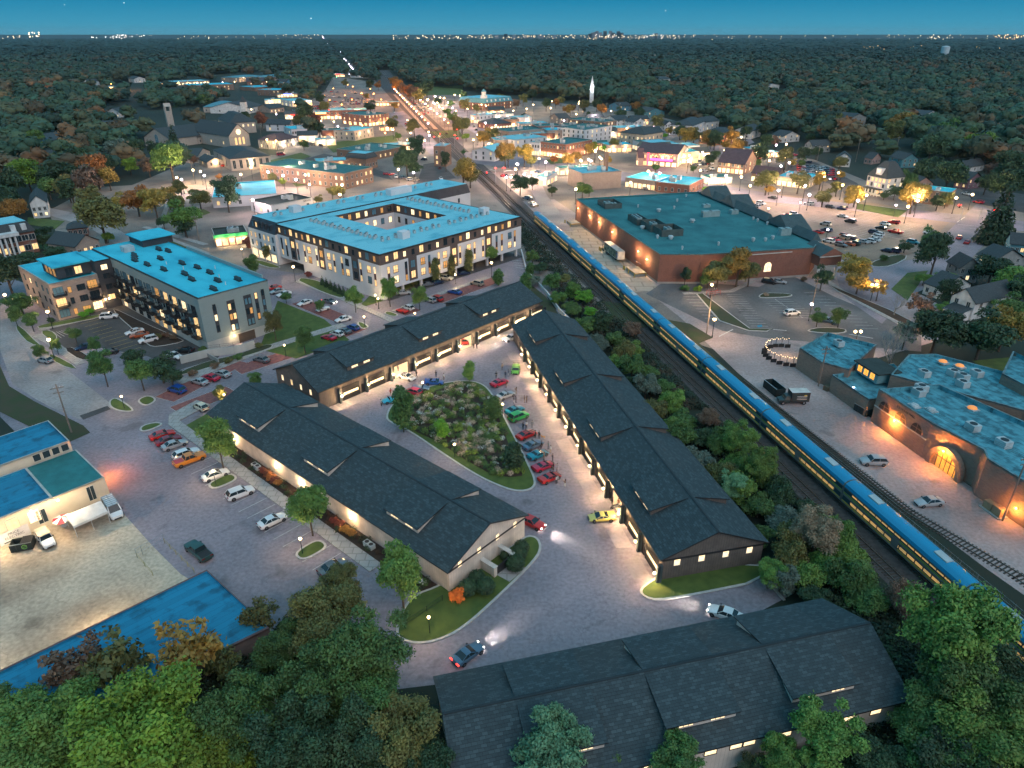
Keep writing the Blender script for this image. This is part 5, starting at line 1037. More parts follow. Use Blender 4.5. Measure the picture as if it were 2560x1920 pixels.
for n_,x,y,z in((30,500,235,4.8),(30,1260,650,6.7),(30,1235,690,6.7),(30,1285,515,6.2),(30,1555,510,6.2),(30,1640,545,6.2),(30,1640,610,6.2),(30,1770,515,6.2),(30,1730,1010,6.7),(30,2015,1160,6.7)):
    a=lp(n_,x,y,z);unit(t,a[0],a[1],z,2.2,1.7,1.3,None,'roof_unit',1)
for n_,x,y,m in((30,1735,815,M('amber_dome',(.8,.3,.08),.5,emit=(1,.32,.08),es=.6,em_only=True)),(30,1200,790,m_hvac),(30,1355,830,m_hvac),(30,1465,385,M('amber_dome',(.8,.3,.08))),(30,1620,425,MT['amber_dome'])):
    a=lp(n_,x,y,6.8);b=MB();b.box(a[0]-1.1,a[0]+1.1,a[1]-.8,a[1]+.8,6.5,6.9,1);b.ball((a[0],a[1],6.9),.9,0,10,6,.5);b.ob('roof_dome',[m,m_hvac],t)
put_win(t,-135,-10.4,2.6,-.8,2.6,1.2,m_glass,m_old,0)
# ---- I workshop, left edge
FI=Fr(tuple(q(7,715,740))[:2],0);pI=[q(7,670,590,4.8),q(7,335,735,4.8),q(7,125,515,4.8),q(7,485,415,4.8)]
FI=Fr((q(7,670,590,4.8)).to_tuple()[:2],math.degrees(math.atan2(*(q(7,-5,860,4.8)-q(7,670,590,4.8)).to_tuple()[1::-1])))
t=frame_thing('workshop_building',FI,'beige workshop with green metal roof and blue flat roofs at the left edge','workshop')
L_=[FI.l(p) for p in pI]
d_=L_[3][1] if abs(L_[3][1])>3 else 14
Lx=L_[1][0];sg=1 if d_>0 else -1
m_wsb=M('workshop_render',(.6,.53,.42),.85,c2=(.48,.42,.33),sc=.3)
def wblock(pts,z,roof,ph=.5,name='wall'):
    walls(t,pts,0,z,m_wsb,name);parapet_roof(t,pts,z,roof,m_trim,.3,ph)
wblock(rect(0,Lx,0,d_),4.6,M('green_metal_roof',(.03,.2,.2),.5,pat='boards',ps=(.6,.12),c3=(.02,.14,.14)),.15,'front_wall')
wblock(rect(Lx,Lx+24,0,d_),4.7,m_oldroof2)
wblock(rect(.5,12,d_*1.02,d_*1.02+sg*11),6.6,m_oldroof2);wblock(rect(12,34,d_*1.02,d_*1.02+sg*11),5.2,M('weathered_roof_dark',(.05,.2,.24),.85,c2=(.03,.1,.12),sc=.4,thr=(.4,.6)))
fo=-sg*.03;rt=0 if sg<0 else PI
for x,w,h,z in((2.6,1.2,2.8,1.2),(10.2,1.4,2.6,.8)):put_win(t,x,fo,z,rt,w,h,m_glass,m_trim,1)
for x,m in((Lx+3,m_lit2),(Lx+6,m_lit),(Lx+9,m_glassb),(Lx+15,m_lit)):put_win(t,x,fo,1.6,rt,1.7,2.2,m,m_trim,1)
for x in(1.5,3,4.5,6):put_win(t,x,d_*1.02+fo-.0,4.9,rt,1.2,1.4,m_glass,m_trim,0)
for x,p in((7.5,1200),(Lx+3.2,1200)):
    L=ob('wall_lamp',BAYD['lamp'],t,(x,fo,3.9),rt);light('lamp_glow','POINT',(0,4.,1.2),p,(1,.72,.4),L,.2)
L=ob('wall_lamp',BAYD['lamp'],t,(Lx+9.5,fo,1.9),rt);light('lamp_glow','POINT',(0,2.2,.6),900,(1,.72,.4),L,.2)
L=ob('wall_lamp',BAYD['lamp'],t,(-.02,d_*.55,3),PI/2);setmat(L,1,m_bulbo);light('lamp_glow','POINT',(0,1.6,-.2),1800,(1,.25,.05),L,.2)
sgp=q(7,105,985,.8);bn=thing('banner_sign',FI.w(FI.l(q(7,105,1000,.3))[0],FI.l(q(7,105,1000,.3))[1],.05),FI.a+(PI if sg<0 else 0),'white shop banner with dark lettering leaning on the workshop wall','sign')
MB().box(-2.1,2.1,-.03,.03,.1,2.2).ob('panel',M('banner_white',(.6,.6,.62),.6),bn);text('PRICE\nELECTRIC',.62,M('banner_ink',(.08,.08,.09),.7),bn,(0,-.04,1.35),(PI/2,0,0),'lettering',.005);MB().box(-1.6,.2,-.045,-.03,.3,.5).ob('phone_line',MT['banner_ink'],bn)
# tent, parasol
ct=q(7,565,870,1.2);te=thing('canopy_tent',(ct.x,ct.y,.05),FI.a,'white canopy tent with a peaked roof beside the workshop wall','tent')
b=MB();v=[(-2.6,-2,2.3),(2.6,-2,2.3),(2.6,2,2.3),(-2.6,2,2.3),(-2.6,0,3.4),(2.6,0,3.4)];b.add(v,[(0,1,5,4),(3,4,5,2),(0,4,3),(1,2,5)]);b.quad((-2.6,-2,2.3),(-2.6,-2,1.9),(2.6,-2,1.9),(2.6,-2,2.3));b.quad((-2.6,2,2.3),(2.6,2,2.3),(2.6,2,1.9),(-2.6,2,1.9));b.ob('canopy',M('tent_fabric',(.75,.72,.68),.7),te)
for x in(-2.5,0,2.5):
    for y in(-1.9,1.9):MB().tube((x,y,0),(x,y,2.3),.04).ob('leg',m_white,te)
pr=q(7,410,895,1.2);pa=thing('parasol',(pr.x,pr.y,.05),0,'red and white parasol over a small table by the workshop','parasol')
b=MB()
for i in range(8):
    a,c_=2*PI*i/8,2*PI*(i+1)/8;b.add([(0,0,2.5),(1.5*math.cos(a),1.5*math.sin(a),2.),(1.5*math.cos(c_),1.5*math.sin(c_),2.)],[(0,1,2)],i%2)
b.ob('canopy',[M('parasol_red',(.5,.03,.05),.7),m_white],pa);MB().tube((0,0,0),(0,0,2.5),.03).ob('pole',m_steel,pa);MB().tube((0,0,.7),(0,0,.75),.5,n=10).ob('table',m_white,pa)
# ---- J low blue roofed building bottom left
pJ=[D(447,1232,3.6),D(580,1360,3.6),D(0,1640,3.6),D(-150,1505,3.6)]
a_=(pJ[1]-pJ[0]).normalized();P2=[D(447,1232,3.6),D(582,1358,3.6),D(582,1358,3.6)+(D(100,1590,3.6)-D(582,1358,3.6))*1.9,D(447,1232,3.6)+(D(0,1450,3.6)-D(447,1232,3.6))*1.35]
e_=P2[3]-P2[0];FJ=Fr((P2[0].x,P2[0].y),math.degrees(math.atan2(e_.y,e_.x)));t=frame_thing('low_building',FJ,'low building with a stained bright blue flat roof at bottom left','workshop');P2=[FJ.l(p) for p in P2]
walls(t,P2,0,3.6,M('low_wall',(.2,.16,.15),.85));parapet_roof(t,P2,3.75,m_oldroof2,M('rust_coping',(.16,.1,.1),.8),.35,.35)
sj=-1 if P2[1][1]>0 else 1
for x,p in((14,1500),(30,1900),(44,1500)):
    L=ob('wall_lamp',BAYD['lamp'],t,(x,sj*.03,3.1),0 if sj>0 else PI);light('lamp_glow','POINT',(0,2.6,.5),p,(1,.7,.38),L,.3)
# yellow railing enclosure + fences near yard
yt=mesh_fence('railing',[q(7,1060,1025),q(7,1250,1215)],1.0,'yellow steel railing along the right side of the yard enclosure',mat=M('yellow_paint2',(.5,.4,.16),.7),step=2,bars=9);mesh_fence('railing',[q(7,885,1120),q(7,985,1235)],1.0,'yellow steel railing on the left side of the yard enclosure',mat=MT['yellow_paint2'],step=2,bars=9);mesh_fence('wire_fence',[q(7,885,1120),q(7,920,1100),q(7,1060,1025)],1.8,'wire mesh fence closing the back of the yard enclosure',mat=m_steel,step=2.5,bars=.35)
mesh_fence('rail_fence',[FG.w(x,y) for x,y in((-150,10.4),(-100,11.4),(-60,12.2))],1.3,'wire fence between the railway and the alley',mat=m_steel,step=3,bars=.6)
mesh_fence('garden_fence',[q(11,415,335),q(11,560,235),q(11,660,165)],1.2,'black metal fence across the lawn below the beige garage',mat=m_black,step=2.5,bars=.14);mesh_fence('garden_fence',[q(11,250,880),q(11,640,850)],1.3,'dark fence on the slope left of the near garage',mat=m_black,step=2.5,bars=.2)
# white retaining wall by the railway verge
wt=thing('retaining_wall',(0,0,0),0,'white low retaining wall running down beside the railway shrubs','wall');wallpath('wall_face',[q(5,1165,385),q(5,1200,520),q(5,1330,660),q(5,1410,770),q(5,1490,850)],1.1,.35,m_stucco,wt)
# ================= TOWN
WINM={}
def twin(w,h,mat):
    k=(w,h,mat.name)
    if k not in WINM:
        b=MB();b.box(-w/2-.12,w/2+.12,-.05,.06,-.12,h+.12,0);b.quad((w/2,.075,0),(-w/2,.075,0),(-w/2,.075,h),(w/2,.075,h),1);b.box(-.04,.04,.06,.09,0,h,0);WINM[k]=b.mesh('window',[m_trim,mat])
    return WINM[k]
def bld(name,label,cat,n,N,R,L,h,wall,roof='flat',rmat=None,rise=3.,rows=None,cols=(5,4),lit=.4,shop=None,units=2,parap=.6,win=(1.1,1.7),ridge='x',fr2=None,cap=None,zt=0,shopmat=None):
    pN,pR,pL=[q(n,*a,h) for a in(N,R,L)]
    u=pR-pN;W=max(u.length,3);deg=math.degrees(math.atan2(u.y,u.x));fr=Fr((pN.x,pN.y),deg);lx,ly=fr.l(pL)
    if abs(ly)<5:ly=math.copysign(max(abs(ly),7),ly or 1)
    sg=1 if ly>0 else -1;Dp=abs(ly)
    t=frame_thing(name,fr,label,cat);pts=rect(0,W,0,ly) if sg>0 else rect(0,W,ly,0)
    walls(t,pts,0,h,wall)
    rmat=rmat or m_memb
    y0,y1=min(0,ly),max(0,ly)
    if roof=='flat':
        parapet_roof(t,pts,h+.05,rmat,cap or m_trim,.35,parap)
        for i in range(units):unit(t,W*RN.uniform(.2,.8),y0+Dp*RN.uniform(.25,.75),h-parap,RN.uniform(1.5,3.2),RN.uniform(1.4,2.4),RN.uniform(.9,1.6)+parap,None,'roof_unit',1)
    else:
        o=.45;b=MB();z0=h-.1
        X0,X1,Y0,Y1=-o,W+o,y0-o,y1+o;xc,yc=W/2,(y0+y1)/2
        if roof=='gable':
            if ridge=='x':v=[(X0,Y0,z0),(X1,Y0,z0),(X1,Y1,z0),(X0,Y1,z0),(X0,yc,h+rise),(X1,yc,h+rise)];f=[(0,1,5,4),(2,3,4,5)];gf=[[(0,y0,h),(0,y1,h),(0,yc,h+rise-.25)],[(W,y0,h),(W,y1,h),(W,yc,h+rise-.25)]]
            else:v=[(X0,Y0,z0),(X1,Y0,z0),(X1,Y1,z0),(X0,Y1,z0),(xc,Y0,h+rise),(xc,Y1,h+rise)];f=[(1,2,5,4),(3,0,4,5)];gf=[[(0,y0,h),(W,y0,h),(xc,y0,h+rise-.25)],[(0,y1,h),(W,y1,h),(xc,y1,h+rise-.25)]]
            g=MB();
            for p in gf:g.add(p,[(0,1,2)])
            g.ob('gable',wall,t)
        else:
            k=min(W,Dp)*.42 if roof=='hip' else 1.6
            zt_=h+rise
            v=[(X0,Y0,z0),(X1,Y0,z0),(X1,Y1,z0),(X0,Y1,z0),(X0+k,Y0+k,zt_),(X1-k,Y0+k,zt_),(X1-k,Y1-k,zt_),(X0+k,Y1-k,zt_)];f=[(0,1,5,4),(1,2,6,5),(2,3,7,6),(3,0,4,7)]
        b.add(v,f,0);b.add([(p[0],p[1],p[2]-.2) for p in v],[g[::-1] for g in f],0)
        if roof!='gable':b.add(v,[(4,5,6,7)],1)
        b.ob('roof',[rmat,rmat if roof=='hip' else m_memb],t)
    rows=rows if rows is not None else [1.2+3.2*i for i in range(max(1,int((h-1)/3.2)))]
    for ri,z in enumerate(rows):
        for face,Lf,nc in(('f',W,cols[0]),('s',Dp,cols[1])):
            for i in range(nc):
                p=Lf*(i+.5)/nc
                if shop and ri==0 and face in shop:
                    mat=shopmat or (m_lit2 if RN.random()<.75 else m_lit);w,hh,zz=min(Lf/nc*.72,3.2),2.3,.4
                else:
                    r=RN.random();mat=m_lit if r<lit*.7 else m_lit2 if r<lit else m_glass;w,hh,zz=win[0],win[1],z
                if face=='f':ob('window',twin(round(w,1),hh,mat),t,(p,-sg*.02,zz),PI if sg>0 else 0)
                else:ob('window',twin(round(w,1),hh,mat),t,(-.02,sg*p,zz),PI/2)
    return t,fr,W,sg*Dp
SB='shop building'
def washlights(t,W,ly,n,z=3.,p=220,col=WARM):
    s=-1 if ly>0 else 1
    for i in range(n):light('wall_wash','POINT',(W*(i+.5)/n,s*1.1,z),p*2,col,t,.2)
bld('brick_tower','tall narrow brown brick building with a flat teal roof beside the tracks',SB,23,(690,485),(776,488),(622,462),12,m_brickb,rows=[1.5,4.5,7.5],cols=(2,6),lit=.35,units=1)
t,fr,W,ly=bld('corner_shop_building','red brick corner shop with tan side wall and lit shopfronts',SB,24,(487,357),(680,322),(302,335),9.,m_brick,rmat=M('teal_roof',(.05,.2,.2),.8),rows=[1,5.6],cols=(9,8),lit=.12,shop='s')
washlights(t,W,ly,4,2.5,420);[light('wall_wash','POINT',(-1.2,(1 if ly>0 else -1)*abs(ly)*(i+.5)/4,2.5),420,WARM,t,.2) for i in range(4)]
bld('narrow_shop_building','narrow white fronted shop next to the red brick corner shop',SB,24,(293,347),(340,338),(209,340),8.2,m_stucco,rows=[1,5],cols=(1,4),lit=.3,shop='s',shopmat=m_lit2)
bld('shop_building','pale shop row with flat blue roof left of the narrow white shop',SB,24,(108,325),(350,300),(66,290),6.5,m_stucco,rows=[1,4],cols=(5,4),lit=.35,shop='s')
bld('shop_building','grey long shop block with flat teal roof behind the blue roofed shop row',SB,24,(66,262),(330,240),(10,235),8.5,m_brickt,rmat=M('teal_roof',(.05,.2,.2)),rows=[1,4.6],cols=(5,3),lit=.3,units=4)
t,fr,W,ly=bld('apartment_building','white and brown block of flats with a flat teal roof in the town centre','apartment building',24,(632,250),(827,218),(370,238),10.,m_stucco,rmat=MT['teal_roof'],rows=[1,4.2,7.2],cols=(6,6),lit=.25,units=5)
bld('office_building','brown brick office with many roof units behind the white flats','office building',24,(770,192),(862,178),(505,168),10.,m_brickb,rmat=MT['teal_roof'],rows=[1,4.2,7.2],cols=(4,6),lit=.3,units=6)
t,fr,W,ly=bld('brick_warehouse','big tan brick warehouse with a pale teal roof left of the supermarket',SB,24,(612,572),(898,552),(430,535),8.5,m_brickt,rmat=m_memb,rows=[],cols=(0,0),units=3,parap=1.)
MB().box(W-6,W-4.2,abs(ly)*.45*(1 if ly>0 else -1)-.9,abs(ly)*.45*(1 if ly>0 else -1)+.9,6,17).ob('chimney',m_brickb,t)
t,fr,W,ly=bld('corner_cafe_building','small shop with a pale blue roof and green awnings left of the tan warehouse',SB,24,(345,600),(425,560),(300,575),4.6,m_stucco,rows=[1],cols=(3,3),lit=.8,shop='fs')
t,fr,W,ly=bld('flat_shop_building','long low shop with a brightly lit white roof behind the supermarket',SB,24,(1150,628),(1275,585),(938,597),5.,m_brickt,rmat=m_membE,rows=[1],cols=(4,7),lit=.6,shop='fs');washlights(t,W,ly,2,3,350)
bld('brick_shop_building','red brick shop with a teal roof just behind the supermarket roof',SB,25,(130,540),(235,488),(-160,535),5.,m_brick,rmat=m_membE,rows=[1],cols=(5,5),lit=.35,units=3)
t,fr,W,ly=bld('restaurant_building','gabled restaurant with a pink lit roof terrace and strings of lights','restaurant',25,(45,310),(118,258),(-250,285),8.,m_brickt,'gable',M('plum_shingle',(.09,.06,.07),.8),3.5,[1,4.6],(5,7),.75,shop='fs',ridge='y')
washlights(t,W,ly,3,4.5,600,(1,.5,.2))
b=MB();s=1 if ly>0 else -1
b.box(-5,-.1,min(2*s,abs(ly)*.6*s),max(2*s,abs(ly)*.6*s),4,4.3);b.ob('terrace_deck',m_brown,t);MB().box(-5.1,-4.95,min(2*s,abs(ly)*.6*s),max(2*s,abs(ly)*.6*s),4.3,5.3).ob('neon_rail',M('pink_neon',(1,.1,.5),.5,emit=(1,.06,.42),es=3.5,em_only=True),t)
b=MB()
for i in range(26):b.ball((RN.uniform(-4.8,-.6),s*RN.uniform(3,abs(ly)*.58),RN.uniform(6.2,7.4)),.16,0,6,4)
b.ob('string_lights',m_bulbo,t);light('terrace_light','POINT',(-2.5,s*abs(ly)*.3,6.4),1500,(1,.35,.15),t,.5);light('neon_glow','POINT',(-7,s*abs(ly)*.3,4.4),700,(1,.1,.5),t,.5)
MB().box(-5.6,-5.2,s*abs(ly)*.66-.4,s*abs(ly)*.66+.4,1.5,8.5).ob('neon_sign',M('red_neon',(1,.05,.1),.5,emit=(1,.03,.08),es=5,em_only=True),t)
bld('gabled_hall','gabled shop with plum roof and turret left of the restaurant terrace',SB,24,(1010,440),(1045,440),(850,445),5.,m_brickt,'gable',MT['plum_shingle'],5,[1],(3,6),.7,shop='fs',ridge='x')
bld('pale_terrace_building','teal roofed wing behind the restaurant terrace',SB,24,(1110,385),(1270,372),(1010,365),8.,m_stucco,'mansard',MT['teal_shingle'],3,[1,4.6],(4,4),.3)
bld('inn_building','cream hip roofed inn with columned front in the middle of town','inn',24,(1065,285),(1205,262),(915,262),8.5,M('cream_render',(.6,.5,.38),.8),'hip',m_slate,3.6,[1,4.6],(5,6),.45)
t,fr,W,ly=bld('white_inn_building','long white hip roofed building right of the cream inn',SB,25,(155,100),(250,62),(0,85),8.,m_stucco,'hip',m_slate,3,[1,4.6],(4,7),.3)
t,fr,W,ly=bld('brick_hall','floodlit orange brick hall with slate hip roofs among autumn trees','hall',25,(395,172),(490,145),(172,165),7.,m_brick,'hip',m_slate,3.4,[1,4],(4,8),.5);washlights(t,W,ly,2,3,700,(1,.5,.15));[light('wall_wash','POINT',(-1.5,(1 if ly>0 else -1)*abs(ly)*(i+.5)/4,3),700,(1,.5,.15),t,.2) for i in range(4)]
t,fr,W,ly=bld('brick_gable_shop','tall brick shop with a dark gable roof and two bay windows',SB,25,(535,385),(625,345),(355,362),6.,m_brickb,'gable',M('plum_shingle',(.09,.06,.07)),6.5,[1,4],(3,6),.5,shop='s',ridge='y');[light('wall_wash','POINT',(-1.8,(1 if ly>0 else -1)*abs(ly)*(i+.5)/2,4),600,WARM,t,.2) for i in range(2)]
t,fr,W,ly=bld('cafe_building','low cafe with a dark roof and a lit purple sign',SB,25,(780,470),(830,452),(545,462),4.6,m_brickb,'gable',MT['plum_shingle'],3.4,[.8],(2,6),.5,shop='s',ridge='y')
s=1 if ly>0 else -1
MB().box(-.3,-.06,s*abs(ly)*.45-5.2,s*abs(ly)*.45+5.2,3.3,4.5).ob('sign_board',M('sign_purple',(.2,.05,.35),.5,emit=(.25,.03,.6),es=.7,em_only=True),t)
text('EGG HARBOR CAFE',1.05,M('sign_letters',(1,1,1),.5,emit=(.95,.85,1),es=2.2,em_only=True),t,(-.34,s*abs(ly)*.45,3.9),(PI/2,0,-PI/2),'sign_lettering',.01)
t,fr,W,ly=bld('flat_shop_building','low shop with a bright blue flat roof right of the cafe',SB,25,(1010,497),(1085,458),(790,468),5.,M('cream_render',(.6,.5,.38)),rmat=m_membE,rows=[.8],cols=(3,6),lit=.7,shop='s',units=4);[light('wall_wash','POINT',(-1.8,s*abs(ly)*(i+.5)/3,3),420,WARM,t,.2) for i in range(3)]
def bldc(adj,n,x,y,W,Dp,h,wall,roof='flat',rmat=None,deg=13.4,cat=SB,name='shop_building',lit=.45,shop='fs',rise=2.6,units=2,ridge='x'):
    c=q(n,x,y,h);fr=Fr((c.x,c.y),deg);a=[fr.w(-W/2,-Dp/2),fr.w(W/2,-Dp/2),fr.w(-W/2,Dp/2)];px=[]
    for p in a:X,Y=proj((p.x,p.y,h));px.append((X/K,Y/K))
    t,_,_,_=bld(name,adj,cat,1,px[0],px[1],px[2],h,wall,roof,rmat,rise,None,(max(2,int(W/3.4)),max(2,int(Dp/4))),lit,shop,units,ridge=ridge);auto(t,adj,cat)
    washlights(t,W,Dp,1+int(W/14),3.,500)
    if 'store' in adj:
        sc_=((1,.04,.03),(.15,.2,1),(1,.5,.15))[len(adj)%3];MB().box(W*.3,W*.7,-.25,-.03,h-1.6,h-.3).ob('shop_sign',M('sign_%d'%(len(adj)%3),sc_,.5,emit=sc_,es=4,em_only=True),t)
for a in (('brown flat roofed shop',24,55,165,18,12,6.5,m_brickb),('grey flat roofed shop',24,235,195,24,14,7.5,m_stone),('brick flat roofed shop',24,345,212,20,15,8,m_brick),('pale flat roofed shop',24,150,150,18,12,6,m_stucco),('tan flat roofed shop',24,450,240,26,15,8.5,m_brickt),('red brick row shop',24,300,265,18,14,7,m_brick),('grey row shop',24,190,245,18,14,7,m_stone),
 ('pale row shop',24,560,205,20,14,7,m_stucco),('brown flat roofed office',24,950,225,24,14,6.5,m_brickb),('pale shop',24,1180,345,22,16,7,m_stucco),('dark roofed shop',24,745,335,22,12,5,m_brickb),('tan brick shop',24,860,350,18,12,5,m_brickt),('cream shop',24,1110,330,20,14,6,m_stucco),('grey low shop',24,560,520,22,8,4,m_stone),
 ('brick shop',23,1205,285,20,14,6,m_brick),('white shop',23,1195,245,20,12,6,m_stucco),('small brick house shop',23,345,335,12,9,4,m_brick),('long station house',23,350,160,26,8,4,m_brickb),('wide brick shop block',23,60,215,34,18,8,m_brick),('tan shop row',23,1230,430,20,14,6,m_brickt),('plum brick shop',23,420,470,18,10,4,m_brick),
 ('white shop wing',25,45,240,24,14,7.5,m_stucco),('grey shop wing',25,60,285,20,12,7,m_brickt),('small flat shop',25,700,290,14,9,3.5,m_brickb),('brick outbuilding',25,610,262,13,9,3.5,m_brickt),('low pale shop',25,330,470,14,9,3.6,m_stucco),('long brick shop',22,1235,345,28,12,5,m_brickb),('brick house shop',22,1200,125,20,12,7,m_brick),('small pale shop',22,1130,195,14,9,4.5,m_stucco),
 ('low pale store',21,1330,965,24,12,4.5,m_stucco),('brick store',21,1900,1125,24,14,6.5,m_brick),('tan store',21,2060,1085,22,12,6,m_brickt),('flat white store',21,1690,1105,20,12,5,m_stucco),('low tan store',21,1480,890,24,12,4.5,m_brickt),('flat store',21,2020,640,26,14,5,m_stucco),('pale roadside store',21,1900,500,30,16,6,m_stucco),('red roadside store',21,2130,640,24,14,5,m_brick),('roadside store',20,2060,760,26,14,5,m_brickt),('lit roadside store',20,1200,825,34,16,5,m_stucco),('white roadside store',20,1440,805,30,14,5,m_stucco),('lit corner store',20,390,870,30,16,5,m_stucco)):
    bldc(*a,rmat=(m_memb,MT['teal_roof'],m_membE)[len(a[0])%3],deg=13.4 if a[1] in(24,23,25) else 20.)
for a in (('gabled town shop',24,700,155,14,10,5,m_stucco),('gabled brick shop',24,1020,165,16,11,5,m_brickt),('slate roofed shop',24,1100,250,16,12,5.5,m_stone),('gabled white shop',24,780,255,15,10,5,m_stucco),('slate gabled shop',23,1150,215,16,10,4.5,m_brickb),('gabled cream shop',25,180,290,14,10,4.5,m_stucco),('slate roofed house shop',22,1000,165,14,10,5,m_stucco),('slate roofed store',21,1580,1150,18,11,5,m_stone),('gabled roadside store',20,860,800,24,12,5,m_brickt)):
    bldc(*a,roof='gable',rmat=m_slate,deg=13.4,lit=.5)
# left of tracks
bld('mall_building','large brown brick building with a band of windows left of the courtyard block',SB,22,(1270,455),(1480,405),(852,345),8.,m_brickb,rmat=MT['teal_roof'],rows=[1,4.6],cols=(6,16),lit=.3,units=5,cap=M('pale_fascia',(.4,.4,.38),.8))
bld('annex_building','low annex with a flat teal roof touching the brown brick building',SB,23,(-60,705),(150,690),(-140,640),4.6,m_brickt,rmat=m_membE,rows=[1],cols=(5,4),lit=.6,shop='f',units=2)
bld('barn_roof_building','grey hipped building with a stone band right of the brown brick building',SB,23,(190,580),(272,560),(40,568),6.5,m_brickb,'mansard',m_slate,2.5,[1.5],(4,5),.3)
bld('low_shop_building','long low brown shop with roof units and white bay windows',SB,23,(240,535),(490,485),(75,490),4.8,m_brickb,rmat=MT['teal_roof'],rows=[1],cols=(7,4),lit=.5,units=6)
t,fr,W,ly=bld('stone_house_shop','grey stone building with a flat roof by the green square',SB,23,(105,378),(245,348),(0,360),7.,m_stone,rmat=m_membE,rows=[1,4],cols=(5,4),lit=.3);washlights(t,W,ly,2,4.5,500,WARM)
t,fr,W,ly=bld('brick_block','three storey plum brick block with flat dark roof left of the station road',SB,23,(205,262),(358,245),(0,245),9.,m_brick,rmat=MT['teal_roof'],rows=[1,4,7],cols=(6,5),lit=.5,shop='fs');washlights(t,W,ly,3,3,500,(1,.5,.2))
t,fr,W,ly=bld('town_hall','long brick town hall with a blue mansard roof and white cupola','town hall',23,(1060,170),(1270,150),(880,155),7.5,m_brick,'mansard',M('blue_slate',(.1,.3,.36),.7),4.2,[1,4.4],(9,8),.45)
s=1 if ly>0 else -1
b=MB();b.box(W*.05,W*.05+5,s*4-2.5,s*4+2.5,11,14.5);b.box(W*.05+.8,W*.05+4.2,s*4-1.7,s*4+1.7,14.5,18);b.ob('cupola',m_white,t)
b=MB();v=[(W*.05+.4,s*4-2.1,18),(W*.05+4.6,s*4-2.1,18),(W*.05+4.6,s*4+2.1,18),(W*.05+.4,s*4+2.1,18),(W*.05+2.5,s*4,21)];b.add(v,[(0,1,4),(1,2,4),(2,3,4),(3,0,4)]);b.ob('cupola_roof',MT['blue_slate'],t)
for i in range(6):
    b=MB();x=W*(.12+i*.15);b.box(x-.8,x+.8,-s*.2 if s>0 else -.9,.9 if s>0 else .2,8.2,10.2);b.ob('dormer',m_white,t)
bld('white_shop_building','white shop with roof units right of the station road',SB,23,(1030,262),(1140,250),(1010,250),7.,m_stucco,rmat=m_membE,rows=[1,4],cols=(4,3),lit=.5,shop='fs',units=4)
bld('slate_shop_building','brick shop with a slate hip roof right of the white shop',SB,23,(1110,325),(1265,315),(1095,300),5.,m_brick,'hip',m_slate,2.5,[1],(7,3),.6,shop='f')
bld('depot_building','white wooden building with a pale blue roof right of the level crossing',SB,23,(1140,530),(1240,500),(1095,485),6.,m_stucco,'gable',m_memb,2.5,[1,3.8],(4,3),.3)
bld('small_red_shed','small dark red shed beside the white wooden building','shed',23,(1060,535),(1090,535),(1040,525),4.,m_brick,rows=[1],cols=(2,2),lit=.8,units=0)
# left side shops
t,fr,W,ly=bld('dealership_building','white showroom with a bright blue flat roof left of the brown brick building','showroom',22,(293,632),(775,602),(95,540),4.8,m_stucco,rmat=m_membE,rows=[1.2],cols=(6,5),lit=.6,units=3)
t,fr,W,ly=bld('service_building','white garage with a dark flat roof and lettering facing the courtyard block','garage building',22,(730,690),(1035,632),(575,650),4.8,m_stucco,rmat=M('dark_felt',(.04,.055,.05)),rows=[1.],cols=(4,3),lit=.2,units=2)
s=1 if ly>0 else -1
text('SERVICE',1.1,m_black,t,(W*.86,-s*.05,3.9),(PI/2,0,0 if s>0 else PI),'lettering',.02)
t,fr,W,ly=bld('green_canopy_shop','orange brick shop with a green lit fascia across the street from the courtyard block',SB,19,(900,150),(1330,105),(760,65),4.4,m_brick,rmat=MT['dark_felt'],rows=[.6],cols=(5,3),lit=.9,shop='f',units=3)
s=1 if ly>0 else -1
b=MB();b.box(-.3,W,min(-s*.35,-s*.02),max(-s*.35,-s*.02),3.3,4.6);b.ob('fascia',M('green_fascia',(.02,.3,.1),.5,emit=(.02,.5,.15),es=.35,em_only=True),t);washlights(t,W,ly,3,2.8,420)
bld('gabled_bank_building','small beige gabled building with bright wall lamp above the grey apartments','office building',18,(965,290),(1265,205),(660,225),4.2,m_brickt,'gable',m_slate,3.2,[1],(4,3),.5,ridge='y')
bld('brick_cottage','low brick building with a teal hip roof behind the big willow',SB,18,(860,60),(1110,35),(800,10),3.6,m_brick,'hip',m_slate,1.6,[1],(4,2),.1)
t,fr,W,ly=bld('brick_manor','red brick building with white columns and slate mansard at the left edge','office building',18,(-20,155),(430,75),(-300,90),8.,m_brick,'mansard',m_slate,3.4,[1.2,4.8],(5,2),.3,win=(1.9,2))
s=1 if ly>0 else -1
for x in(-.5,1,2.6,4.2):MB().tube((x,-s*2.2,0),(x,-s*2.2,7.6),.35,n=8).ob('column',m_white,t)
MB().box(-2,5.5,min(-s*3,0),max(-s*3,0),7.6,8.8).ob('portico',m_white,t)
for x in(W*.45,W*.75):b=MB();b.box(x-.8,x+.8,min(-s*.3,s*1.3),max(-s*.3,s*1.3),8.6,10.8);b.ob('dormer',m_white,t)
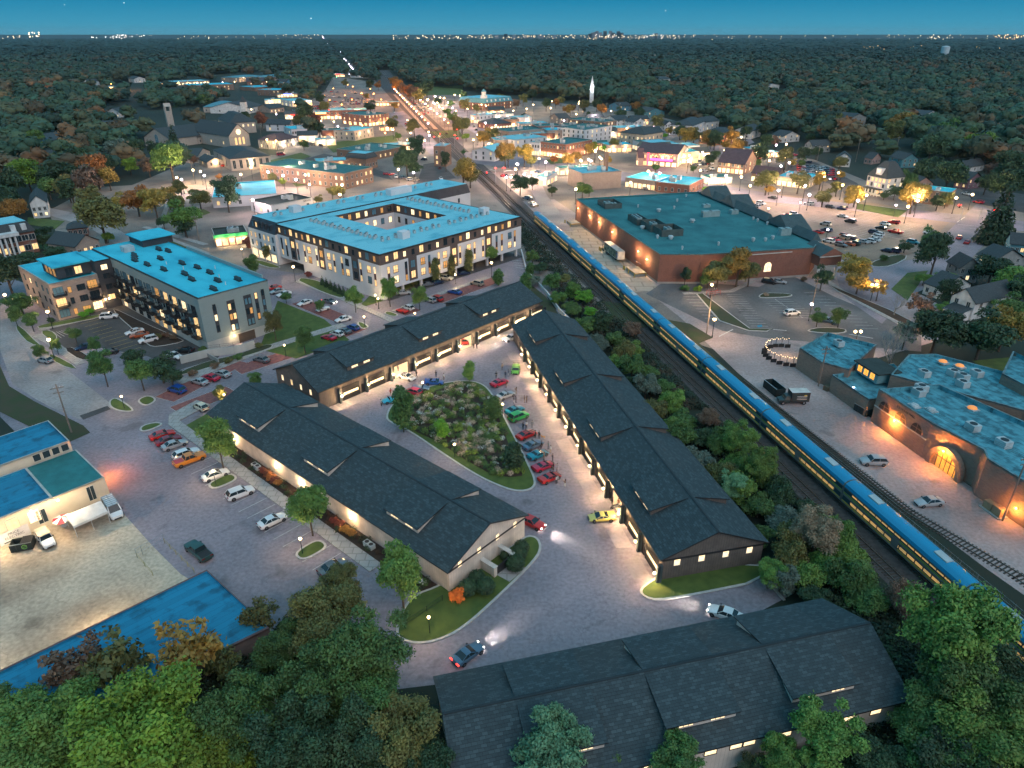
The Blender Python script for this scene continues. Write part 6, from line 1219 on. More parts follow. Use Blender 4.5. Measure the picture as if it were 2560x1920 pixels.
# church group
CH='church'
t,fr,W,ly=bld('stone_church','stone church nave with teal gable roof and tall arched window left of the bell tower',CH,1,(925,880),(1090,895),(820,810),6.,m_stone,'gable',m_slate,6.5,[1.5],(0,5),.3,ridge='y')
arch(t,W/2,(-.05 if ly>0 else .05),2.5,PI if ly>0 else 0,3.4,6,m_glassb)
bld('stone_church','long stone hall with dark teal gable roof at the left end of the church group',CH,1,(740,850),(850,800),(648,815),5.,m_stone,'gable',m_slate,6,[1.5],(3,6),.7,ridge='y')
tw=q(1,1110,860);t=thing('bell_tower',(tw.x,tw.y,0),.6,'slim stone bell tower with a cross on top beside the church','bell tower')
b=MB();b.prism(rect(-2.4,2.4,-2.4,2.4),0,17);b.ob('shaft',m_stone,t);b=MB()
for x in(-2,2):
    for y in(-2,2):b.box(x-.5,x+.5,y-.5,y+.5,17,20.5)
b.add([(-2.5,-2.5,20.5),(2.5,-2.5,20.5),(2.5,2.5,20.5),(-2.5,2.5,20.5),(-2.5,0,23),(2.5,0,23)],[(0,1,5,4),(2,3,4,5),(0,4,3),(1,2,5)]);b.ob('belfry',m_stone,t);b=MB();b.box(-.12,.12,-.12,.12,23,26);b.box(-.9,.9,-.12,.12,24.6,24.9);b.ob('cross',m_dark,t)
t,fr,W,ly=bld('stone_church','broad stone church with round lit rose window right of the bell tower',CH,1,(1470,875),(1600,860),(1345,830),8.,m_stone,'gable',m_slate,7.5,[2],(0,3),.8,ridge='y')
o=MB();n=16;v=[(1.9*math.cos(2*PI*i/n),0,1.9*math.sin(2*PI*i/n)) for i in range(n)];o.add(v,[tuple(range(n))]);o.ob('rose_window',m_lit2,t,loc=(W/2,(-.06 if ly>0 else .06),10))
for x in(-3,0,3):arch(t,W/2+x,(-.05 if ly>0 else .05),1.5,PI if ly>0 else 0,1.6,5,m_lit)
bld('church_porch_wing','low stone wing with gabled arched porch linking the church halls',CH,1,(1270,880),(1400,860),(1150,850),5.,m_stone,'gable',m_slate,4,[1.2],(5,4),.6)
bld('church_apse','wide dark hip roofed stone hall behind the rose window church',CH,1,(1480,790),(1640,780),(1250,770),8.5,m_stone,'hip',m_slate,6,[5],(5,8),.8)
t,fr,W,ly=bld('stone_library','long beige stone hall with six tall dark windows and dark hip roof','hall',22,(428,345),(722,320),(310,275),7.,m_stone,'hip',m_slate,2.5,[1.2],(6,2),.0,win=(1.6,4.6));washlights(t,W,ly,1,4,1200,WARM)
bld('stone_cottage','small stone house with dark gable roof left of the tall windowed hall','house',22,(185,325),(278,285),(75,262),4.,m_stone,'gable',m_slate,3.2,[1.2],(2,3),.5,ridge='y')
t,fr,W,ly=bld('stone_garage','small beige garage with bright lamp in front of the stone house','garage building',22,(258,372),(378,360),(185,345),3.2,m_stone,'gable',m_slate,2.6,[1],(2,1),.3,ridge='y');washlights(t,W,ly,1,2.8,700)
t,fr,W,ly=bld('timbered_building','black and white half timbered building with two bright lamps',SB,22,(770,212),(932,185),(697,190),6.,M('timber_render',(.5,.47,.43),.85,pat='boards',ps=(1.6,.16),c3=(.04,.03,.03)),'hip',M('plum_shingle',(.09,.06,.07)),3.4,[1,3.8],(7,3),.4);washlights(t,W,ly,2,3.5,700,WHITE)
bld('white_house_shop','white gabled house with dark blue roof above the half timbered building','house',22,(865,92),(908,80),(765,70),5.5,m_stucco,'gable',m_slate,3.5,[1,3.4],(2,3),.2,ridge='y')
bld('white_annex','long white low building right of the gabled white house',SB,22,(880,128),(1035,118),(850,105),5.,m_stucco,rmat=m_membE,rows=[1.5],cols=(8,2),lit=.2)
t,fr,W,ly=bld('white_chapel','white wooden chapel with slate roof and short steeple',CH,21,(980,1080),(1170,1040),(825,1010),5.5,m_white,'gable',m_slate,5,[1.5],(4,2),.1,ridge='x')
MB().prism(rect(-2,3,2,7) if ly>0 else rect(-2,3,-7,-2),0,11).ob('steeple_base',m_white,t);yy=4.5 if ly>0 else -4.5
MB().add([(-2.3,yy-2.8,11),(3.3,yy-2.8,11),(3.3,yy+2.8,11),(-2.3,yy+2.8,11),(.5,yy,17)],[(0,1,4),(1,2,4),(2,3,4),(3,0,4)]).ob('spire',m_slate,t)
bld('grey_chapel_hall','blue grey stone hall left of the white chapel',CH,21,(760,1060),(860,1010),(530,1010),5.5,m_stone,'hip',M('blue_slate',(.1,.3,.36)),3,[1.5],(3,5),.2)
bld('gabled_depot','beige gabled depot with a bright lamp right of the white chapel',SB,21,(1255,1085),(1440,1070),(1205,1060),4.5,m_brickt,'gable',m_slate,3,[1],(4,2),.6)
t,fr,W,ly=bld('diner_building','two storey diner with a row of bright lights on its roof edge','restaurant',21,(1540,990),(1800,975),(1500,960),6.,m_stucco,rmat=m_memb,rows=[1,3.8],cols=(9,3),lit=.9,shop='fs');washlights(t,W,ly,4,4.5,700,(1,.6,.3))
bld('red_office_building','red brick flat roofed building with white windows among dark trees at upper left','office building',20,(1895,905),(2150,900),(1760,880),7.,m_brick,rmat=m_membE,rows=[2.5],cols=(6,3),lit=.9,units=3)
bld('long_motel_building','long three storey brick block with teal roof at upper left','apartment building',21,(215,790),(790,770),(180,770),8.,m_brickb,rmat=m_membE,rows=[1,4],cols=(12,3),lit=.4,units=1)
t,fr,W,ly=bld('strip_mall','low lit shopping strip with a pale roof behind the brick block',SB,21,(20,745),(480,725),(-20,730),5.,m_brickt,rmat=m_memb,rows=[.8],cols=(10,2),lit=.9,shop='fs');washlights(t,W,ly,4,3.5,600)
for nm,lab,a in(('apartment_building','left of two long teal roofed apartment blocks in the distance',((860,690),(1160,665),(820,670))),('apartment_building','right of two long teal roofed apartment blocks in the distance',((1245,685),(1535,655),(1180,665)))):bld(nm,lab,'apartment building',21,*a,7.,m_brickt,'hip',M('blue_slate',(.1,.3,.36)),2,[1,4],(10,3),.4)
bld('gambrel_building','long plum roofed hall with dormers below the two distant apartment blocks',SB,21,(960,740),(1240,735),(930,720),5,m_brick,'gable',MT['plum_shingle'],4,[1],(8,2),.6)
bld('office_building','boxy brick office with pale roof left of the railway road','office building',21,(1340,850),(1520,830),(1310,820),7,m_brickb,rmat=m_membE,rows=[1,4],cols=(5,4),lit=.3)
bld('teal_roof_office','low office with large teal roof in front of the gambrel hall','office building',21,(1060,815),(1310,800),(1040,790),5,m_brickb,rmat=m_membE,rows=[1],cols=(6,2),lit=.4)
# right houses
HW=M('house_white',(.62,.64,.62),.75,pat='boards',ps=(9,.0)) if 0 else m_white
t,fr,W,ly=bld('victorian_house','big white Victorian house with steep slate roof, dormers and lit porch','house',26,(258,490),(395,475),(45,470),9.,m_white,'hip',m_slate,7,[1,4.2,6.6],(3,5),.45)
s=1 if ly>0 else -1
MB().box(-3,-.1,min(s*1,s*abs(ly)*.9),max(s*1,s*abs(ly)*.9),3.2,3.6).ob('porch_roof',m_slate,t);b=MB()
for i in range(6):b.tube((-2.7,s*(1.2+i*abs(ly)*.16),0),(-2.7,s*(1.2+i*abs(ly)*.16),3.2),.15,n=6)
b.ob('porch_columns',m_white,t);light('porch_light','POINT',(-1.5,s*abs(ly)*.5,2.8),420,WARM,t,.2);b=MB();b.box(-.4,2,s*abs(ly)*.45-1.5,s*abs(ly)*.45+1.5,10,13);d=b.ob('dormer',m_white,t);ob('window',twin(1.6,1.6,m_lit2),d,(-.42,s*abs(ly)*.45,10.8),PI/2)
t,fr,W,ly=bld('white_farmhouse','white house with grey gable roof and screened porch near the right edge','house',6,(1900,715),(2150,655),(1755,665),5.2,m_white,'gable',m_slate,3.4,[1,3.4],(3,2),.05,ridge='x',win=(.9,1.5))
s=1 if ly>0 else -1
b=MB();b.box(-4.5,-.1,s*.5 if s>0 else -5.5,5.5 if s>0 else -.5,0,2.7);b.ob('porch',m_white,t);MB().add([(-4.9,s*.1,2.6),(-4.9,s*5.9,2.6),(-.05,s*5.9,3.6),(-.05,s*.1,3.6)],[(0,1,2,3)]).ob('porch_roof',m_slate,t)
HS=[('grey house with dark gable roof and one amber window behind the white farmhouse',27,(800,500),(945,500),(770,480),5.,'grey'),('long dark roofed house behind the spruce at the right',27,(1060,440),(1265,420),(960,395),5.,'grey'),('small grey house with pale porch partly hidden by a tall tree',27,(655,650),(880,620),(600,600),3.6,'white'),
('pink gabled house above the flat roofed brick shop',26,(470,530),(598,528),(466,512),4.5,'pink'),('plum gabled house with a white parasol terrace',26,(865,500),(960,485),(855,470),5.,'plum'),('white gabled house right of the old oak with warm porch',26,(1055,290),(1200,285),(1050,270),4.5,'white'),('teal house with white gable trim behind the Victorian house',26,(375,350),(490,345),(365,325),5.,'teal'),('low house with three teal roofs left of the plum house',26,(845,410),(980,385),(830,395),3.5,'white'),('small house with two lit windows behind the Victorian roof',26,(150,345),(215,335),(140,330),3.5,'pink'),
('white house with steep gable and dark windows in the trees',3,(1010,1015),(1100,1020),(1005,1000),5.,'white'),('grey house with a square lantern on its slate roof',25,(1040,250),(1175,245),(1030,235),4.5,'grey'),('dark cottage group with white gables in the woods',25,(820,180),(945,170),(815,160),4.5,'white'),('teal roofed house in dark trees right of the brick hall',25,(590,140),(660,120),(545,110),6.,'white'),('tall grey house with gable windows behind the white inn',25,(250,75),(350,60),(240,50),7.,'white'),
('grey stone mansion with tower among trees on the right',3,(1095,760),(1200,750),(1090,730),9.,'grey'),('white gabled house pair left of the stone mansion roof',3,(1085,830),(1160,815),(1080,800),5.,'white'),('house with blue lit roof far right of the mansion',3,(1390,735),(1465,730),(1385,720),4.5,'white'),('pale house with teal roof and two lit windows in the right woods',3,(1575,740),(1670,730),(1570,720),4.5,'white'),('blue house with white gable at the left woods',1,(330,900),(445,885),(290,870),5.,'blue'),('white house corner at the left edge of the woods',1,(0,800),(40,800),(-20,790),5.,'white'),
('white gabled house half hidden by the orange tree',1,(325,1080),(480,1085),(320,1060),4.5,'white'),('pale blue house below the teal woods at left',1,(330,1010),(400,1000),(325,990),4.5,'white'),('narrow white house between dark trees at left',1,(370,760),(415,755),(352,745),5.5,'white'),('white gabled house behind the church hall',1,(690,715),(765,720),(670,700),5.,'white'),('white house with porch at the left edge street',4,(190,75),(295,65),(70,30),6.5,'white'),('dark house with white trim right of the town flats',24,(1085,118),(1215,112),(1080,100),5.5,'teal'),
('blue gabled house left of the dark trimmed house',24,(880,75),(970,70),(865,62),5.,'blue'),('white gabled shop house with slate roof behind the brown office',24,(860,180),(960,172),(790,165),5.,'white'),('small white gabled house right of the gabled shop house',24,(990,195),(1080,190),(975,180),4.5,'white'),('beige gabled house behind the town flats',24,(440,165),(522,160),(400,150),5.,'tan'),('long low white building at the right of the town houses',24,(1220,215),(1275,212),(1215,205),4.5,'white'),('teal house far right behind the tall spruce',27,(1175,320),(1290,330),(1165,300),6.,'teal'),
('white distant house on the upper left ridge',20,(1720,705),(1865,700),(1715,690),6.,'white'),('small white gabled house among the distant poles',20,(1075,745),(1140,745),(1070,730),6.,'white'),('blue gabled house at the end of the gambrel hall',21,(1470,740),(1540,735),(1465,725),6.,'blue'),('white house with lit front in the middle woods',2,(1075,495),(1140,495),(1065,480),6.,'white'),('pale house group far in the right woods',3,(540,560),(640,545),(530,540),6.,'white'),('white house with warm lights far in the woods',3,(1235,395),(1275,392),(1230,385),6.,'white'),('pale mansion with many windows in the centre woods',2,(2060,510),(2125,505),(2055,500),8.,'white')]
HC={'white':m_white,'grey':M('house_grey',(.3,.32,.31),.8),'pink':M('house_pink',(.45,.3,.27),.8),'plum':M('house_plum',(.2,.12,.15),.8),'teal':M('house_teal',(.1,.28,.32),.8),'blue':M('house_blue',(.1,.28,.4),.8),'tan':m_brickt}
for lab,n,N,R,L,h,c in HS:
    bld('house',lab,'house',n,N,R,L,h,HC[c],'gable',m_slate,3.2,[1.,3.3] if h>4 else [1.],(3,2),.22,ridge='y' if RN.random()<.6 else 'x',win=(.9,1.3))
t,fr,W,ly=bld('brick_house','ivy covered brick house with white shutters and a flat teal roof by the junction','house',26,(735,595),(775,565),(475,565),6.5,m_brickb,rmat=m_membE,rows=[1,4],cols=(2,4),lit=.2,units=1)
# water tower, far towers
def water_tower(p,r,hh,label,z0,leg=True):
    t=thing('water_tower',(p.x,p.y,0),0,label,'water tower');b=MB();b.tube((0,0,z0),(0,0,z0+hh),r,n=20);b.tube((0,0,z0+hh),(0,0,z0+hh*1.12),r,r*.2,20);b.ob('tank',M('tank_white',(.6,.68,.7),.6),t);b=MB();b.tube((0,0,0),(0,0,z0),r*.9 if not leg else r*.25,n=12);b.ob('shaft',MT['tank_white'],t);return t
p=q(3,1700,350);p=p*(1150/p.y);pr_=None
tz=q(3,1700,345,18);water_tower(tz,11.5,21,'white water tower rising above the dark woods on the right',16)
tz=q(21,1440,125,30);water_tower(tz,14,30,'small far water tower on the horizon at upper left',20);tz=q(21,708,125,30);t=water_tower(tz,13,16,'pale round water tower far away left of the other one',22)
tz=q(2,1620,575,14);t=thing('church_spire',(tz.x,tz.y,0),0,'bright white church spire poking out of the dark woods','spire');b=MB();b.prism(rect(-2.2,2.2,-2.2,2.2),0,16);b.add([(-2.4,-2.4,16),(2.4,-2.4,16),(2.4,2.4,16),(-2.4,2.4,16),(0,0,29)],[(0,1,4),(1,2,4),(2,3,4),(3,0,4)]);b.ob('spire',m_white,t);light('spire_light','POINT',(0,-5,16),3000,(.8,.9,1),t,.3)
# ================= TREES
def leafcloud(seed,lobes,n,leaf,up=.25,fold=True,hollow=.45,jit=.7):
    """leaf faces spread through the outer shell of several overlapping lobes; returns verts, faces arrays"""
    r=np.random.default_rng(seed);L=np.array(lobes,float);w=L[:,3]**2;w/=w.sum()
    k=r.choice(len(L),n,p=w);d=r.normal(size=(n,3));d/=np.linalg.norm(d,axis=1)[:,None]
    d[:,2]=np.where(d[:,2]<-.35,-d[:,2]*.6,d[:,2])
    rad=L[k,3]*(hollow+(1.05-hollow)*r.random(n)**.45);sz=L[k,4] if L.shape[1]>4 else np.ones(n)
    P=L[k,:3]+d*rad[:,None]*np.stack([np.ones(n),np.ones(n),sz],1)
    P+=r.normal(size=(n,3))*leaf*jit
    nr=d*.75+r.normal(size=(n,3))*.55+np.array([0,0,up]);nr/=np.linalg.norm(nr,axis=1)[:,None]
    a=np.cross(nr,r.normal(size=(n,3)));a/=np.linalg.norm(a,axis=1)[:,None]+1e-9;b=np.cross(nr,a)
    s=leaf*(.55+.9*r.random(n))[:,None];t=.55
    V=np.stack([P-a*s,P+b*s*t-nr*s*.15,P+a*s,P-b*s*t-nr*s*.15],1).reshape(-1,3)
    return V
def quads_mesh(name,V,mats,tint=None):
    n=len(V)//4;me=bpy.data.meshes.new(name);me.vertices.add(len(V));me.vertices.foreach_set('co',V.astype(np.float32).ravel());me.loops.add(4*n);me.loops.foreach_set('vertex_index',np.arange(4*n,dtype=np.int32))
    me.polygons.add(n);me.polygons.foreach_set('loop_start',np.arange(0,4*n,4,dtype=np.int32))
    try:me.polygons.foreach_set('loop_total',np.full(n,4,dtype=np.int32))
    except Exception:pass
    me.update(calc_edges=True)
    for m in mats:me.materials.append(m)
    if tint is not None:
        at=me.color_attributes.new('tint','FLOAT_COLOR','POINT');at.data.foreach_set('color',np.concatenate([tint,np.ones((len(tint),1))],1).astype(np.float32).ravel())
    me.validate();return me
def lobes_round(seed,R,hz,z0,n,spread=.62,lr=(.34,.52),flat=.8):
    r=random.Random(seed);o=[(0,0,z0+hz*.5,R*.6,flat)]
    for i in range(n):
        a=r.random()*6.283;q_=math.sqrt(r.random())*spread*R;z=z0+hz*(.18+.74*r.random());f=1-.45*abs((z-z0)/hz-.45)
        o.append((math.cos(a)*q_*f,math.sin(a)*q_*f,z,R*r.uniform(*lr),flat))
    return o
def trunk(lobes,h,rad,mat,seed=0,limbs=6):
    r=random.Random(seed);b=MB();top=(r.uniform(-.2,.2),r.uniform(-.2,.2),h)
    b.tube((0,0,0),(top[0]*.5,top[1]*.5,h*.55),rad,rad*.75,8);b.tube((top[0]*.5,top[1]*.5,h*.55),top,rad*.75,rad*.3,7)
    for l in r.sample(lobes,min(limbs,len(lobes))):
        s=h*r.uniform(.4,.85);b.tube((top[0]*s/h,top[1]*s/h,s),(l[0]*.8,l[1]*.8,l[2]),rad*.38,rad*.08,5)
    return b.mesh('trunk',mat,60)
m_bark=M('bark',(.1,.075,.055),.95,c2=(.055,.042,.035),sc=3);m_barkp=M('pale_bark',(.3,.22,.18),.9,sc=3)
FO={'green':((.055,.105,.024),(.03,.062,.018)),'leafy':((.09,.155,.028),(.048,.095,.02)),'dark':((.026,.052,.02),(.014,.03,.014)),'yellow':((.12,.18,.018),(.05,.09,.01)),'lime':((.1,.25,.02),(.05,.14,.012)),'olive':((.1,.095,.025),(.055,.06,.02)),'orange':((.22,.095,.02),(.12,.055,.015)),'gold':((.22,.14,.025),(.12,.085,.02)),'rust':((.12,.035,.02),(.07,.022,.015)),'brown':((.12,.075,.045),(.07,.045,.03)),'tan':((.26,.19,.12),(.12,.095,.06)),'mint':((.1,.2,.1),(.05,.115,.06)),'grey':((.09,.12,.09),(.05,.07,.055)),'fire':((.55,.16,.02),(.35,.09,.015)),'bloom':((.6,.57,.55),(.1,.14,.06))}
FG_=1.9
def fm(k):return M('foliage_'+k,tuple(v*FG_ for v in FO[k][0]),.7,c2=tuple(v*FG_ for v in FO[k][1]),sc=.55,rnd=.22,thr=(.35,.65))
TP={}
def proto(kind,v):
    """crown+trunk prototype of unit size: nominal crown radius 1*R, all real metres scaled later"""
    k=(kind,v)
    if k in TP:return TP[k]
    sd=v*17+sum(map(ord,kind))
    if kind=='near':lb=lobes_round(sd,5,8,4,44,.9,(.13,.27));V=leafcloud(sd,lb,26000,.17,hollow=.35,jit=1.5);h,tr=9,.3
    elif kind=='nearclump':lb=lobes_round(sd,5,9,4,46,.9,(.1,.22));V=leafcloud(sd,lb,22000,.18,hollow=.45,jit=1.1);h,tr=9,.3
    elif kind=='street':lb=lobes_round(sd,5,9.5,3.6,20,.7,(.24,.4),1.);V=leafcloud(sd,lb,8000,.26);h,tr=9,.22
    elif kind=='mid':lb=lobes_round(sd,5,7.5,2.5,20,.75,(.24,.42));V=leafcloud(sd,lb,5000,.32,hollow=.65);h,tr=7,.3
    elif kind=='shrub':lb=lobes_round(sd,5,6.5,.8,20,.8,(.24,.4));V=leafcloud(sd,lb,8000,.26);h,tr=4,.25
    elif kind=='far':lb=lobes_round(sd,5,7,2.5,14,.75,(.28,.45));V=leafcloud(sd,lb,2600,.45,hollow=.75);h,tr=6,.3
    elif kind=='sparse':lb=lobes_round(sd,5,8,3,26,.85,(.14,.24));V=leafcloud(sd,lb,1300,.42,hollow=.2);h,tr=10,.25
    elif kind=='column':
        r=random.Random(sd);lb=[(r.uniform(-.5,.5)*1.,r.uniform(-.5,.5)*1.,1.5+i*.8,1.75*math.sin(min(1,(i+1.4)/4)*1.57)*(1 if i<9 else (13-i)/4.5),1.) for i in range(12)];V=leafcloud(sd,lb,2600,.32);h,tr=5,.15
    elif kind=='cone':
        r=random.Random(sd);lb=[];
        for i in range(11):
            z=1.2+i*1.15;rr=4.6*(1-i/11.5)
            for j in range(max(2,int(7*(1-i/12)))):a=j*6.283/max(2,int(7*(1-i/12)))+i;lb.append((math.cos(a)*rr*.62,math.sin(a)*rr*.62,z-rr*.12,rr*.42+.25,.45))
        V=leafcloud(sd,lb,3600,.42,up=.5);h,tr=12,.25
    elif kind=='bare':lb=lobes_round(sd,4.5,8,3.5,16,.9,(.1,.16));V=None;h,tr=8,.25
    bark=m_barkp if kind in('bare',) else m_bark
    if kind=='bare':
        r=random.Random(sd);b=MB();b.tube((0,0,0),(.2,0,3.5),.28,.2,7)
        def br(p,d,l,ra,dep):
            e=p+d*l;b.tube(p,e,ra,ra*.6,5)
            if dep:
                for _ in range(3 if dep>2 else 2):br(e,(d+Vector((r.uniform(-.7,.7),r.uniform(-.7,.7),r.uniform(-.1,.5)))).normalized(),l*r.uniform(.65,.85),ra*.6,dep-1)
        for _ in range(4):br(Vector((.2,0,r.uniform(2.6,3.5))),Vector((r.uniform(-.7,.7),r.uniform(-.7,.7),.9)).normalized(),2.2,.15,4)
        TP[k]=(None,b.mesh('trunk',M('dead_wood',(.36,.31,.27),.9),60));return TP[k]
    cr=quads_mesh('crown_'+kind,V,[fm('green')]);TP[k]=(cr,trunk(lb,h,tr,bark,sd,9 if kind in('street','near','sparse') else 5));return TP[k]
ADJ={'green':'green leafy tree','leafy':'fresh green leafy tree','dark':'dark green tree','yellow':'yellow green tree','lime':'bright lime green tree','olive':'olive green tree','orange':'orange leaved tree','gold':'golden autumn tree','rust':'rust red tree','brown':'brown autumn tree','tan':'pale tan flowering tree','mint':'pale mint green maple','grey':'grey green tree','fire':'fiery orange shrub','bloom':'white flowering shrub'}
NT=[0];RT=random.Random(5)
def tree(p,kind,col,R,hs=1.,adj=None,group='trees',nv=3,name=None):
    NT[0]+=1;v=NT[0]%nv;cr,tk=proto(kind,v);s=R/5.
    if kind=='column':s=R/1.7
    if kind=='cone':s=R/4.6
    t=thing(name or {'column':'columnar_tree','cone':'conifer_tree','bare':'bare_tree','shrub':'shrub'}.get(kind,'leafy_tree'),(p[0],p[1],0),RT.random()*6.28);t.scale=(s,s,s*hs)
    ob('trunk',tk,t)
    if cr:c=ob('crown',cr,t);setmat(c,0,fm(col))
    return auto(t,adj or {'column':'columnar '+ADJ[col],'cone':'conical '+ADJ[col].replace('tree','conifer'),'bare':'bare leafless tree','shrub':ADJ[col].replace(' tree',' shrub').replace('leafy ','')}.get(kind,ADJ[col]),'shrub' if kind=='shrub' else 'tree',group)
def crownh(kind,R,hs):return {'near':8,'nearclump':8.5,'street':8.3,'mid':6.3,'shrub':4.,'far':6,'sparse':7,'bare':7.5}.get(kind,0)*R/5*hs if kind not in('column','cone') else {'column':6*R/1.7,'cone':6*R/4.6}[kind]*hs
TSC={4:1.6,22:1.5,23:1.65,24:1.25,25:1.35,26:1.6,1:1.5,6:1.2}
def trees(n,kind,rows,**kw):
    for r in rows:
        x,y,col,R=r[:4];R*=TSC.get(n,1);hs=r[4] if len(r)>4 else 1.
        p=q(n,x,y,crownh(kind,R,hs));tree(p,kind,col,R,hs,**kw)
# nearest trees along the bottom of the picture
NG='trees along the near edge'
trees(0,'near',[(300,1590,'yellow',7.4,.8),(455,1610,'yellow',5.5,.8),(90,1605,'leafy',6.,.8),(130,1560,'leafy',5,.8),(570,1520,'green',4.2),(520,1560,'green',5),(640,1600,'dark',5),(705,1340,'olive',5.,.95),(800,1420,'green',5.6),(700,1480,'green',5.2),(610,1400,'green',3.4,.9),(800,1520,'green',4.4),(870,1590,'olive',4.4),(760,1610,'dark',4.6),(730,1270,'olive',3.4,.9),(395,1660,'leafy',5,.8),(220,1650,'yellow',5,.75),(930,1655,'dark',3.4),(20,1560,'green',4.6,.8),(1000,1660,'green',2.6,.8)],group=NG)
trees(0,'sparse',[(250,1440,'olive',4.4),(400,1420,'gold',4.6),(170,1435,'brown',4.,.9),(480,1430,'olive',2.6),(560,1330,'olive',2.8)],group=NG)
trees(0,'nearclump',[(1190,1625,'mint',4.4,1.0),(1460,1645,'green',3.2),(1790,1590,'leafy',3.9),(1690,1640,'leafy',2.6),(1300,1650,'green',2.8,.8)],group=NG)
trees(0,'bare',[(585,1560,'grey',4.4,1.1),(640,1570,'grey',3.)],group=NG)
trees(0,'near',[(2045,1365,'leafy',6.2,1.15),(1955,1290,'brown',2.6,1.),(2090,1480,'green',5.5,.9),(2020,1560,'green',4.2,.8),(2130,1590,'leafy',5.4,.8),(2040,1630,'green',4.4,.75),(1900,1665,'dark',4,.6),(2190,1480,'dark',5,.8),(2180,1660,'green',5,.7),(1640,1670,'dark',2.6,.6),(2060,1670,'dark',5,.7),(2090,1440,'lime',3.2,.8)],group='trees at the lower right corner')
# railway strip
RS='shrubs and trees along the railway'
cols=['green','leafy','grey','green','olive','dark','leafy','green']
for i,(x,y,R) in enumerate(((1150,555,2.6),(1165,575,2.8),(1150,600,2.8),(1192,610,3.),(1215,598,2.6),(1205,640,3),(1240,630,3),(1235,665,3),(1265,700,3.4),(1300,700,3.2),(1290,740,3.2),(1325,730,3.2),(1345,770,3.4),(1320,780,3),(1370,750,2.8),(1365,800,3.4),(1400,800,3.),(1350,830,3),(1395,840,3.2),(1430,830,3),(1410,880,3.4),(1450,870,3),(1440,920,3.2),(1480,905,3),(1470,950,3.4),(1510,940,3),(1515,990,3.2),(1550,960,3),(1555,1020,3.4),(1590,1000,3),(1600,1060,3.2),(1640,1030,3.2),(1640,1090,3.2),(1680,1070,3),(1690,1120,3),(1640,1150,2.6),(1700,1200,3.2),(1740,1235,3.2),(1790,1215,3),(1820,1260,3.2),(1850,1240,3),(1760,1280,2.6),(1690,1250,2.4),(1870,1290,3),(1720,1150,3.4),(1810,1160,3),(1840,1195,3),(1780,1130,3),(1580,930,2.4),(1745,1100,2.6))):
    p=q(0,x,y,2.6);tree(p,'shrub',cols[(i*5)%8],R*.95,.95 if i%3 else 1.25,group=RS)
trees(0,'near',[(1262,640,'lime',2.9,.7),(1275,672,'lime',2.2,.6),(1600,950,'leafy',3.4),(1640,1000,'leafy',3.4,1.1),(1585,1045,'mint',2.8,.9),(1765,1140,'tan',3.8,.95),(1365,710,'brown',2.6,.8),(1530,905,'brown',2.6,.8),(1665,1235,'leafy',2.4,.8)],group=RS)
# street and garden trees
ST='young street trees'
trees(0,'street',[(470,955,'leafy',3.7,1.05),(665,1090,'leafy',3.7,1.),(865,1240,'leafy',3.9,1.),(220,790,'green',3.4,.95),(300,800,'green',3.6,.85),(590,698,'olive',2.9,1.05),(655,730,'green',2.9,.9),(765,640,'leafy',3.,1.),(840,625,'leafy',3.1,1.05),(905,640,'leafy',2.9,.9),(1060,545,'leafy',2.9,1.),(545,572,'green',3.2,.9),(575,545,'olive',2.2,1.),(535,520,'rust',2.,.9),(475,850,'olive',1.9,.8),(550,820,'green',2.,.7),(617,640,'green',2.,.7),(690,660,'green',1.9,.7),(100,520,'dark',2.4,.8),(160,720,'green',2.2,.8),(85,760,'green',2.,.8),(30,680,'green',2.4,.9),(65,690,'green',2.4,.9),(120,745,'green',1.6),(205,745,'green',1.9)],group=ST)
trees(0,'mid',[(345,790,'dark',4.4,.8),(290,775,'dark',3,.8),(370,815,'dark',3,.7)],group=ST)
trees(0,'column',[(893,590,'olive',1.3,1.),(940,583,'olive',1.35,1.),(974,573,'olive',1.3,1.),(1013,563,'olive',1.3,1.),(868,880,'green',1.7,.95),(1013,800,'leafy',1.1,.75),(1068,880,'green',1.3,.65),(1110,985,'dark',1.5,.6),(955,925,'lime',1.1,.6),(1076,598,'green',1.4,.6),(1137,610,'green',1.5,.75),(1145,580,'green',1.2,.6)],group='columnar trees')
for k in range(7):tree(q(13,1260+k*55,300+k*27,2.),'cone','dark',.9,1.25,adj='small conical arborvitae',group='hedge of small conifers by the white apartments')
trees(13,'shrub',[(1085,240,'rust',1.3)],group=ST)
trees(6,'mid',[(380,470,'gold',4.6,1.05),(250,500,'olive',4.2,1.0),(450,520,'olive',3.4,.9),(180,560,'green',2.4,.8),(920,540,'dark',2.7,1.2),(1120,490,'gold',4.4,.85),(1150,580,'gold',3.6,.7),(890,800,'green',1.9,1.1),(1030,800,'green',2.2,1.),(1660,880,'dark',5.4,.85),(1960,900,'dark',5.8,.85),(2100,870,'gold',4.4,1.),(1780,840,'dark',2.6,.8),(1690,740,'leafy',2.,.7),(1730,640,'dark',3.,1.2),(1650,390,'dark',5.,1.15),(1620,300,'green',3.6,1.2),(2010,500,'dark',4.8,.8),(2140,560,'leafy',4.4,.8),(1450,345,'dark',2.6,.7),(1310,425,'green',1.2,.8),(35,540,'dark',1.8,1.4),(1090,45,'gold',2.6,1.),(920,30,'dark',2.8,.9),(1520,60,'gold',3.,1.),(820,275,'gold',1.5,.7),(1700,560,'leafy',3,.6),(1570,560,'leafy',2.4,.6),(2130,730,'green',4,.8),(2200,640,'dark',4.4,.9)],group='trees round the supermarket')
trees(6,'bare',[(1380,960,'grey',5.,1.0),(1400,690,'grey',3.,.9)],group='trees round the supermarket');trees(6,'sparse',[(1460,900,'grey',3,1.),(1560,720,'brown',3.4,.9),(1280,620,'gold',3.,.8)],group='trees round the supermarket')
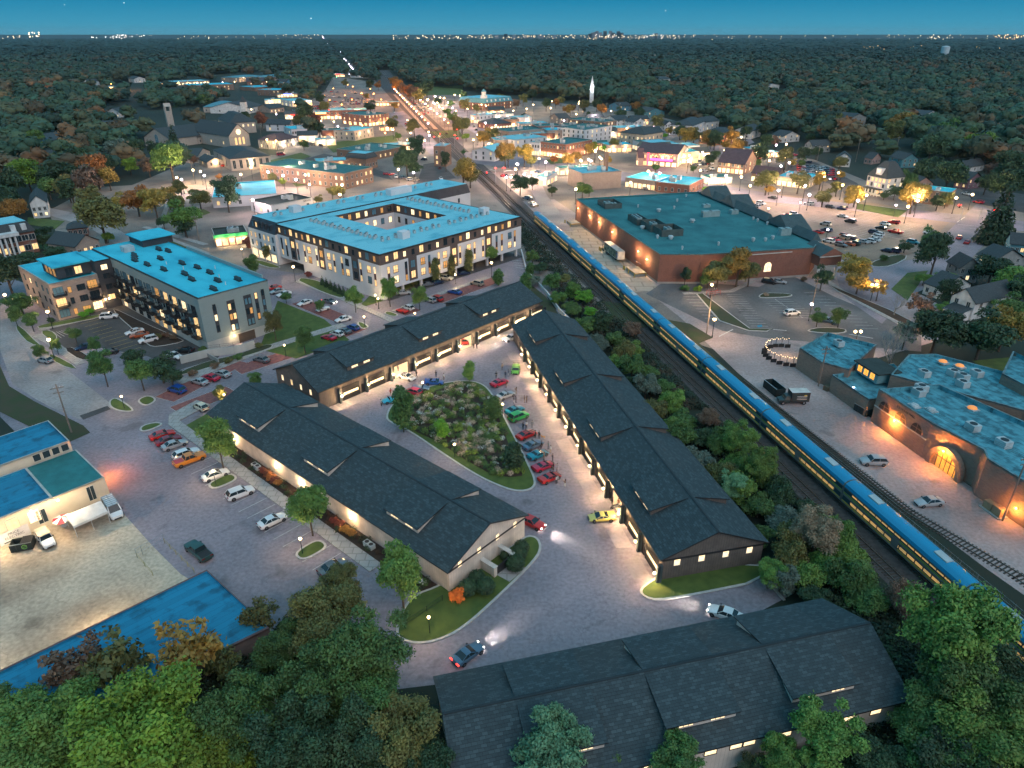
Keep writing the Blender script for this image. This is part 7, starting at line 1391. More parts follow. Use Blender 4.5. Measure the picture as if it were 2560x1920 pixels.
tree(q(6,2010,330,0),'cone','dark',6.6,1.2,adj='tall dark spruce',group='trees round the supermarket')
trees(4,'mid',[(640,160,'olive',5.6,.9),(1170,150,'leafy',4.6,.9),(1190,230,'dark',2.6,.8),(1050,195,'dark',1.8,.8),(870,40,'orange',4.4,.9),(990,60,'gold',4.2,.9),(1080,30,'gold',3.6,.8),(760,60,'gold',3.4,.8),(300,250,'dark',1.8,.7),(265,310,'dark',1.9,.8),(235,250,'dark',1.2,.7),(350,390,'dark',2.4,.6),(40,530,'dark',4.2,.9),(120,700,'green',3.,.7),(180,430,'dark',2.6,.6),(90,120,'orange',3.6,.9),(30,30,'dark',5,.9),(370,290,'dark',1.2,.8),(690,290,'yellow',1.5,.8),(1620,330,'rust',2.,.8)],group='trees round the west streets')
trees(22,'mid',[(395,590,'dark',4.4,1.1),(735,490,'olive',2.1,1.),(815,510,'yellow',1.5,1.),(1180,590,'olive',2.,.9),(1240,580,'olive',2.2,.8),(1080,640,'olive',1.8,.8),(430,140,'dark',3.4,.8),(360,310,'olive',2.2,.8),(345,475,'orange',1.7,.6),(970,240,'green',2.6,.8),(60,560,'olive',3,.9),(30,660,'olive',3.4,.9),(200,640,'olive',3.6,.8)],group='trees round the west streets')
trees(22,'cone',[(18,170,'dark',3.,1.)],group='trees round the west streets')
TW='trees in the town streets'
trees(23,'mid',[(220,190,'dark',4.6,.8),(400,190,'gold',3.4,.7),(545,345,'olive',4.2,.9),(385,310,'olive',4.,.9),(560,490,'dark',3.6,1.2),(490,600,'dark',4.6,.9),(545,640,'dark',3.4,.8),(780,590,'dark',2.,1.6),(910,680,'gold',4.4,1.),(960,690,'olive',4.,.9),(920,640,'gold',3.,1.),(470,520,'olive',2.2,.9),(1060,410,'gold',4.2,.9),(1130,400,'olive',3.4,.9),(930,420,'yellow',2.,.8),(830,270,'green',3.6,.8),(790,240,'green',3,.8),(900,340,'olive',4.6,.9),(850,280,'olive',3,.8),(920,180,'olive',4,.9),(1010,210,'olive',3,.8),(1140,150,'dark',3.,1.1),(720,160,'dark',3,.8),(820,175,'green',3,.8),(430,410,'green',2.2,.8),(190,120,'olive',3.,.7),(1220,540,'gold',4.,1.),(910,530,'green',1.2,.8)],group=TW)
trees(24,'mid',[(180,430,'gold',4.8,1.),(60,450,'olive',4.4,.9),(230,470,'olive',3.4,.9),(150,650,'dark',4.,.9),(240,640,'dark',3,.8),(440,295,'olive',2.8,.8),(500,470,'gold',3.6,.9),(570,445,'gold',3,.8),(400,460,'orange',2.6,.9),(660,390,'gold',3.,1.1),(700,370,'yellow',2.6,1.),(775,380,'lime',2.4,.8),(840,355,'olive',3.2,1.),(800,470,'gold',2.2,.9),(1150,520,'green',2.6,.8),(120,55,'brown',3.8,1.),(410,50,'orange',4.2,.9),(480,95,'orange',3.,.9),(540,90,'rust',3.2,1.),(650,130,'dark',2.2,.8),(170,145,'dark',2.8,.8),(1000,80,'orange',4.6,.9),(1055,50,'orange',4.6,1.),(1150,50,'olive',4,.9),(610,690,'green',3.4,.8),(660,700,'green',2.6,.7),(385,690,'dark',2.4,.9),(620,105,'dark',2,.8),(1220,295,'lime',1.8,.9),(1250,250,'gold',3,.9)],group=TW)
trees(25,'mid',[(105,170,'gold',5.,.9),(270,190,'gold',4.2,1.),(400,235,'gold',3,.9),(290,235,'gold',2.6,.8),(440,180,'dark',2.6,.9),(600,40,'olive',4.4,.9),(400,45,'lime',3.4,.9),(490,60,'gold',4.6,.8),(280,340,'dark',3.6,.9),(160,420,'green',1.6,.9),(705,510,'olive',4.6,.9),(720,565,'gold',2.4,.8),(940,510,'olive',4.2,.9),(1100,500,'gold',3.2,1.),(1120,620,'olive',3.4,.9),(1220,560,'olive',2.8,.9),(855,300,'olive',2.4,.7),(890,370,'gold',2.4,.8),(980,310,'dark',3.8,.9),(1070,300,'dark',3,.9),(960,370,'green',2.2,1.),(700,210,'dark',3.6,1.),(550,150,'dark',3.6,1.),(760,210,'brown',3.4,.9),(520,240,'brown',3,.8),(1240,380,'olive',3.4,.9),(1250,460,'gold',2.4,.8),(1180,80,'olive',6,1.),(250,570,'lime',1.5,.7),(100,540,'brown',2,.6),(640,375,'green',1.4,1.4),(1020,190,'dark',3,.8),(680,120,'dark',4.4,1.),(330,310,'dark',2.4,.7)],group=TW)
trees(26,'mid',[(400,70,'gold',6.,.8),(310,80,'gold',5,.9),(300,140,'olive',5.4,.9),(540,160,'leafy',5,.9),(700,130,'green',6.4,.9),(930,250,'yellow',6.,.9),(590,260,'dark',7,.8),(840,180,'green',5,.9),(870,80,'orange',4,.9),(720,460,'dark',5.2,.9),(420,500,'green',3.6,1.),(340,540,'dark',2.4,.9),(460,620,'gold',4.4,.9),(640,650,'dark',2.4,1.),(700,640,'olive',2.2,1.),(30,610,'gold',3.2,.9),(1000,510,'dark',3.4,1.),(1180,400,'dark',6.,.9),(1180,540,'dark',5.4,.9),(240,610,'dark',1.9,.7),(320,590,'dark',2.2,.9),(550,460,'dark',3,1.),(660,380,'dark',2.6,.9),(1040,430,'brown',3,.9),(180,180,'dark',3.4,.8),(560,380,'dark',3.8,.8)],group='trees among the right hand houses')
trees(1,'mid',[(165,1110,'yellow',5.4,.95),(610,1090,'orange',6.,.9),(560,1040,'orange',3.6,.9),(830,1060,'yellow',3.2,.9),(1090,1030,'leafy',6.2,1.),(490,1000,'dark',6,.9),(750,960,'grey',5.,.9),(860,960,'dark',5.4,.8),(1000,950,'dark',4.6,.8),(230,890,'leafy',4.6,.9),(100,960,'yellow',4.,.9),(500,800,'gold',3.6,.9),(620,810,'rust',3.2,1.1),(30,900,'dark',4.6,.9),(320,1150,'dark',4,.9),(420,1130,'dark',5.4,.8),(700,1060,'dark',4.4,.9),(950,1060,'brown',4.,.9),(540,880,'dark',4.4,.9),(530,820,'dark',3.4,.9),(1240,1020,'brown',2.6,.9),(1400,985,'olive',1.8,.9),(1490,830,'dark',3.8,.8),(1680,760,'rust',4.4,1.),(1310,640,'green',5.,.9),(1580,740,'dark',3,.8),(1940,720,'dark',4.8,.9),(2050,830,'dark',3.6,1.),(700,860,'dark',2.2,1.2)],group='trees round the church')
trees(1,'cone',[(1115,900,'dark',3.2,1.3)],group='trees round the church')
trees(0,'mid',[(1130,214,'olive',6.),(1180,224,'dark',6),(1212,214,'olive',6),(1232,236,'gold',5),(1262,228,'olive',6),(1002,204,'dark',6),(1082,212,'olive',5),(1300,236,'orange',5.5),(1340,244,'dark',6),(1380,246,'dark',6),(1150,205,'dark',7),(1290,222,'dark',7),(1420,262,'olive',6),(700,232,'olive',6),(690,210,'dark',7),(662,240,'dark',7),(645,262,'olive',6),(745,178,'olive',6),(800,182,'dark',7),(680,262,'rust',6),(1500,290,'olive',6),(1545,300,'dark',6),(1590,320,'gold',6),(1470,280,'dark',6),(1640,330,'dark',6),(1700,338,'olive',6),(1580,290,'gold',6)],group=TW)
trees(23,'mid',[(395,18,'orange',5),(430,42,'orange',5),(470,62,'brown',5),(505,85,'orange',5),(540,100,'brown',5),(580,110,'olive',5),(600,70,'dark',6),(640,60,'dark',6),(280,35,'orange',3.6)],group=TW)  # trackside band: orange lamplight is put into the orange leaf colour
# planted island: ornamental grasses, flowers and low shrubs (ground cover, uncountable)
def inpoly(p,P):
    c=False;n=len(P);j=n-1
    for i in range(n):
        if((P[i][1]>p[1])!=(P[j][1]>p[1])) and p[0]<(P[j][0]-P[i][0])*(p[1]-P[i][1])/(P[j][1]-P[i][1]+1e-12)+P[i][0]:c=not c
        j=i
    return c
isl=[D(x,y) for x,y in((883,882),(892,868),(935,848),(985,832),(1030,836),(1055,858),(1078,905),(1098,960),(1127,1015),(1128,1030),(1100,1033),(1060,1026),(1005,995),(945,955),(900,935),(884,915))]
bx=[p.x for p in isl];by=[p.y for p in isl]
def scatter(poly,n,seed):
    r=random.Random(seed);o=[];bx=[p[0] for p in poly];by=[p[1] for p in poly]
    while len(o)<n:
        p=(r.uniform(min(bx),max(bx)),r.uniform(min(by),max(by)))
        if inpoly(p,poly):o.append(p)
    return o
def cover(name,poly,groups,label=None):
    Vs=[];ts=[]
    for i,(n,rad,hz,leaf,nl,c) in enumerate(groups):
        for j,p in enumerate(scatter(poly,n,i*7+3)):
            k=RT.uniform(.7,1.2);V=leafcloud(i*100+j,[(p[0],p[1],.25+rad*hz*.5*k,rad*k,hz)],nl,leaf,up=.6);Vs.append(V);f=RT.uniform(.7,1.25);ts.append(np.tile(np.array(c)*f,(len(V),1)))
    V=np.concatenate(Vs);o=ob(name,quads_mesh(name,V,[M('planting_leaf',(1,1,1),.8,c2=(.7,.7,.7),sc=2,attr='tint')],np.concatenate(ts)));o['kind']='stuff';return o
sheet('planting_soil',isl,.21,m_mulch,thick=.05)
cover('perennial_planting',isl,[(170,.75,.8,.13,120,(.1,.17,.04)),(80,.7,.9,.13,120,(.24,.33,.05)),(75,.85,.9,.09,160,(.75,.56,.4)),(80,.6,.9,.07,110,(.75,.8,.72)),(40,.7,.8,.12,90,(.16,.1,.06)),(70,.6,1.,.12,90,(.05,.1,.04))])
cover('border_planting',[FB.w(x,y) for x,y in((3,.4),(3,2.5),(60,2.5),(60,.4))],[(70,.55,.9,.1,80,(.04,.07,.03)),(30,.5,.9,.1,80,(.08,.04,.02))])
for i,(x,y,c,R) in enumerate(((60.6,1.6,'fire',1.15),(44.3,1.7,'orange',1.),(43,1.8,'rust',.95),(42,1.7,'orange',.9),(46,1.6,'rust',.9),(47.4,1.6,'rust',.85),(22.4,1.7,'orange',.95),(24,1.6,'rust',.9),(25.4,1.7,'rust',.85),(20.8,1.7,'orange',.85))):tree(FB.w(x,y),'shrub',c,R,1.,group='shrubs along the beige wall',adj={'fire':'fiery orange shrub','orange':'orange brown shrub','rust':'rust red shrub'}[c])
tree(q(11,755,165),'shrub','fire',1.25,1.1,group='shrubs along the beige wall',adj='fiery orange shrub at the gable corner')
for x,y in((36,1.6),(35,1.5),(34,1.7),(33,1.5),(11,1.9),(9.5,1.7),(8,1.9),(6.5,1.9),(5,1.8),(4,1.6)):
    p=FB.w(x,y);t=tree(p,'shrub','green',.85,.9,group='white hydrangeas along the beige wall',adj='white flowering hydrangea');b=MB()
    for k in range(14):
        a=k*2.4;b.ball((math.cos(a)*3.6*math.sqrt(k/14),math.sin(a)*3.6*math.sqrt(k/14),6.4-.12*k),.85,0,6,4)
    b.ob('flower_heads',M('hydrangea',(.68,.66,.64),.9),t)
bl=MB();V=leafcloud(9,[(0,0,0,1.,1.)],1500,.1,hollow=.9)
BX=quads_mesh('clipped_ball',V,[fm('dark')]);core=MB();core.ball((0,0,0),.9,0,12,8)
for x,y in((820,1085),(900,1085),(0,0)):pass
for n,x,y,r in((8,1165,1055,1.15),(8,1145,1105,1.25),(8,1127,1165,1.3),(8,1070,1100,.95),(11,880,20,1.2),(11,820,85,1.25),(11,935,75,1.3)):
    p=q(n,x,y,1.);t=thing('clipped_bush',(p.x,p.y,r*.95),0);t.scale=(r,r,r);o=core.ob('core',fm('dark'),t,60);ob('foliage',BX,t);auto(t,'dark clipped round bush','bush','clipped round bushes by the beige gable')
for n,x,y,r,c in((6,1315,425,1.6,'dark'),(29,905,818,1.6,'green'),(29,1000,825,1.5,'yellow'),(4,540,790,1.4,'lime'),(4,575,765,1.5,'lime'),(4,325,825,1.2,'dark'),(4,1010,930,1.2,'olive'),(4,1060,915,1.1,'brown'),(4,1110,935,1.1,'brown'),(4,1300,1010,1.2,'green'),(4,1530,1060,1.3,'green'),(4,1470,1085,1.2,'olive'),(4,1660,985,1.1,'olive'),(4,1380,1115,1.2,'brown'),(4,1240,1165,1.2,'brown'),(14,720,930,1.,'bloom'),(26,225,600,1.4,'dark'),(29,1560,690,1.6,'dark'),(29,1650,690,1.6,'dark'),(29,1720,690,1.5,'dark'),(6,800,560,1.2,'brown'),(6,555,655,.9,'tan')):
    tree(q(n,x,y,.8),'shrub',c,r,.8,group='low shrubs',adj='low '+ADJ[c].replace(' tree','').replace('leafy','').replace('shrub','').replace('  ',' ').strip()+' shrub')
# ================= WOODLAND (far canopy)
rg=np.random.default_rng(4)
town=[D(x,y) for x,y in((-100,560),(0,520),(0,475),(95,455),(235,468),(262,420),(285,400),(440,372),(560,348),(655,328),(700,300),(668,262),(655,225),(705,185),(735,165),(815,178),(860,180),(1000,195),(1120,208),(1330,228),(1400,245),(1440,265),(1575,300),(1600,328),(1740,340),(1850,395),(1885,440),(1990,450),(2060,410),(2130,395),(2300,420),(2300,1700),(-100,1700))]
tw=[(p.x,p.y) for p in town]
TWN=np.array(tw)
def np_in(P,Q):
    x,y=P[:,0],P[:,1];c=np.zeros(len(P),bool);j=len(Q)-1
    for i in range(len(Q)):
        xi,yi=Q[i];xj,yj=Q[j];k=((yi>y)!=(yj>y))&(x<(xj-xi)*(y-yi)/(yj-yi+1e-12)+xi);c^=k;j=i
    return c
roads=[]
for a,b in zip(far[:-1],far[1:]):roads.append((a.x,a.y,b.x,b.y,16))
for a,b in(((700,9),(1500,-15)),((330,15),(700,9))):
    A,B=FG.w(*a),FG.w(*b);roads.append((A.x,A.y,B.x,B.y,22))
BLK=[]
for o in list(C.objects):
    if o.type=='EMPTY' and not o.parent and o.get('category') in('house','hall','church','town hall','apartment building','office building','shop building','restaurant','inn','water tower','spire','bell tower','shed') and o.location.y>180:
        for ch in o.children:
            if ch.name.startswith('wall') or ch.name.startswith('shaft') or ch.name.startswith('spire'):
                M4=Matrix.Rotation(o.rotation_euler[2],4,'Z');P=[M4@v.co+o.location for v in ch.data.vertices];xs=[p.x for p in P];ys=[p.y for p in P]
                dy=.14*max(ys)+5 # keep the ground in front of the building clear so it shows
                BLK.append((min(xs)-3,max(xs)+3,min(ys)-min(dy,150),max(ys)+2));break
CLR=[np.array([(D(x,y).x,D(x,y).y) for x,y in pl]) for pl in([(215,232),(640,228),(650,335),(440,340),(395,305),(300,300),(215,292)],[(170,190),(330,178),(330,215),(170,215)],[(395,165),(640,150),(660,225),(560,222),(395,205)],[(2000,385),(2212,370),(2212,480),(2000,480)],[(1700,330),(2000,330),(2000,400),(1700,400)])]
def free(P):
    k=~np_in(P,TWN)
    for pl in CLR:k&=~(np_in(P,pl)&(rg.random(len(P))<.88))
    for x0,y0,x1,y1,w in roads:
        d=np.array([x1-x0,y1-y0]);L=d@d;t=np.clip(((P-[x0,y0])@d)/L,0,1);dd=np.linalg.norm(P-([x0,y0]+t[:,None]*d),axis=1);k&=dd>w
    for x0,x1,y0,y1 in BLK:k&=~((P[:,0]>x0)&(P[:,0]<x1)&(P[:,1]>y0)&(P[:,1]<y1))
    return k
def grid(y0,y1,sp,half=.8,back=False):
    xs=np.arange(-half*y1-40,half*y1+40,sp);ys=np.arange(y0,y1,sp*.9);X,Y=np.meshgrid(xs,ys);P=np.stack([X.ravel(),Y.ravel()],1)+rg.uniform(-.42,.42,(X.size,2))*sp
    P=P[np.abs(P[:,0])<half*P[:,1]+40];return P[free(P)]
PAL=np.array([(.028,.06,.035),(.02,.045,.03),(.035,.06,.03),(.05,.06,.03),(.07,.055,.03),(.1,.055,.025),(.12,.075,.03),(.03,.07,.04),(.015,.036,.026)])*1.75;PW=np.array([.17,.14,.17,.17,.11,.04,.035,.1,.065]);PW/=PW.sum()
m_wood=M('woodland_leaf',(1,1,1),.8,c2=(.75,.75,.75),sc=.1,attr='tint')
def dome(n,m,seed,amp=.22):
    r=np.random.default_rng(seed);a=np.arange(n)*2*np.pi/n;V=[]
    for j in range(m+1):
        t=.02+(np.pi*.68-.02)*j/m;V.append(np.stack([np.sin(t)*np.cos(a+j*.4),np.sin(t)*np.sin(a+j*.4),np.full(n,np.cos(t))],1))
    V=np.concatenate(V);V*=(1+amp*r.normal(size=len(V))*.6)[:,None]
    Fq=[(j*n+i,(j+1)*n+i,(j+1)*n+(i+1)%n,j*n+(i+1)%n) for j in range(m) for i in range(n)]
    return V,np.array(Fq)
def crown_dome(seed,nl,n,m,leafn=0,leaf=1.):
    """bumpy crown of overlapping clumps (radius 5, height about 9)"""
    lb=lobes_round(seed,5,6.5,2.2,nl,.72,(.36,.5),.85) if nl else [(0,0,3.2,4.9,.95)]
    Vs=[];Fs=[];o=0
    for i,l in enumerate(lb):
        V,Fq=dome(n,m,seed*31+i);V=V*np.array([l[3],l[3],l[3]*l[4]])+np.array(l[:3]);Vs.append(V);Fs.append(Fq+o);o+=len(V)
    ns=sum(len(f) for f in Fs)
    if leafn:
        L_=leafcloud(seed,lb,leafn,leaf,up=.5,hollow=.97);Vs.append(L_);Fs.append(np.arange(len(L_)).reshape(-1,4)+o)
    return np.concatenate(Vs),np.concatenate(Fs),ns
def canopy(P,R0,R1,spec,hz,seed,nproto=7):
    pro=[crown_dome(seed+i,*spec) for i in range(nproto)];Vs=[];T=[];Fs=[];o=0
    for i,p in enumerate(P):
        V,Fq,_=pro[i%nproto];k=rg.uniform(R0,R1)/5;a=rg.uniform(0,6.28);c,s=math.cos(a),math.sin(a);kz=k*hz*rg.uniform(.85,1.25)
        Vs.append(np.stack([(V[:,0]*c-V[:,1]*s)*k+p[0],(V[:,0]*s+V[:,1]*c)*k+p[1],V[:,2]*kz],1));Fs.append(Fq+o);o+=len(V)
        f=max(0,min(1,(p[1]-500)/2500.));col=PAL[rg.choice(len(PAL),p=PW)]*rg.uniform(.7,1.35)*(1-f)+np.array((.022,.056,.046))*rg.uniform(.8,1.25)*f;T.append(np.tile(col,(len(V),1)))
    return np.concatenate(Vs),np.concatenate(Fs),np.concatenate(T)
def faces_mesh(name,V,Q,mats,tint):
    me=bpy.data.meshes.new(name);me.vertices.add(len(V));me.vertices.foreach_set('co',V.astype(np.float32).ravel());n=len(Q);me.loops.add(4*n);me.loops.foreach_set('vertex_index',Q.astype(np.int32).ravel());me.polygons.add(n);me.polygons.foreach_set('loop_start',np.arange(0,4*n,4,dtype=np.int32));me.polygons.foreach_set('use_smooth',np.ones(n,bool));me.update(calc_edges=True)
    for m in mats:me.materials.append(m)
    at=me.color_attributes.new('tint','FLOAT_COLOR','POINT');at.data.foreach_set('color',np.concatenate([tint,np.ones((len(tint),1))],1).astype(np.float32).ravel());return me
# the nearest of them are trees of their own
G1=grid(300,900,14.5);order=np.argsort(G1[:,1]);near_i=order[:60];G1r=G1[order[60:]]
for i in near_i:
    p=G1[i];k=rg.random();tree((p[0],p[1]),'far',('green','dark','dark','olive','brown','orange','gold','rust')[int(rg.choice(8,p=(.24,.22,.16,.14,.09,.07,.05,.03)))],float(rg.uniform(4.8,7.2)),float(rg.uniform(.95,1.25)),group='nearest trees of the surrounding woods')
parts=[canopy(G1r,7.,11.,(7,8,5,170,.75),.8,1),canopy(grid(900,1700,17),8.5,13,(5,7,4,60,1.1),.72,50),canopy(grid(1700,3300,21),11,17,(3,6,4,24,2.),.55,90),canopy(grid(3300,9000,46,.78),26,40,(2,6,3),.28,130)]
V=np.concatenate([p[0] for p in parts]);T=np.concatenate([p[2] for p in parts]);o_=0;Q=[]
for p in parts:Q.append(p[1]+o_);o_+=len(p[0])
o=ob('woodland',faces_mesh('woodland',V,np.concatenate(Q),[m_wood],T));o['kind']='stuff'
# low hedge and scrub filling the near banks so that no bare floor shows between crowns
scr=[(D(x,y)) for x,y in((560,1420),(640,1330),(800,1440),(850,1500),(940,1660),(560,1659),(-120,1659),(-120,1500),(300,1560))]
cover('bank_scrub',scr,[(420,1.1,.9,.24,70,(.03,.055,.025)),(160,1.3,.9,.24,70,(.06,.08,.025))])
cover('bank_scrub',[D(x,y) for x,y in((1760,1300),(1900,1290),(2120,1440),(2260,1700),(1650,1700),(1980,1510))],[(420,1.1,.9,.24,70,(.02,.045,.025)),(150,1.3,.9,.24,70,(.04,.07,.025))])
cover('railway_scrub',[FG.w(x,y) for x,y in((-150,24.5),(-150,33),(-60,34),(10,34),(60,31),(90,27),(90,23.6),(0,24),(-60,24.2))],[(520,1.1,.9,.24,60,(.028,.055,.03)),(200,1.2,.9,.24,60,(.05,.055,.03)),(100,1.,.9,.24,60,(.08,.06,.035))])
cover('siding_scrub',[FG.w(x,y) for x,y in((-130,11.),(-130,13),(-40,14),(-40,12.6))],[(90,.6,.7,.15,40,(.04,.055,.02))])
# ================= TRAIN
m_tr=M('train_roof_blue',(.01,.26,.46),.35,c2=(.008,.2,.38),sc=.3,st=(.05,3,1));m_ts=M('train_steel',(.3,.34,.33),.35,metal=.5,c2=(.2,.23,.23),st=(.1,1,4));m_tdk=M('train_band',(.01,.06,.08),.3);m_ty=M('train_yellow_stripe',(.7,.5,.08),.4);m_tg=M('train_green_stripe',(.3,.42,.03),.4);m_tlit=M('train_lit_windows',(.8,.6,.3),.4,emit=(1,.5,.12),es=.42,sc=.5)
def coach():
    P={};b=MB();L=25.2;w=1.5
    pr=[(w,.9),(w,3.95),(w*.88,4.4),(w*.5,4.75),(0,4.85)];pr=pr+[(-y,z) for y,z in pr[-2::-1]]
    loft(b,[(-L/2,pr),(L/2,pr)],0);P['body']=b.mesh('body',m_ts)
    b=MB();pr=[(w+.02,3.9),(w*.89+.02,4.42),(w*.5,4.79),(0,4.9)];pr=pr+[(-y,z) for y,z in pr[-2::-1]];loft(b,[(-L/2+.1,pr),(L/2-.1,pr)],0);P['roof']=b.mesh('roof',m_tr,40)
    for nm,z0,z1,m,d in(('upper_band',3.05,3.7,m_tdk,.012),('lower_band',1.5,2.3,m_tdk,.012),('green_stripe',2.75,2.95,m_tg,.016),('yellow_stripe',1.2,1.42,m_ty,.016)):
        b=MB();b.box(-L/2+.2,L/2-.2,w,w+d,z0,z1);b.box(-L/2+.2,L/2-.2,-w-d,-w,z0,z1);P[nm]=b.mesh(nm,m)
    for nm,z0,z1,n in(('upper_window_row',3.3,3.58,15),('lower_window_row',1.65,2.15,13)):
        for s in(1,-1):
            b=MB();st=(L-4)/n
            for i in range(n):b.box(-L/2+2+i*st,-L/2+2+i*st+st*.86,s*w+(0 if s>0 else -.03),s*w+(.03 if s>0 else 0),z0,z1)
            P[nm,s]=b.mesh(nm,m_tlit)
    b=MB()
    for x in(-8.2,8.2):
        b.box(x-1.5,x+1.5,-1.1,1.1,.35,.85)
        for dx in(-.95,.95):
            for s in(1,-1):b.tube((x+dx,s*.65,.42),(x+dx,s*.8,.42),.42,n=10)
    b.box(-4,4,-1.2,1.2,.5,.9);P['bogie']=b.mesh('bogie',m_dark)
    b=MB();b.box(-.7,.7,0,.04,1.05,3.1);P['door']=b.mesh('door',m_ts);b=MB();b.box(-1.2,1.2,-.6,.6,4.8,5.02);P['roof_unit']=b.mesh('roof_unit',m_hvac);return P
CP=coach();rn=25.35
ordn=('furthest','second furthest','third furthest','fourth from far end','fifth from far end','sixth from far end','seventh from far end','eighth from far end','ninth from far end','tenth from far end','nearest')
for i in range(11):
    x=86-i*rn;p=FG.w(x-rn/2,17.1 if x<0 else 16.9,.27)
    if p.y<12:break
    t=thing('train_coach',p,FG.a,'double deck blue roofed train coach with yellow stripes, '+ordn[i],'train coach','coaches of the passing train')
    for nm in('body','roof','upper_band','lower_band','green_stripe','yellow_stripe','bogie'):ob(nm,CP[nm],t)
    for sd in(1,-1):ob('door',CP['door'],t,(0,sd*1.5-(.04 if sd<0 else 0),0));ob('upper_window_row',CP['upper_window_row',sd],t);ob('lower_window_row',CP['lower_window_row',sd],t)
    for dx in(-7,7):ob('roof_unit',CP['roof_unit'],t,(dx,0,0))
# ================= LAMPS AND POLES
LP={}
def lamp_meshes(kind):
    if kind in LP:return LP[kind]
    b=MB();g=MB()
    if kind=='post':b.tube((0,0,0),(0,0,2.75),.055,n=8);b.tube((0,0,0),(0,0,.12),.2,n=10);b.tube((0,0,2.75),(0,0,2.82),.16,n=8);g.ball((0,0,3.),.2,0,10,6);h=3.
    elif kind=='town':b.tube((0,0,0),(0,0,4.6),.08,n=8);b.tube((0,0,0),(0,0,.5),.17,.1,8);b.tube((0,0,4.6),(0,0,4.7),.22,n=8);b.tube((0,0,5.3),(0,0,5.5),.3,.05,8);g.ball((0,0,5.),.4,0,10,6);h=5
    elif kind=='twin':
        b.tube((0,0,0),(0,0,4.8),.09,n=8);b.box(-.7,.7,-.04,.04,4.7,4.8)
        for s in(-.7,.7):g.ball((s,0,5.05),.33,0,10,6)
        h=5
    elif kind=='mast':
        b.tube((0,0,0),(0,0,8.5),.11,.07,8);b.box(-.1,1.6,-.04,.04,8.4,8.5);b.box(1.2,2,-.18,.18,8.32,8.5);g.box(1.25,1.95,-.14,.14,8.26,8.32);h=8.2
    LP[kind]=(b.mesh('post',m_black if kind!='mast' else m_steel),g,h);return LP[kind]
GLB={}
def lamp(p,kind,col=WARM,power=300,bulb=None,rz=0,lbl='street lamp',group='street lamps',glow=True,sc=1.):
    po,g,h=lamp_meshes(kind);bulb=bulb or m_bulb
    t=thing('street_lamp',(p[0],p[1],.05),rz);t.scale=(sc,)*3;ob('post',po,t);k=(kind,bulb.name)
    if k not in GLB:GLB[k]=g.mesh('lamp_globe',bulb,60)
    ob('lamp_globe',GLB[k],t)
    if glow:light('lamp_glow','POINT',(1.6 if kind=='mast' else 0,0,h+(-.5 if kind=='mast' else 1.3 if kind=='town' else .45)),power,col,t,.5 if kind=='town' else .25)
    return auto(t,lbl,'street lamp',group)
for n,x,y in((8,735,390),(15,805,912),(8,1045,132),(7,1370,562),(7,1930,997),(11,570,268),(7,780,82),(13,1800,787),(13,1982,552),(14,1225,655),(14,230,965),(14,705,1150),(13,775,1150),(4,1545,415) if 0 else (4,1760,395),(7,1440,70),(8,535,5) if 0 else (13,1945,508),(19,1255,325)):
    lamp(q(n,x,y,3.),'post',WARM,600,lbl='slim black garden lamp',group='slim black lamps of the new development')
lamp(q(14,1690,500,5),'town',WARM,900,lbl='tall black lamp with a warm globe');lamp(q(13,890,140,5),'town',WARM,1200,lbl='tall black lamp with a warm globe')
for n,x,y,c in((4,30,662,0),(4,305,770,0),(4,312,950,0),(6,205,597,0),(6,222,820,0),(6,848,722,1),(6,570,105,0),(6,775,68,0),(6,950,243,1),(6,1250,598,0),(6,1575,812,1),(6,1145,900,0),(6,1527,60,1),(6,1467,98,1),(6,1143,60,1),(6,833,18,1),(6,1203,20,1),(6,1390,85,1)):
    lamp(q(n,x,y,5),'twin' if y>590 and n==6 and x>1100 else 'town',(1,.6,.3),(2000 if x>1100 and y>590 else 1500) if n==6 and y<590 else 1500 if n==4 else 2600,m_bulbw if c else m_bulb,lbl=('white' if c else 'warm')+' globed black street lamp',group='lamps round the supermarket lots')
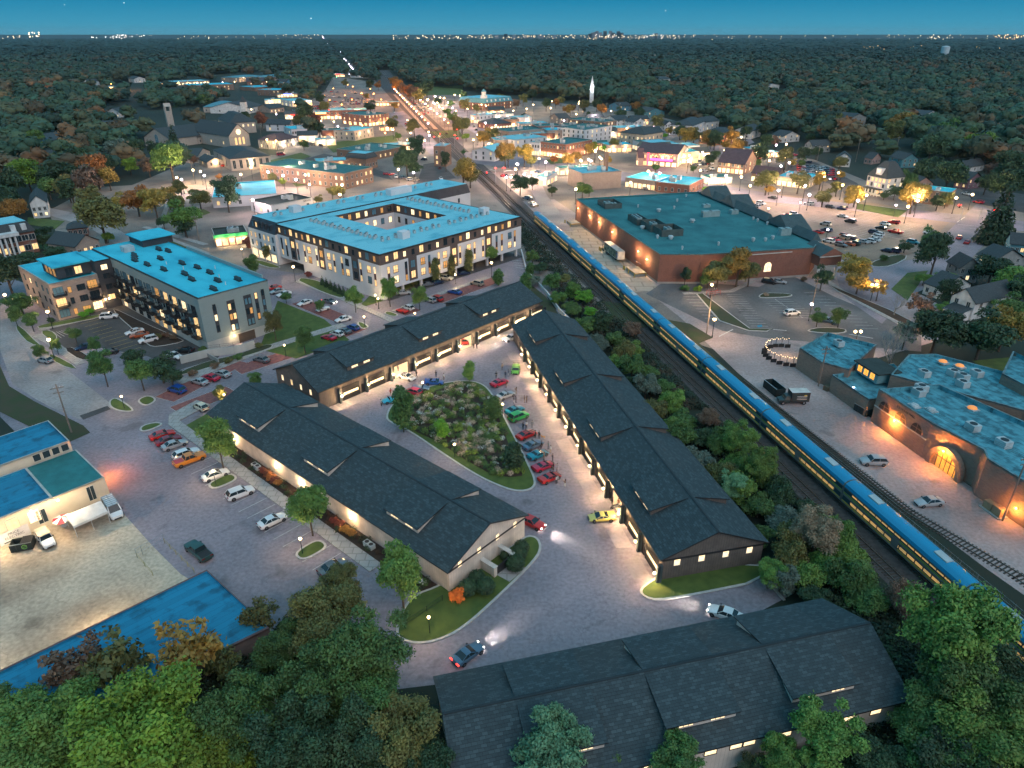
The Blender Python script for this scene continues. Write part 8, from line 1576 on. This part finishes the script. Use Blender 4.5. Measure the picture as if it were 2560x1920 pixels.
TLP=[(22,35,485),(22,70,500),(22,155,430),(22,210,440),(22,238,470),(22,508,462),(22,583,410),(22,708,443),(22,853,410),(22,985,465),(22,915,500),(22,1015,535),(22,1255,540),(22,597,652),(22,700,205),(22,768,215),(22,1000,48),(22,915,62),(22,768,12),(22,820,470),(22,1240,610),(22,1100,65),(22,1225,105),(22,1195,72),
 (2,1130,1090),(2,1070,1140),(2,1280,1020),(2,1323,1040),(2,1138,1055),(2,545,905),(2,570,848),(2,575,870),(2,455,855),(2,340,835),(2,290,855),(2,435,900),(2,375,1090),(2,473,1110),(2,957,925),(2,858,900),(2,885,870),(2,1517,1215),(2,1548,1030),(2,1615,1035),(2,1670,1010),(2,1640,970),(2,935,790),(2,855,760),(2,1115,712),(2,1440,775),(2,1200,700),(2,1355,695),(2,1640,740),(2,1520,735),(2,1845,825),(2,2020,815),(2,820,700),(2,740,610),(2,695,660),(2,670,630),(2,640,690),(2,610,620),(2,560,640),(2,660,695),(2,600,660),(2,215,605),(2,265,640),(2,50,545),(2,1550,1035),(2,940,680),
 (23,78,325),(23,165,335),(23,645,150),(23,705,120),(23,765,135),(23,845,110),(23,700,175),(23,730,190),(23,760,210),(23,830,205),(23,740,130),(23,885,115),(23,1075,320),(23,1150,335),(23,980,285),(23,1060,250),(23,1015,405),(23,1110,375),(23,250,100),
 (25,225,297),(25,127,320),(25,120,360),(25,210,430),(25,265,500),(25,400,470),(25,512,480),(25,578,545),(25,787,580),(25,827,525),(25,720,360),(25,805,400),(25,840,335),(25,845,238),(25,770,245),(25,693,272),(25,512,187),(25,867,375),(25,1230,450),(25,1260,540),(25,1015,612),(25,1125,478),(25,388,285),(25,985,545),(25,100,265),(25,620,300),
 (26,45,655),(26,108,615),(26,415,700),(26,485,655),(26,890,610),(26,770,635),(24,130,505),(24,115,540),(24,288,462),(24,338,490),(24,235,565),(24,80,600),(24,180,580),(24,705,410),(24,748,465),(24,655,470),(24,600,480),(24,1095,555),(24,1180,570),(24,965,640),(24,560,690),(20,420,815),(20,475,845),(20,1430,770),(20,1600,780),(20,1665,780),(20,1340,840),(20,1110,840),(21,65,945),(21,380,840),(21,440,860),(21,920,690),(21,1225,690),(21,1375,690),(21,1220,745),(21,805,745),(21,650,750),(21,1800,540),(21,1625,820),(21,1340,1160),(21,1020,1100),(21,1750,1215),(21,1590,1225)]
for i,(n,x,y) in enumerate(TLP):
    p=q(n,x,y,7)
    og=(n in(23,) and x<330) or (n==2 and x<300) or n==20;wc=i%3==1
    lamp(p,'town',ORANGE if og else(1,.72,.74) if wc else WARM,(8500 if n==22 else 7000 if n in(24,25,2) else 7500),m_bulbo if og else m_bulbw if wc else m_bulb,lbl=('orange' if og else 'cold white' if wc else 'warm')+' town street lamp',group='lamps of the town streets',sc=1.4)
for i,(x,y) in enumerate(((700,206),(720,191),(745,206),(762,187),(738,226),(782,202),(793,222),(712,216),(772,238),(800,192),(760,215),(725,240),(1012,214),(1040,226),(1100,214),(1152,226),(1192,219),(1250,224),(1320,240),(905,205),(925,215),(945,222),(960,212),(985,240),(880,260))):lamp(D(x,y,7),'town',ORANGE if x<820 else WARM,9000,m_bulbo if x<820 else m_bulb,lbl=('orange' if x<820 else 'warm')+' town street lamp',group='lamps of the town streets',sc=1.4)
for i in range(36):car(D(690+(i%9)*13+(i//9)*4,196+(i//9)*11+(i%9)*1.,.5),20+(i%2)*180,('sedan','suv','hatch')[i%3],('black','white','silver','navy','red','grey')[(i*5)%6],lod=2,group='cars round the town centre',z=.04)
# rows of platform lamps along the tracks
for i in range(18):
    for y,o_ in((24,0),(7.5,1)):
        x=400+i*25;yy=y-(x-330)*.0162*(1)
        lamp(FG.w(x,yy),'town',ORANGE,6000 if i%2 else 4500,m_bulbo if (i+o_)%2 else m_bulbw,lbl=('west' if not o_ else 'east')+' side station platform lamp',group='lamps along the station platform',sc=1.4)
# highway lights into the distance
for i in range(26):
    f=(i/26)**1.6;n_=len(far)-1;k=min(int(f*n_),n_-1);u=f*n_-k;p=far[k].lerp(far[k+1],u);d=(far[k+1]-far[k]).normalized();o_=Vector((-d.y,d.x,0))*13
    s=1+2.2*f
    lamp(p+o_*(1 if i%2 else -1),'town',WHITE,4000,m_bulbw if i%3 else m_bulbo,lbl=('left' if i%2 else 'right')+' side distant highway lamp',group='lamps along the distant highway',sc=s,glow=i<14)
b=MB();b2=MB()
for i in range(90):
    f=RN.random();n_=len(far)-1;k=min(int(f*n_),n_-1);u=f*n_-k;p=far[k].lerp(far[k+1],u);d=(far[k+1]-far[k]).normalized();o_=Vector((-d.y,d.x,0));s=.8+3.*f
    (b if i%2 else b2).ball(p+o_*(4 if i%2 else -4)+Vector((0,0,1)),s,0,6,4)
o=b.ob('distant_traffic',m_red);o['kind']='stuff';o=b2.ob('distant_traffic',m_bulbw);o['kind']='stuff'
# traffic signals
def signal(p,rz,col,lbl):
    t=thing('traffic_signal',(p[0],p[1],.05),rz);b=MB();b.tube((0,0,0),(0,0,6),.12,n=8);b.tube((0,0,5.8),(5,0,6.2),.08,n=6);b.ob('mast',m_steel,t);b=MB();b.box(4.6,5.2,-.25,.25,5.,6.6);b.ob('signal_head',m_black,t);MB().ball((4.9,-.35,6.2 if col=='red' else 5.4),.34,0,8,6).ball((4.9,.35,6.2 if col=='red' else 5.4),.34,0,8,6).ob('signal_lamp',m_red if col=='red' else M('green_lamp',(0,1,.4),.4,emit=(.05,1,.4),es=12,em_only=True),t)
    light('signal_glow','POINT',(4.9,-.8,5.8),160 if col=='red' else 120,(1,.05,.04) if col=='red' else (.1,1,.4),t,.3);auto(t,lbl,'traffic light','traffic signals')
for n,x,y,c in((27,825,60,'red'),(27,965,60,'red'),(27,1170,90,'red'),(23,1150,690,'red'),(23,845,440,'red'),(23,870,372,'red'),(23,735,425,'red'),(2,75,370,'red'),(2,160,420,'red'),(21,1990,700,'green'),(21,2150,680,'green')):signal(q(n,x,y,6),RN.uniform(0,6),c,f'traffic signal glowing {c}')
# utility poles and wires
def pole(n,x,y,h,lbl,rz=0):
    p=q(n,x,y);t=thing('utility_pole',(p.x,p.y,0),rz);b=MB();b.tube((0,0,0),(0,0,h),.17,.11,8);b.ob('mast',M('pole_wood',(.26,.21,.17),.9),t);b=MB();b.box(-1.2,1.2,-.07,.07,h-.9,h-.75);b.box(-.9,.9,-.06,.06,h-1.9,h-1.77);b.ob('crossarm',MT['pole_wood'],t);b=MB()
    for k in(-1.1,-.5,.5,1.1):b.tube((k,0,h-.75),(k,0,h-.5),.05,n=5)
    b.ob('insulators',m_white,t);auto(t,lbl,'utility pole','utility poles');return Vector((p.x,p.y,h-.5))
A_=pole(0,155,935,11,'dark wooden utility pole with crossarm',.5);B_=pole(9,2072,880,13,'pale wooden utility pole',.3);C_=pole(6,170,915,13.5,'tall wooden pole',.2);pole(19,712,215,10,'wooden pole',.3);pole(18,480,500,9,'pale slim pole',.2);D_=pole(30,315,610,10,'wooden pole against the brick wall',.2);pole(6,845,760,10,'dark pole',.3)
for n,x,y,h in((20,405,780,24),(20,1185,770,26),(20,1300,790,16),(20,1685,770,26),(21,95,740,26),(21,465,740,26),(21,770,750,30),(21,1243,650,26),(21,1645,640,26),(21,1905,640,20),(20,360,830,18),(20,985,780,14),(21,2080,850,18),(21,1640,870,18),(26,25,370,14),(26,310,350,14),(25,1070,370,10),(25,350,290,11),(24,582,110,14),(24,783,145,12),(24,880,130,10),(24,913,250,9),(23,80,180,14),(23,213,70,12),(23,690,210,14),(23,910,500,10),(2,1190,1220,9),(1,1680,880,9),(22,870,255,8),(22,160,480,9),(22,370,460,9),(22,675,515,9),(22,1115,305,10)):pole(n,x,y,h,'slim tall pole' if h>13 else 'wooden street pole',RN.random())
w_=thing('overhead_wires',(0,0,0),0,'thin overhead wires strung along the alley between the poles','wire');b=MB()
def wire(a,c,sag=1.):
    n=10;P=[a.lerp(c,i/n)-Vector((0,0,sag*4*(i/n)*(1-i/n))) for i in range(n+1)]
    for i in range(n):b.tube(P[i],P[i+1],.022,n=3,cap=False)
for d in(-1,0,1):
    v=Vector((d*.6,0,0));wire(B_+v,D_+v,1.2);wire(D_+v,C_+v,1.2);wire(B_+v,B_+v+(B_-D_)*.8,1.2)
b.ob('wire_strands',m_dark,w_)
# string lights at the corner of the mall patio
pt=q(6,690,1060);t=thing('patio_fence',(pt.x,pt.y,0),0,'round patio fence with strings of warm bulbs at the end of the brick mall','fence');b=MB();g=MB()
for i in range(16):
    a=1.2+i*.28;p_=Vector((math.cos(a)*5.5,math.sin(a)*6,0));p2=Vector((math.cos(a+.28)*5.5,math.sin(a+.28)*6,0));b.tube(p_,p_+Vector((0,0,2.6)),.06,n=5);b.box(p_.x-.7,p_.x+.7,p_.y-.05,p_.y+.05,0,1.)
    for k in range(3):g.ball(p_.lerp(p2,k/3)+Vector((0,0,2.6-.3*math.sin(k))),.07,0,6,4)
b.ob('palings',m_dark,t);g.ob('string_lights',M('patio_bulb',(1,.8,.5),.4,emit=(1,.7,.36),es=6,em_only=True),t);light('string_glow','POINT',(0,0,2.6),420,WARM,t,.6)
# small things near the mall: pallets, drums, electric cabinets, cart shelter
for x,y,c,h,l in((30,400,(.2,.14,.09),1.2,'stack of wooden pallets'),(30,480,(.05,.045,.04),1.6,'dark barrel cluster'),(30,595,(.03,.05,.05),2.2,'dark bin under the white lamp')):
    p=q(30,y,625,.6);t=thing('pallet_stack' if 'pallet' in l else 'storage_bin',(p.x,p.y,.04),.5,l+' along the wall of the old brick mall','storage');b=MB()
    for k in range(int(h/.16)):b.box(-.7,.7,-.6,.6,k*.16,k*.16+.1)
    b.ob('boards',M('bin_%d'%y,c,.9),t)
p=q(9,2020,800,.8);t=thing('utility_cabinet',(p.x,p.y,.03),FG.a,'pair of tan electric cabinets on a slab by the alley','cabinet');MB().box(-2,2,-1,1,0,.2).ob('slab',m_conc,t);MB().box(-1.7,-.1,-.6,.6,.2,1.7).box(.1,1.7,-.6,.6,.2,1.5).ob('cabinet_box',M('cabinet_tan',(.4,.26,.15),.7),t)
p=q(6,215,650,.8);t=thing('cart_shelter',(p.x,p.y,.1),.4,'red shopping cart shelter at the edge of the store side lot','cart shelter');b=MB()
for x in(-2,0,2):
    for y in(-.8,.8):b.tube((x,y,0),(x,y,1.6),.05)
for y in(-.8,.8):b.tube((-2,y,1),(2,y,1),.05);b.tube((-2,y,1.6),(2,y,1.6),.05)
b.ob('rails',M('cart_red',(.5,.06,.04),.5),t);b=MB()
for i in range(9):b.box(-1.8+i*.4,-1.5+i*.4,-.35,.35,.4,.95)
b.ob('carts',m_steel,t)
p=q(30,640,625,3.2);sl=thing('wall_lantern',(p.x,p.y,0),0,'cold white lantern on a short post behind the brick mall','lamp');MB().tube((0,0,0),(0,0,3.1),.06).ob('post',m_black,sl);MB().ball((0,0,3.2),.2,0,8,6).ob('lamp_globe',m_bulbw,sl);light('lamp_glow','POINT',(0,0,3.3),260,(.8,.8,1),sl,.2)
p=q(28,500,715);ob0=None
# crossing gates at the railway
for n,x,y in((23,740,430),(23,850,440),(23,1150,690),(23,1210,690)):
    p=q(n,x,y);t=thing('crossing_gate',(p.x,p.y,.05),RN.random()*3);b=MB();b.tube((0,0,0),(0,0,4.4),.1,n=6);b.box(-.5,.5,-.1,.1,3.8,4.1);b.ob('mast',m_steel,t);b=MB()
    for s in(-.8,.8):b.ball((s,0,3),.28,0,8,5)
    b.ob('warning_lamps',m_red,t);MB().box(.2,6.,-.06,.06,1.1,1.25).ob('gate_arm',m_white,t);light('lamp_glow','POINT',(0,-.8,3),260,(1,.05,.05),t,.2);auto(t,'level crossing gate with red lamps','crossing gate','crossing gates')
# far city glow on the horizon
b=MB();b2=MB();b3=MB()
def hz(xs,n,y0,y1,r,bb,dist=(7000,11000)):
    for _ in range(n):
        x=RN.uniform(*xs);Y=RN.uniform(*dist);px=(x*2560/2212-1280)/F*(Y*cT+H*sT);bb.ball((px,Y,RN.uniform(y0,y1)),r*RN.uniform(.25,.75)*Y/9000,0,6,4)
hz((40,90),14,40,95,9,b);hz((250,330),26,30,60,6,b2);hz((200,260),12,25,45,5,b2);hz((380,700),46,20,60,4.2,b);hz((850,1050),60,20,55,5,b);hz((1050,1480),150,20,60,4.6,b);hz((1280,1480),40,20,70,4.6,b2);hz((1480,2212),70,20,60,4,b);hz((2000,2060),14,20,60,6,b);hz((2140,2210),20,20,60,6,b3);hz((0,40),6,20,40,5,b);hz((1850,2212),40,10,22,3.4,b3,(3000,3600));hz((350,2150),60,10,18,1.2,b2,(1300,3500))
for m,bb in((M('city_light_warm',(1,.7,.4),.5,emit=(1,.72,.42),es=7,em_only=True),b),(M('city_light_white',(1,1,1),.5,emit=(1,.85,.75),es=7,em_only=True),b2),(M('city_light_amber',(1,.6,.2),.5,emit=(1,.55,.2),es=7,em_only=True),b3)):o=bb.ob('distant_city_lights',m);o['kind']='stuff'
b=MB()
for i in range(26):
    Y=9500;x=RN.uniform(1270,1420) if i<18 else RN.uniform(1050,1250);px=(x*2560/2212-1280)/F*(Y*cT);h=RN.uniform(60,105) if i<18 else RN.uniform(50,70);b.box(px-20,px+20,Y,Y+30,0,h)
o=b.ob('distant_skyline',M('far_concrete',(.3,.3,.32),.8));o['kind']='stuff'
# stars or planes in the dusk sky
sky=MB()
for n,x,y in((1,415,30),(1,797,18),(1,2000,118),(2,2093,68)):
    ox,oy,k=TL[n];X=(ox+x*k-1280)/F;Yy=(960-oy-y*k)/F;d=Vector((X,cT+Yy*sT,Yy*cT-sT));sky.ball(d*9000+Vector((0,0,H)),3.2,0,8,5)
o=sky.ob('stars',M('star_light',(1,1,1),.5,emit=(1,.95,.9),es=5,em_only=True));o['kind']='structure'
# ================= SKY, LIGHT, CAMERA
w=bpy.data.worlds.new('World');bpy.context.scene.world=w;w.use_nodes=True;nt=w.node_tree;bg=nt.nodes['Background'];L=nt.links.new
SUN_EL,SUN_ROT=math.radians(3.),math.radians(200)
sk=nt.nodes.new('ShaderNodeTexSky');sk.sky_type='NISHITA';sk.sun_disc=False;sk.sun_elevation=SUN_EL;sk.sun_rotation=SUN_ROT;sk.ozone_density=4.
tc=nt.nodes.new('ShaderNodeTexCoord');sx=nt.nodes.new('ShaderNodeSeparateXYZ');L(tc.outputs['Generated'],sx.inputs[0])
rp=nt.nodes.new('ShaderNodeValToRGB');cr=rp.color_ramp;L(sx.outputs[2],rp.inputs[0])
ST_=[(0.,(.075,.33,.47)),(.012,(.045,.32,.5)),(.04,(.0,.23,.43)),(.12,(.015,.25,.46)),(.5,(.16,.5,.72)),(1.,(.2,.55,.76))]
cr.elements[0].position=ST_[0][0];cr.elements[0].color=(*ST_[0][1],1);cr.elements[1].position=1;cr.elements[1].color=(*ST_[-1][1],1)
for p_,c_ in ST_[1:-1]:e=cr.elements.new(p_);e.color=(*c_,1)
ml=nt.nodes.new('ShaderNodeMix');ml.data_type='RGBA';ml.blend_type='ADD';ml.inputs[0].default_value=.012;L(rp.outputs[0],ml.inputs[6]);L(sk.outputs[0],ml.inputs[7]);L(ml.outputs[2],bg.inputs[0]);bg.inputs[1].default_value=SKY_STR if 'SKY_STR' in globals() else .88
su=light('sun','SUN',(0,-50,120),1.3,(1,.78,.7));su.data.angle=math.radians(60);su.rotation_euler=(math.radians(52),0,math.radians(30))
cam=bpy.data.cameras.new('camera');cam.sensor_width=36;cam.lens=36*F/2560;cam.clip_end=80000;cam.clip_start=.5
co=ob('camera',cam,None,(0,0,H));co.rotation_euler=(PI/2-TH,0,0);S=bpy.context.scene;S.camera=co
S.view_settings.view_transform='Standard';S.view_settings.look='None';S.view_settings.exposure=.12;S.view_settings.gamma=1
cy=S.cycles;cy.use_denoising=True;cy.max_bounces=3;cy.diffuse_bounces=2;cy.glossy_bounces=2;cy.transmission_bounces=2;cy.caustics_reflective=False;cy.caustics_refractive=False;cy.use_light_tree=True;cy.use_adaptive_sampling=True;cy.adaptive_threshold=.03;cy.adaptive_min_samples=24;cy.sample_clamp_indirect=3.
# ================= LABELS THAT POINT AT ONE THING
LM=[('the planted island',q(0,980,930)),('the open lit bays',q(15,950,640)),('the beige garage gable',q(8,930,1060)),('the yellow supercar',q(17,1560,1080)),('the railway garage',FC.w(45,0)),('the near dark roof',FD.w(26,-8)),('the bin enclosure',FB.w(-2.5,-8.7)),('the workshop',q(7,400,800)),('the yellow railings',q(7,1060,1120)),('the left parking lot',FB.w(45,8)),('the low blue roof',D(380,1400)),('the brick street bays',q(4,1500,1120)),('the grey apartments',FE.w(30,-10)),('the brick apartment wing',FE.w(65,10)),('the apartment lot',q(4,800,980)),('the white apartments',FF.w(0,0)),('the courtyard block',FF.w(40,-30)),('the mansard wing',FF.w(66,-2)),('the passing train',FG.w(20,17)),('the train far end',FG.w(85,17)),('the train near end',FG.w(-130,17)),('the loading dock',FG.w(40,4)),('the supermarket front',FG.w(-5,-40)),('the supermarket roof',FG.w(45,-30)),('the entrance portico',FG.w(-5,-56)),('the store side lot',q(6,650,780)),('the brick mall',FG.w(-80,-14)),('the mall arch',FG.w(-112,-8)),('the white farmhouse',q(6,1950,700)),('the big front lot',q(6,1050,240)),('the road junction',q(27,800,150)),('the Victorian house',q(26,200,520)),('the blue roofed cafe row',q(25,850,500)),('the brick gable shop',q(25,480,380)),('the floodlit brick hall',q(25,320,210)),('the cream inn',q(24,1060,300)),('the pink lit restaurant',q(24,1150,440)),('the tan warehouse',q(24,650,620)),('the red corner shop',q(24,450,420)),('the town flats',q(24,650,290)),('the level crossing',q(23,830,480)),('the tall brown tower',q(23,700,560)),('the station platforms',q(23,420,130)),('the town hall',q(23,1060,200)),('the green square',q(23,150,440)),('the brown brick building',q(22,1050,440)),('the blue roofed showroom',q(22,400,620)),('the tall windowed hall',q(22,580,320)),('the bell tower',q(1,1110,880)),('the rose window church',q(1,1500,860)),('the half timbered building',q(22,810,220)),('the white chapel',q(21,960,1080)),('the red brick office',q(20,2000,960)),('the long brick block',q(21,450,860)),('the distant highway',q(2,80,450)),('the water tower',q(3,1700,345)),('the white spire',q(2,1620,575)),('the left edge houses',q(1,350,950)),('the brick manor',q(18,200,350)),('the right edge woods',q(3,2000,900)),('the upper left woods',q(1,250,650)),('the upper right woods',q(3,1300,500)),('the bottom left corner',D(150,1600)),('the bottom centre edge',D(1100,1650)),('the bottom right corner',D(2100,1600))]
UQ={}
for o,adj in AUTO:UQ[adj]=UQ.get(adj,0)+1
LMP=[(n,proj(p)) for n,p in LM];bk={}
for o,adj in AUTO:
    if UQ[adj]==1 and len(adj.split())>5:o['label']=adj;continue
    x,y=proj(o.location);n,(lx,ly)=min(LMP,key=lambda a:math.hypot(a[1][0]-x,(a[1][1]-y)*1.3))
    dx,dy=x-lx,y-ly;rel='by' if math.hypot(dx,dy)<25 else('right of' if dx>0 else 'left of') if abs(dx)>abs(dy) else('in front of' if dy>0 else 'behind')
    bk.setdefault(f'{adj} {rel} {n}',[]).append((x,o))
OR=['first','second','third','fourth','fifth','sixth','seventh','eighth','ninth','tenth','eleventh','twelfth','thirteenth','fourteenth','fifteenth','sixteenth','seventeenth','eighteenth','nineteenth','twentieth']
for k,v in bk.items():
    if len(v)==1:v[0][1]['label']=k
    else:
        for i,(x,o) in enumerate(sorted(v,key=lambda a:a[0])):o['label']=f'{k}, {"leftmost" if i==0 else "rightmost" if i==len(v)-1 else (OR[i]+" from left") if i<20 else str(i+1)+"th from left"}'

HZ=1
if HZ:
    hm=bpy.data.materials.new('haze');hm.use_nodes=True;n_=hm.node_tree;n_.nodes.remove(n_.nodes['Principled BSDF']);pv=n_.nodes.new('ShaderNodeVolumePrincipled');pv.inputs['Color'].default_value=(.55,.85,1,1);pv.inputs['Density'].default_value=2.2e-5;n_.links.new(pv.outputs[0],n_.nodes['Material Output'].inputs['Volume'])
    b=MB();b.box(-11500,11500,-400,12500,-1,130);o=b.ob('haze',hm);o['kind']='stuff'
    cy.volume_bounces=0
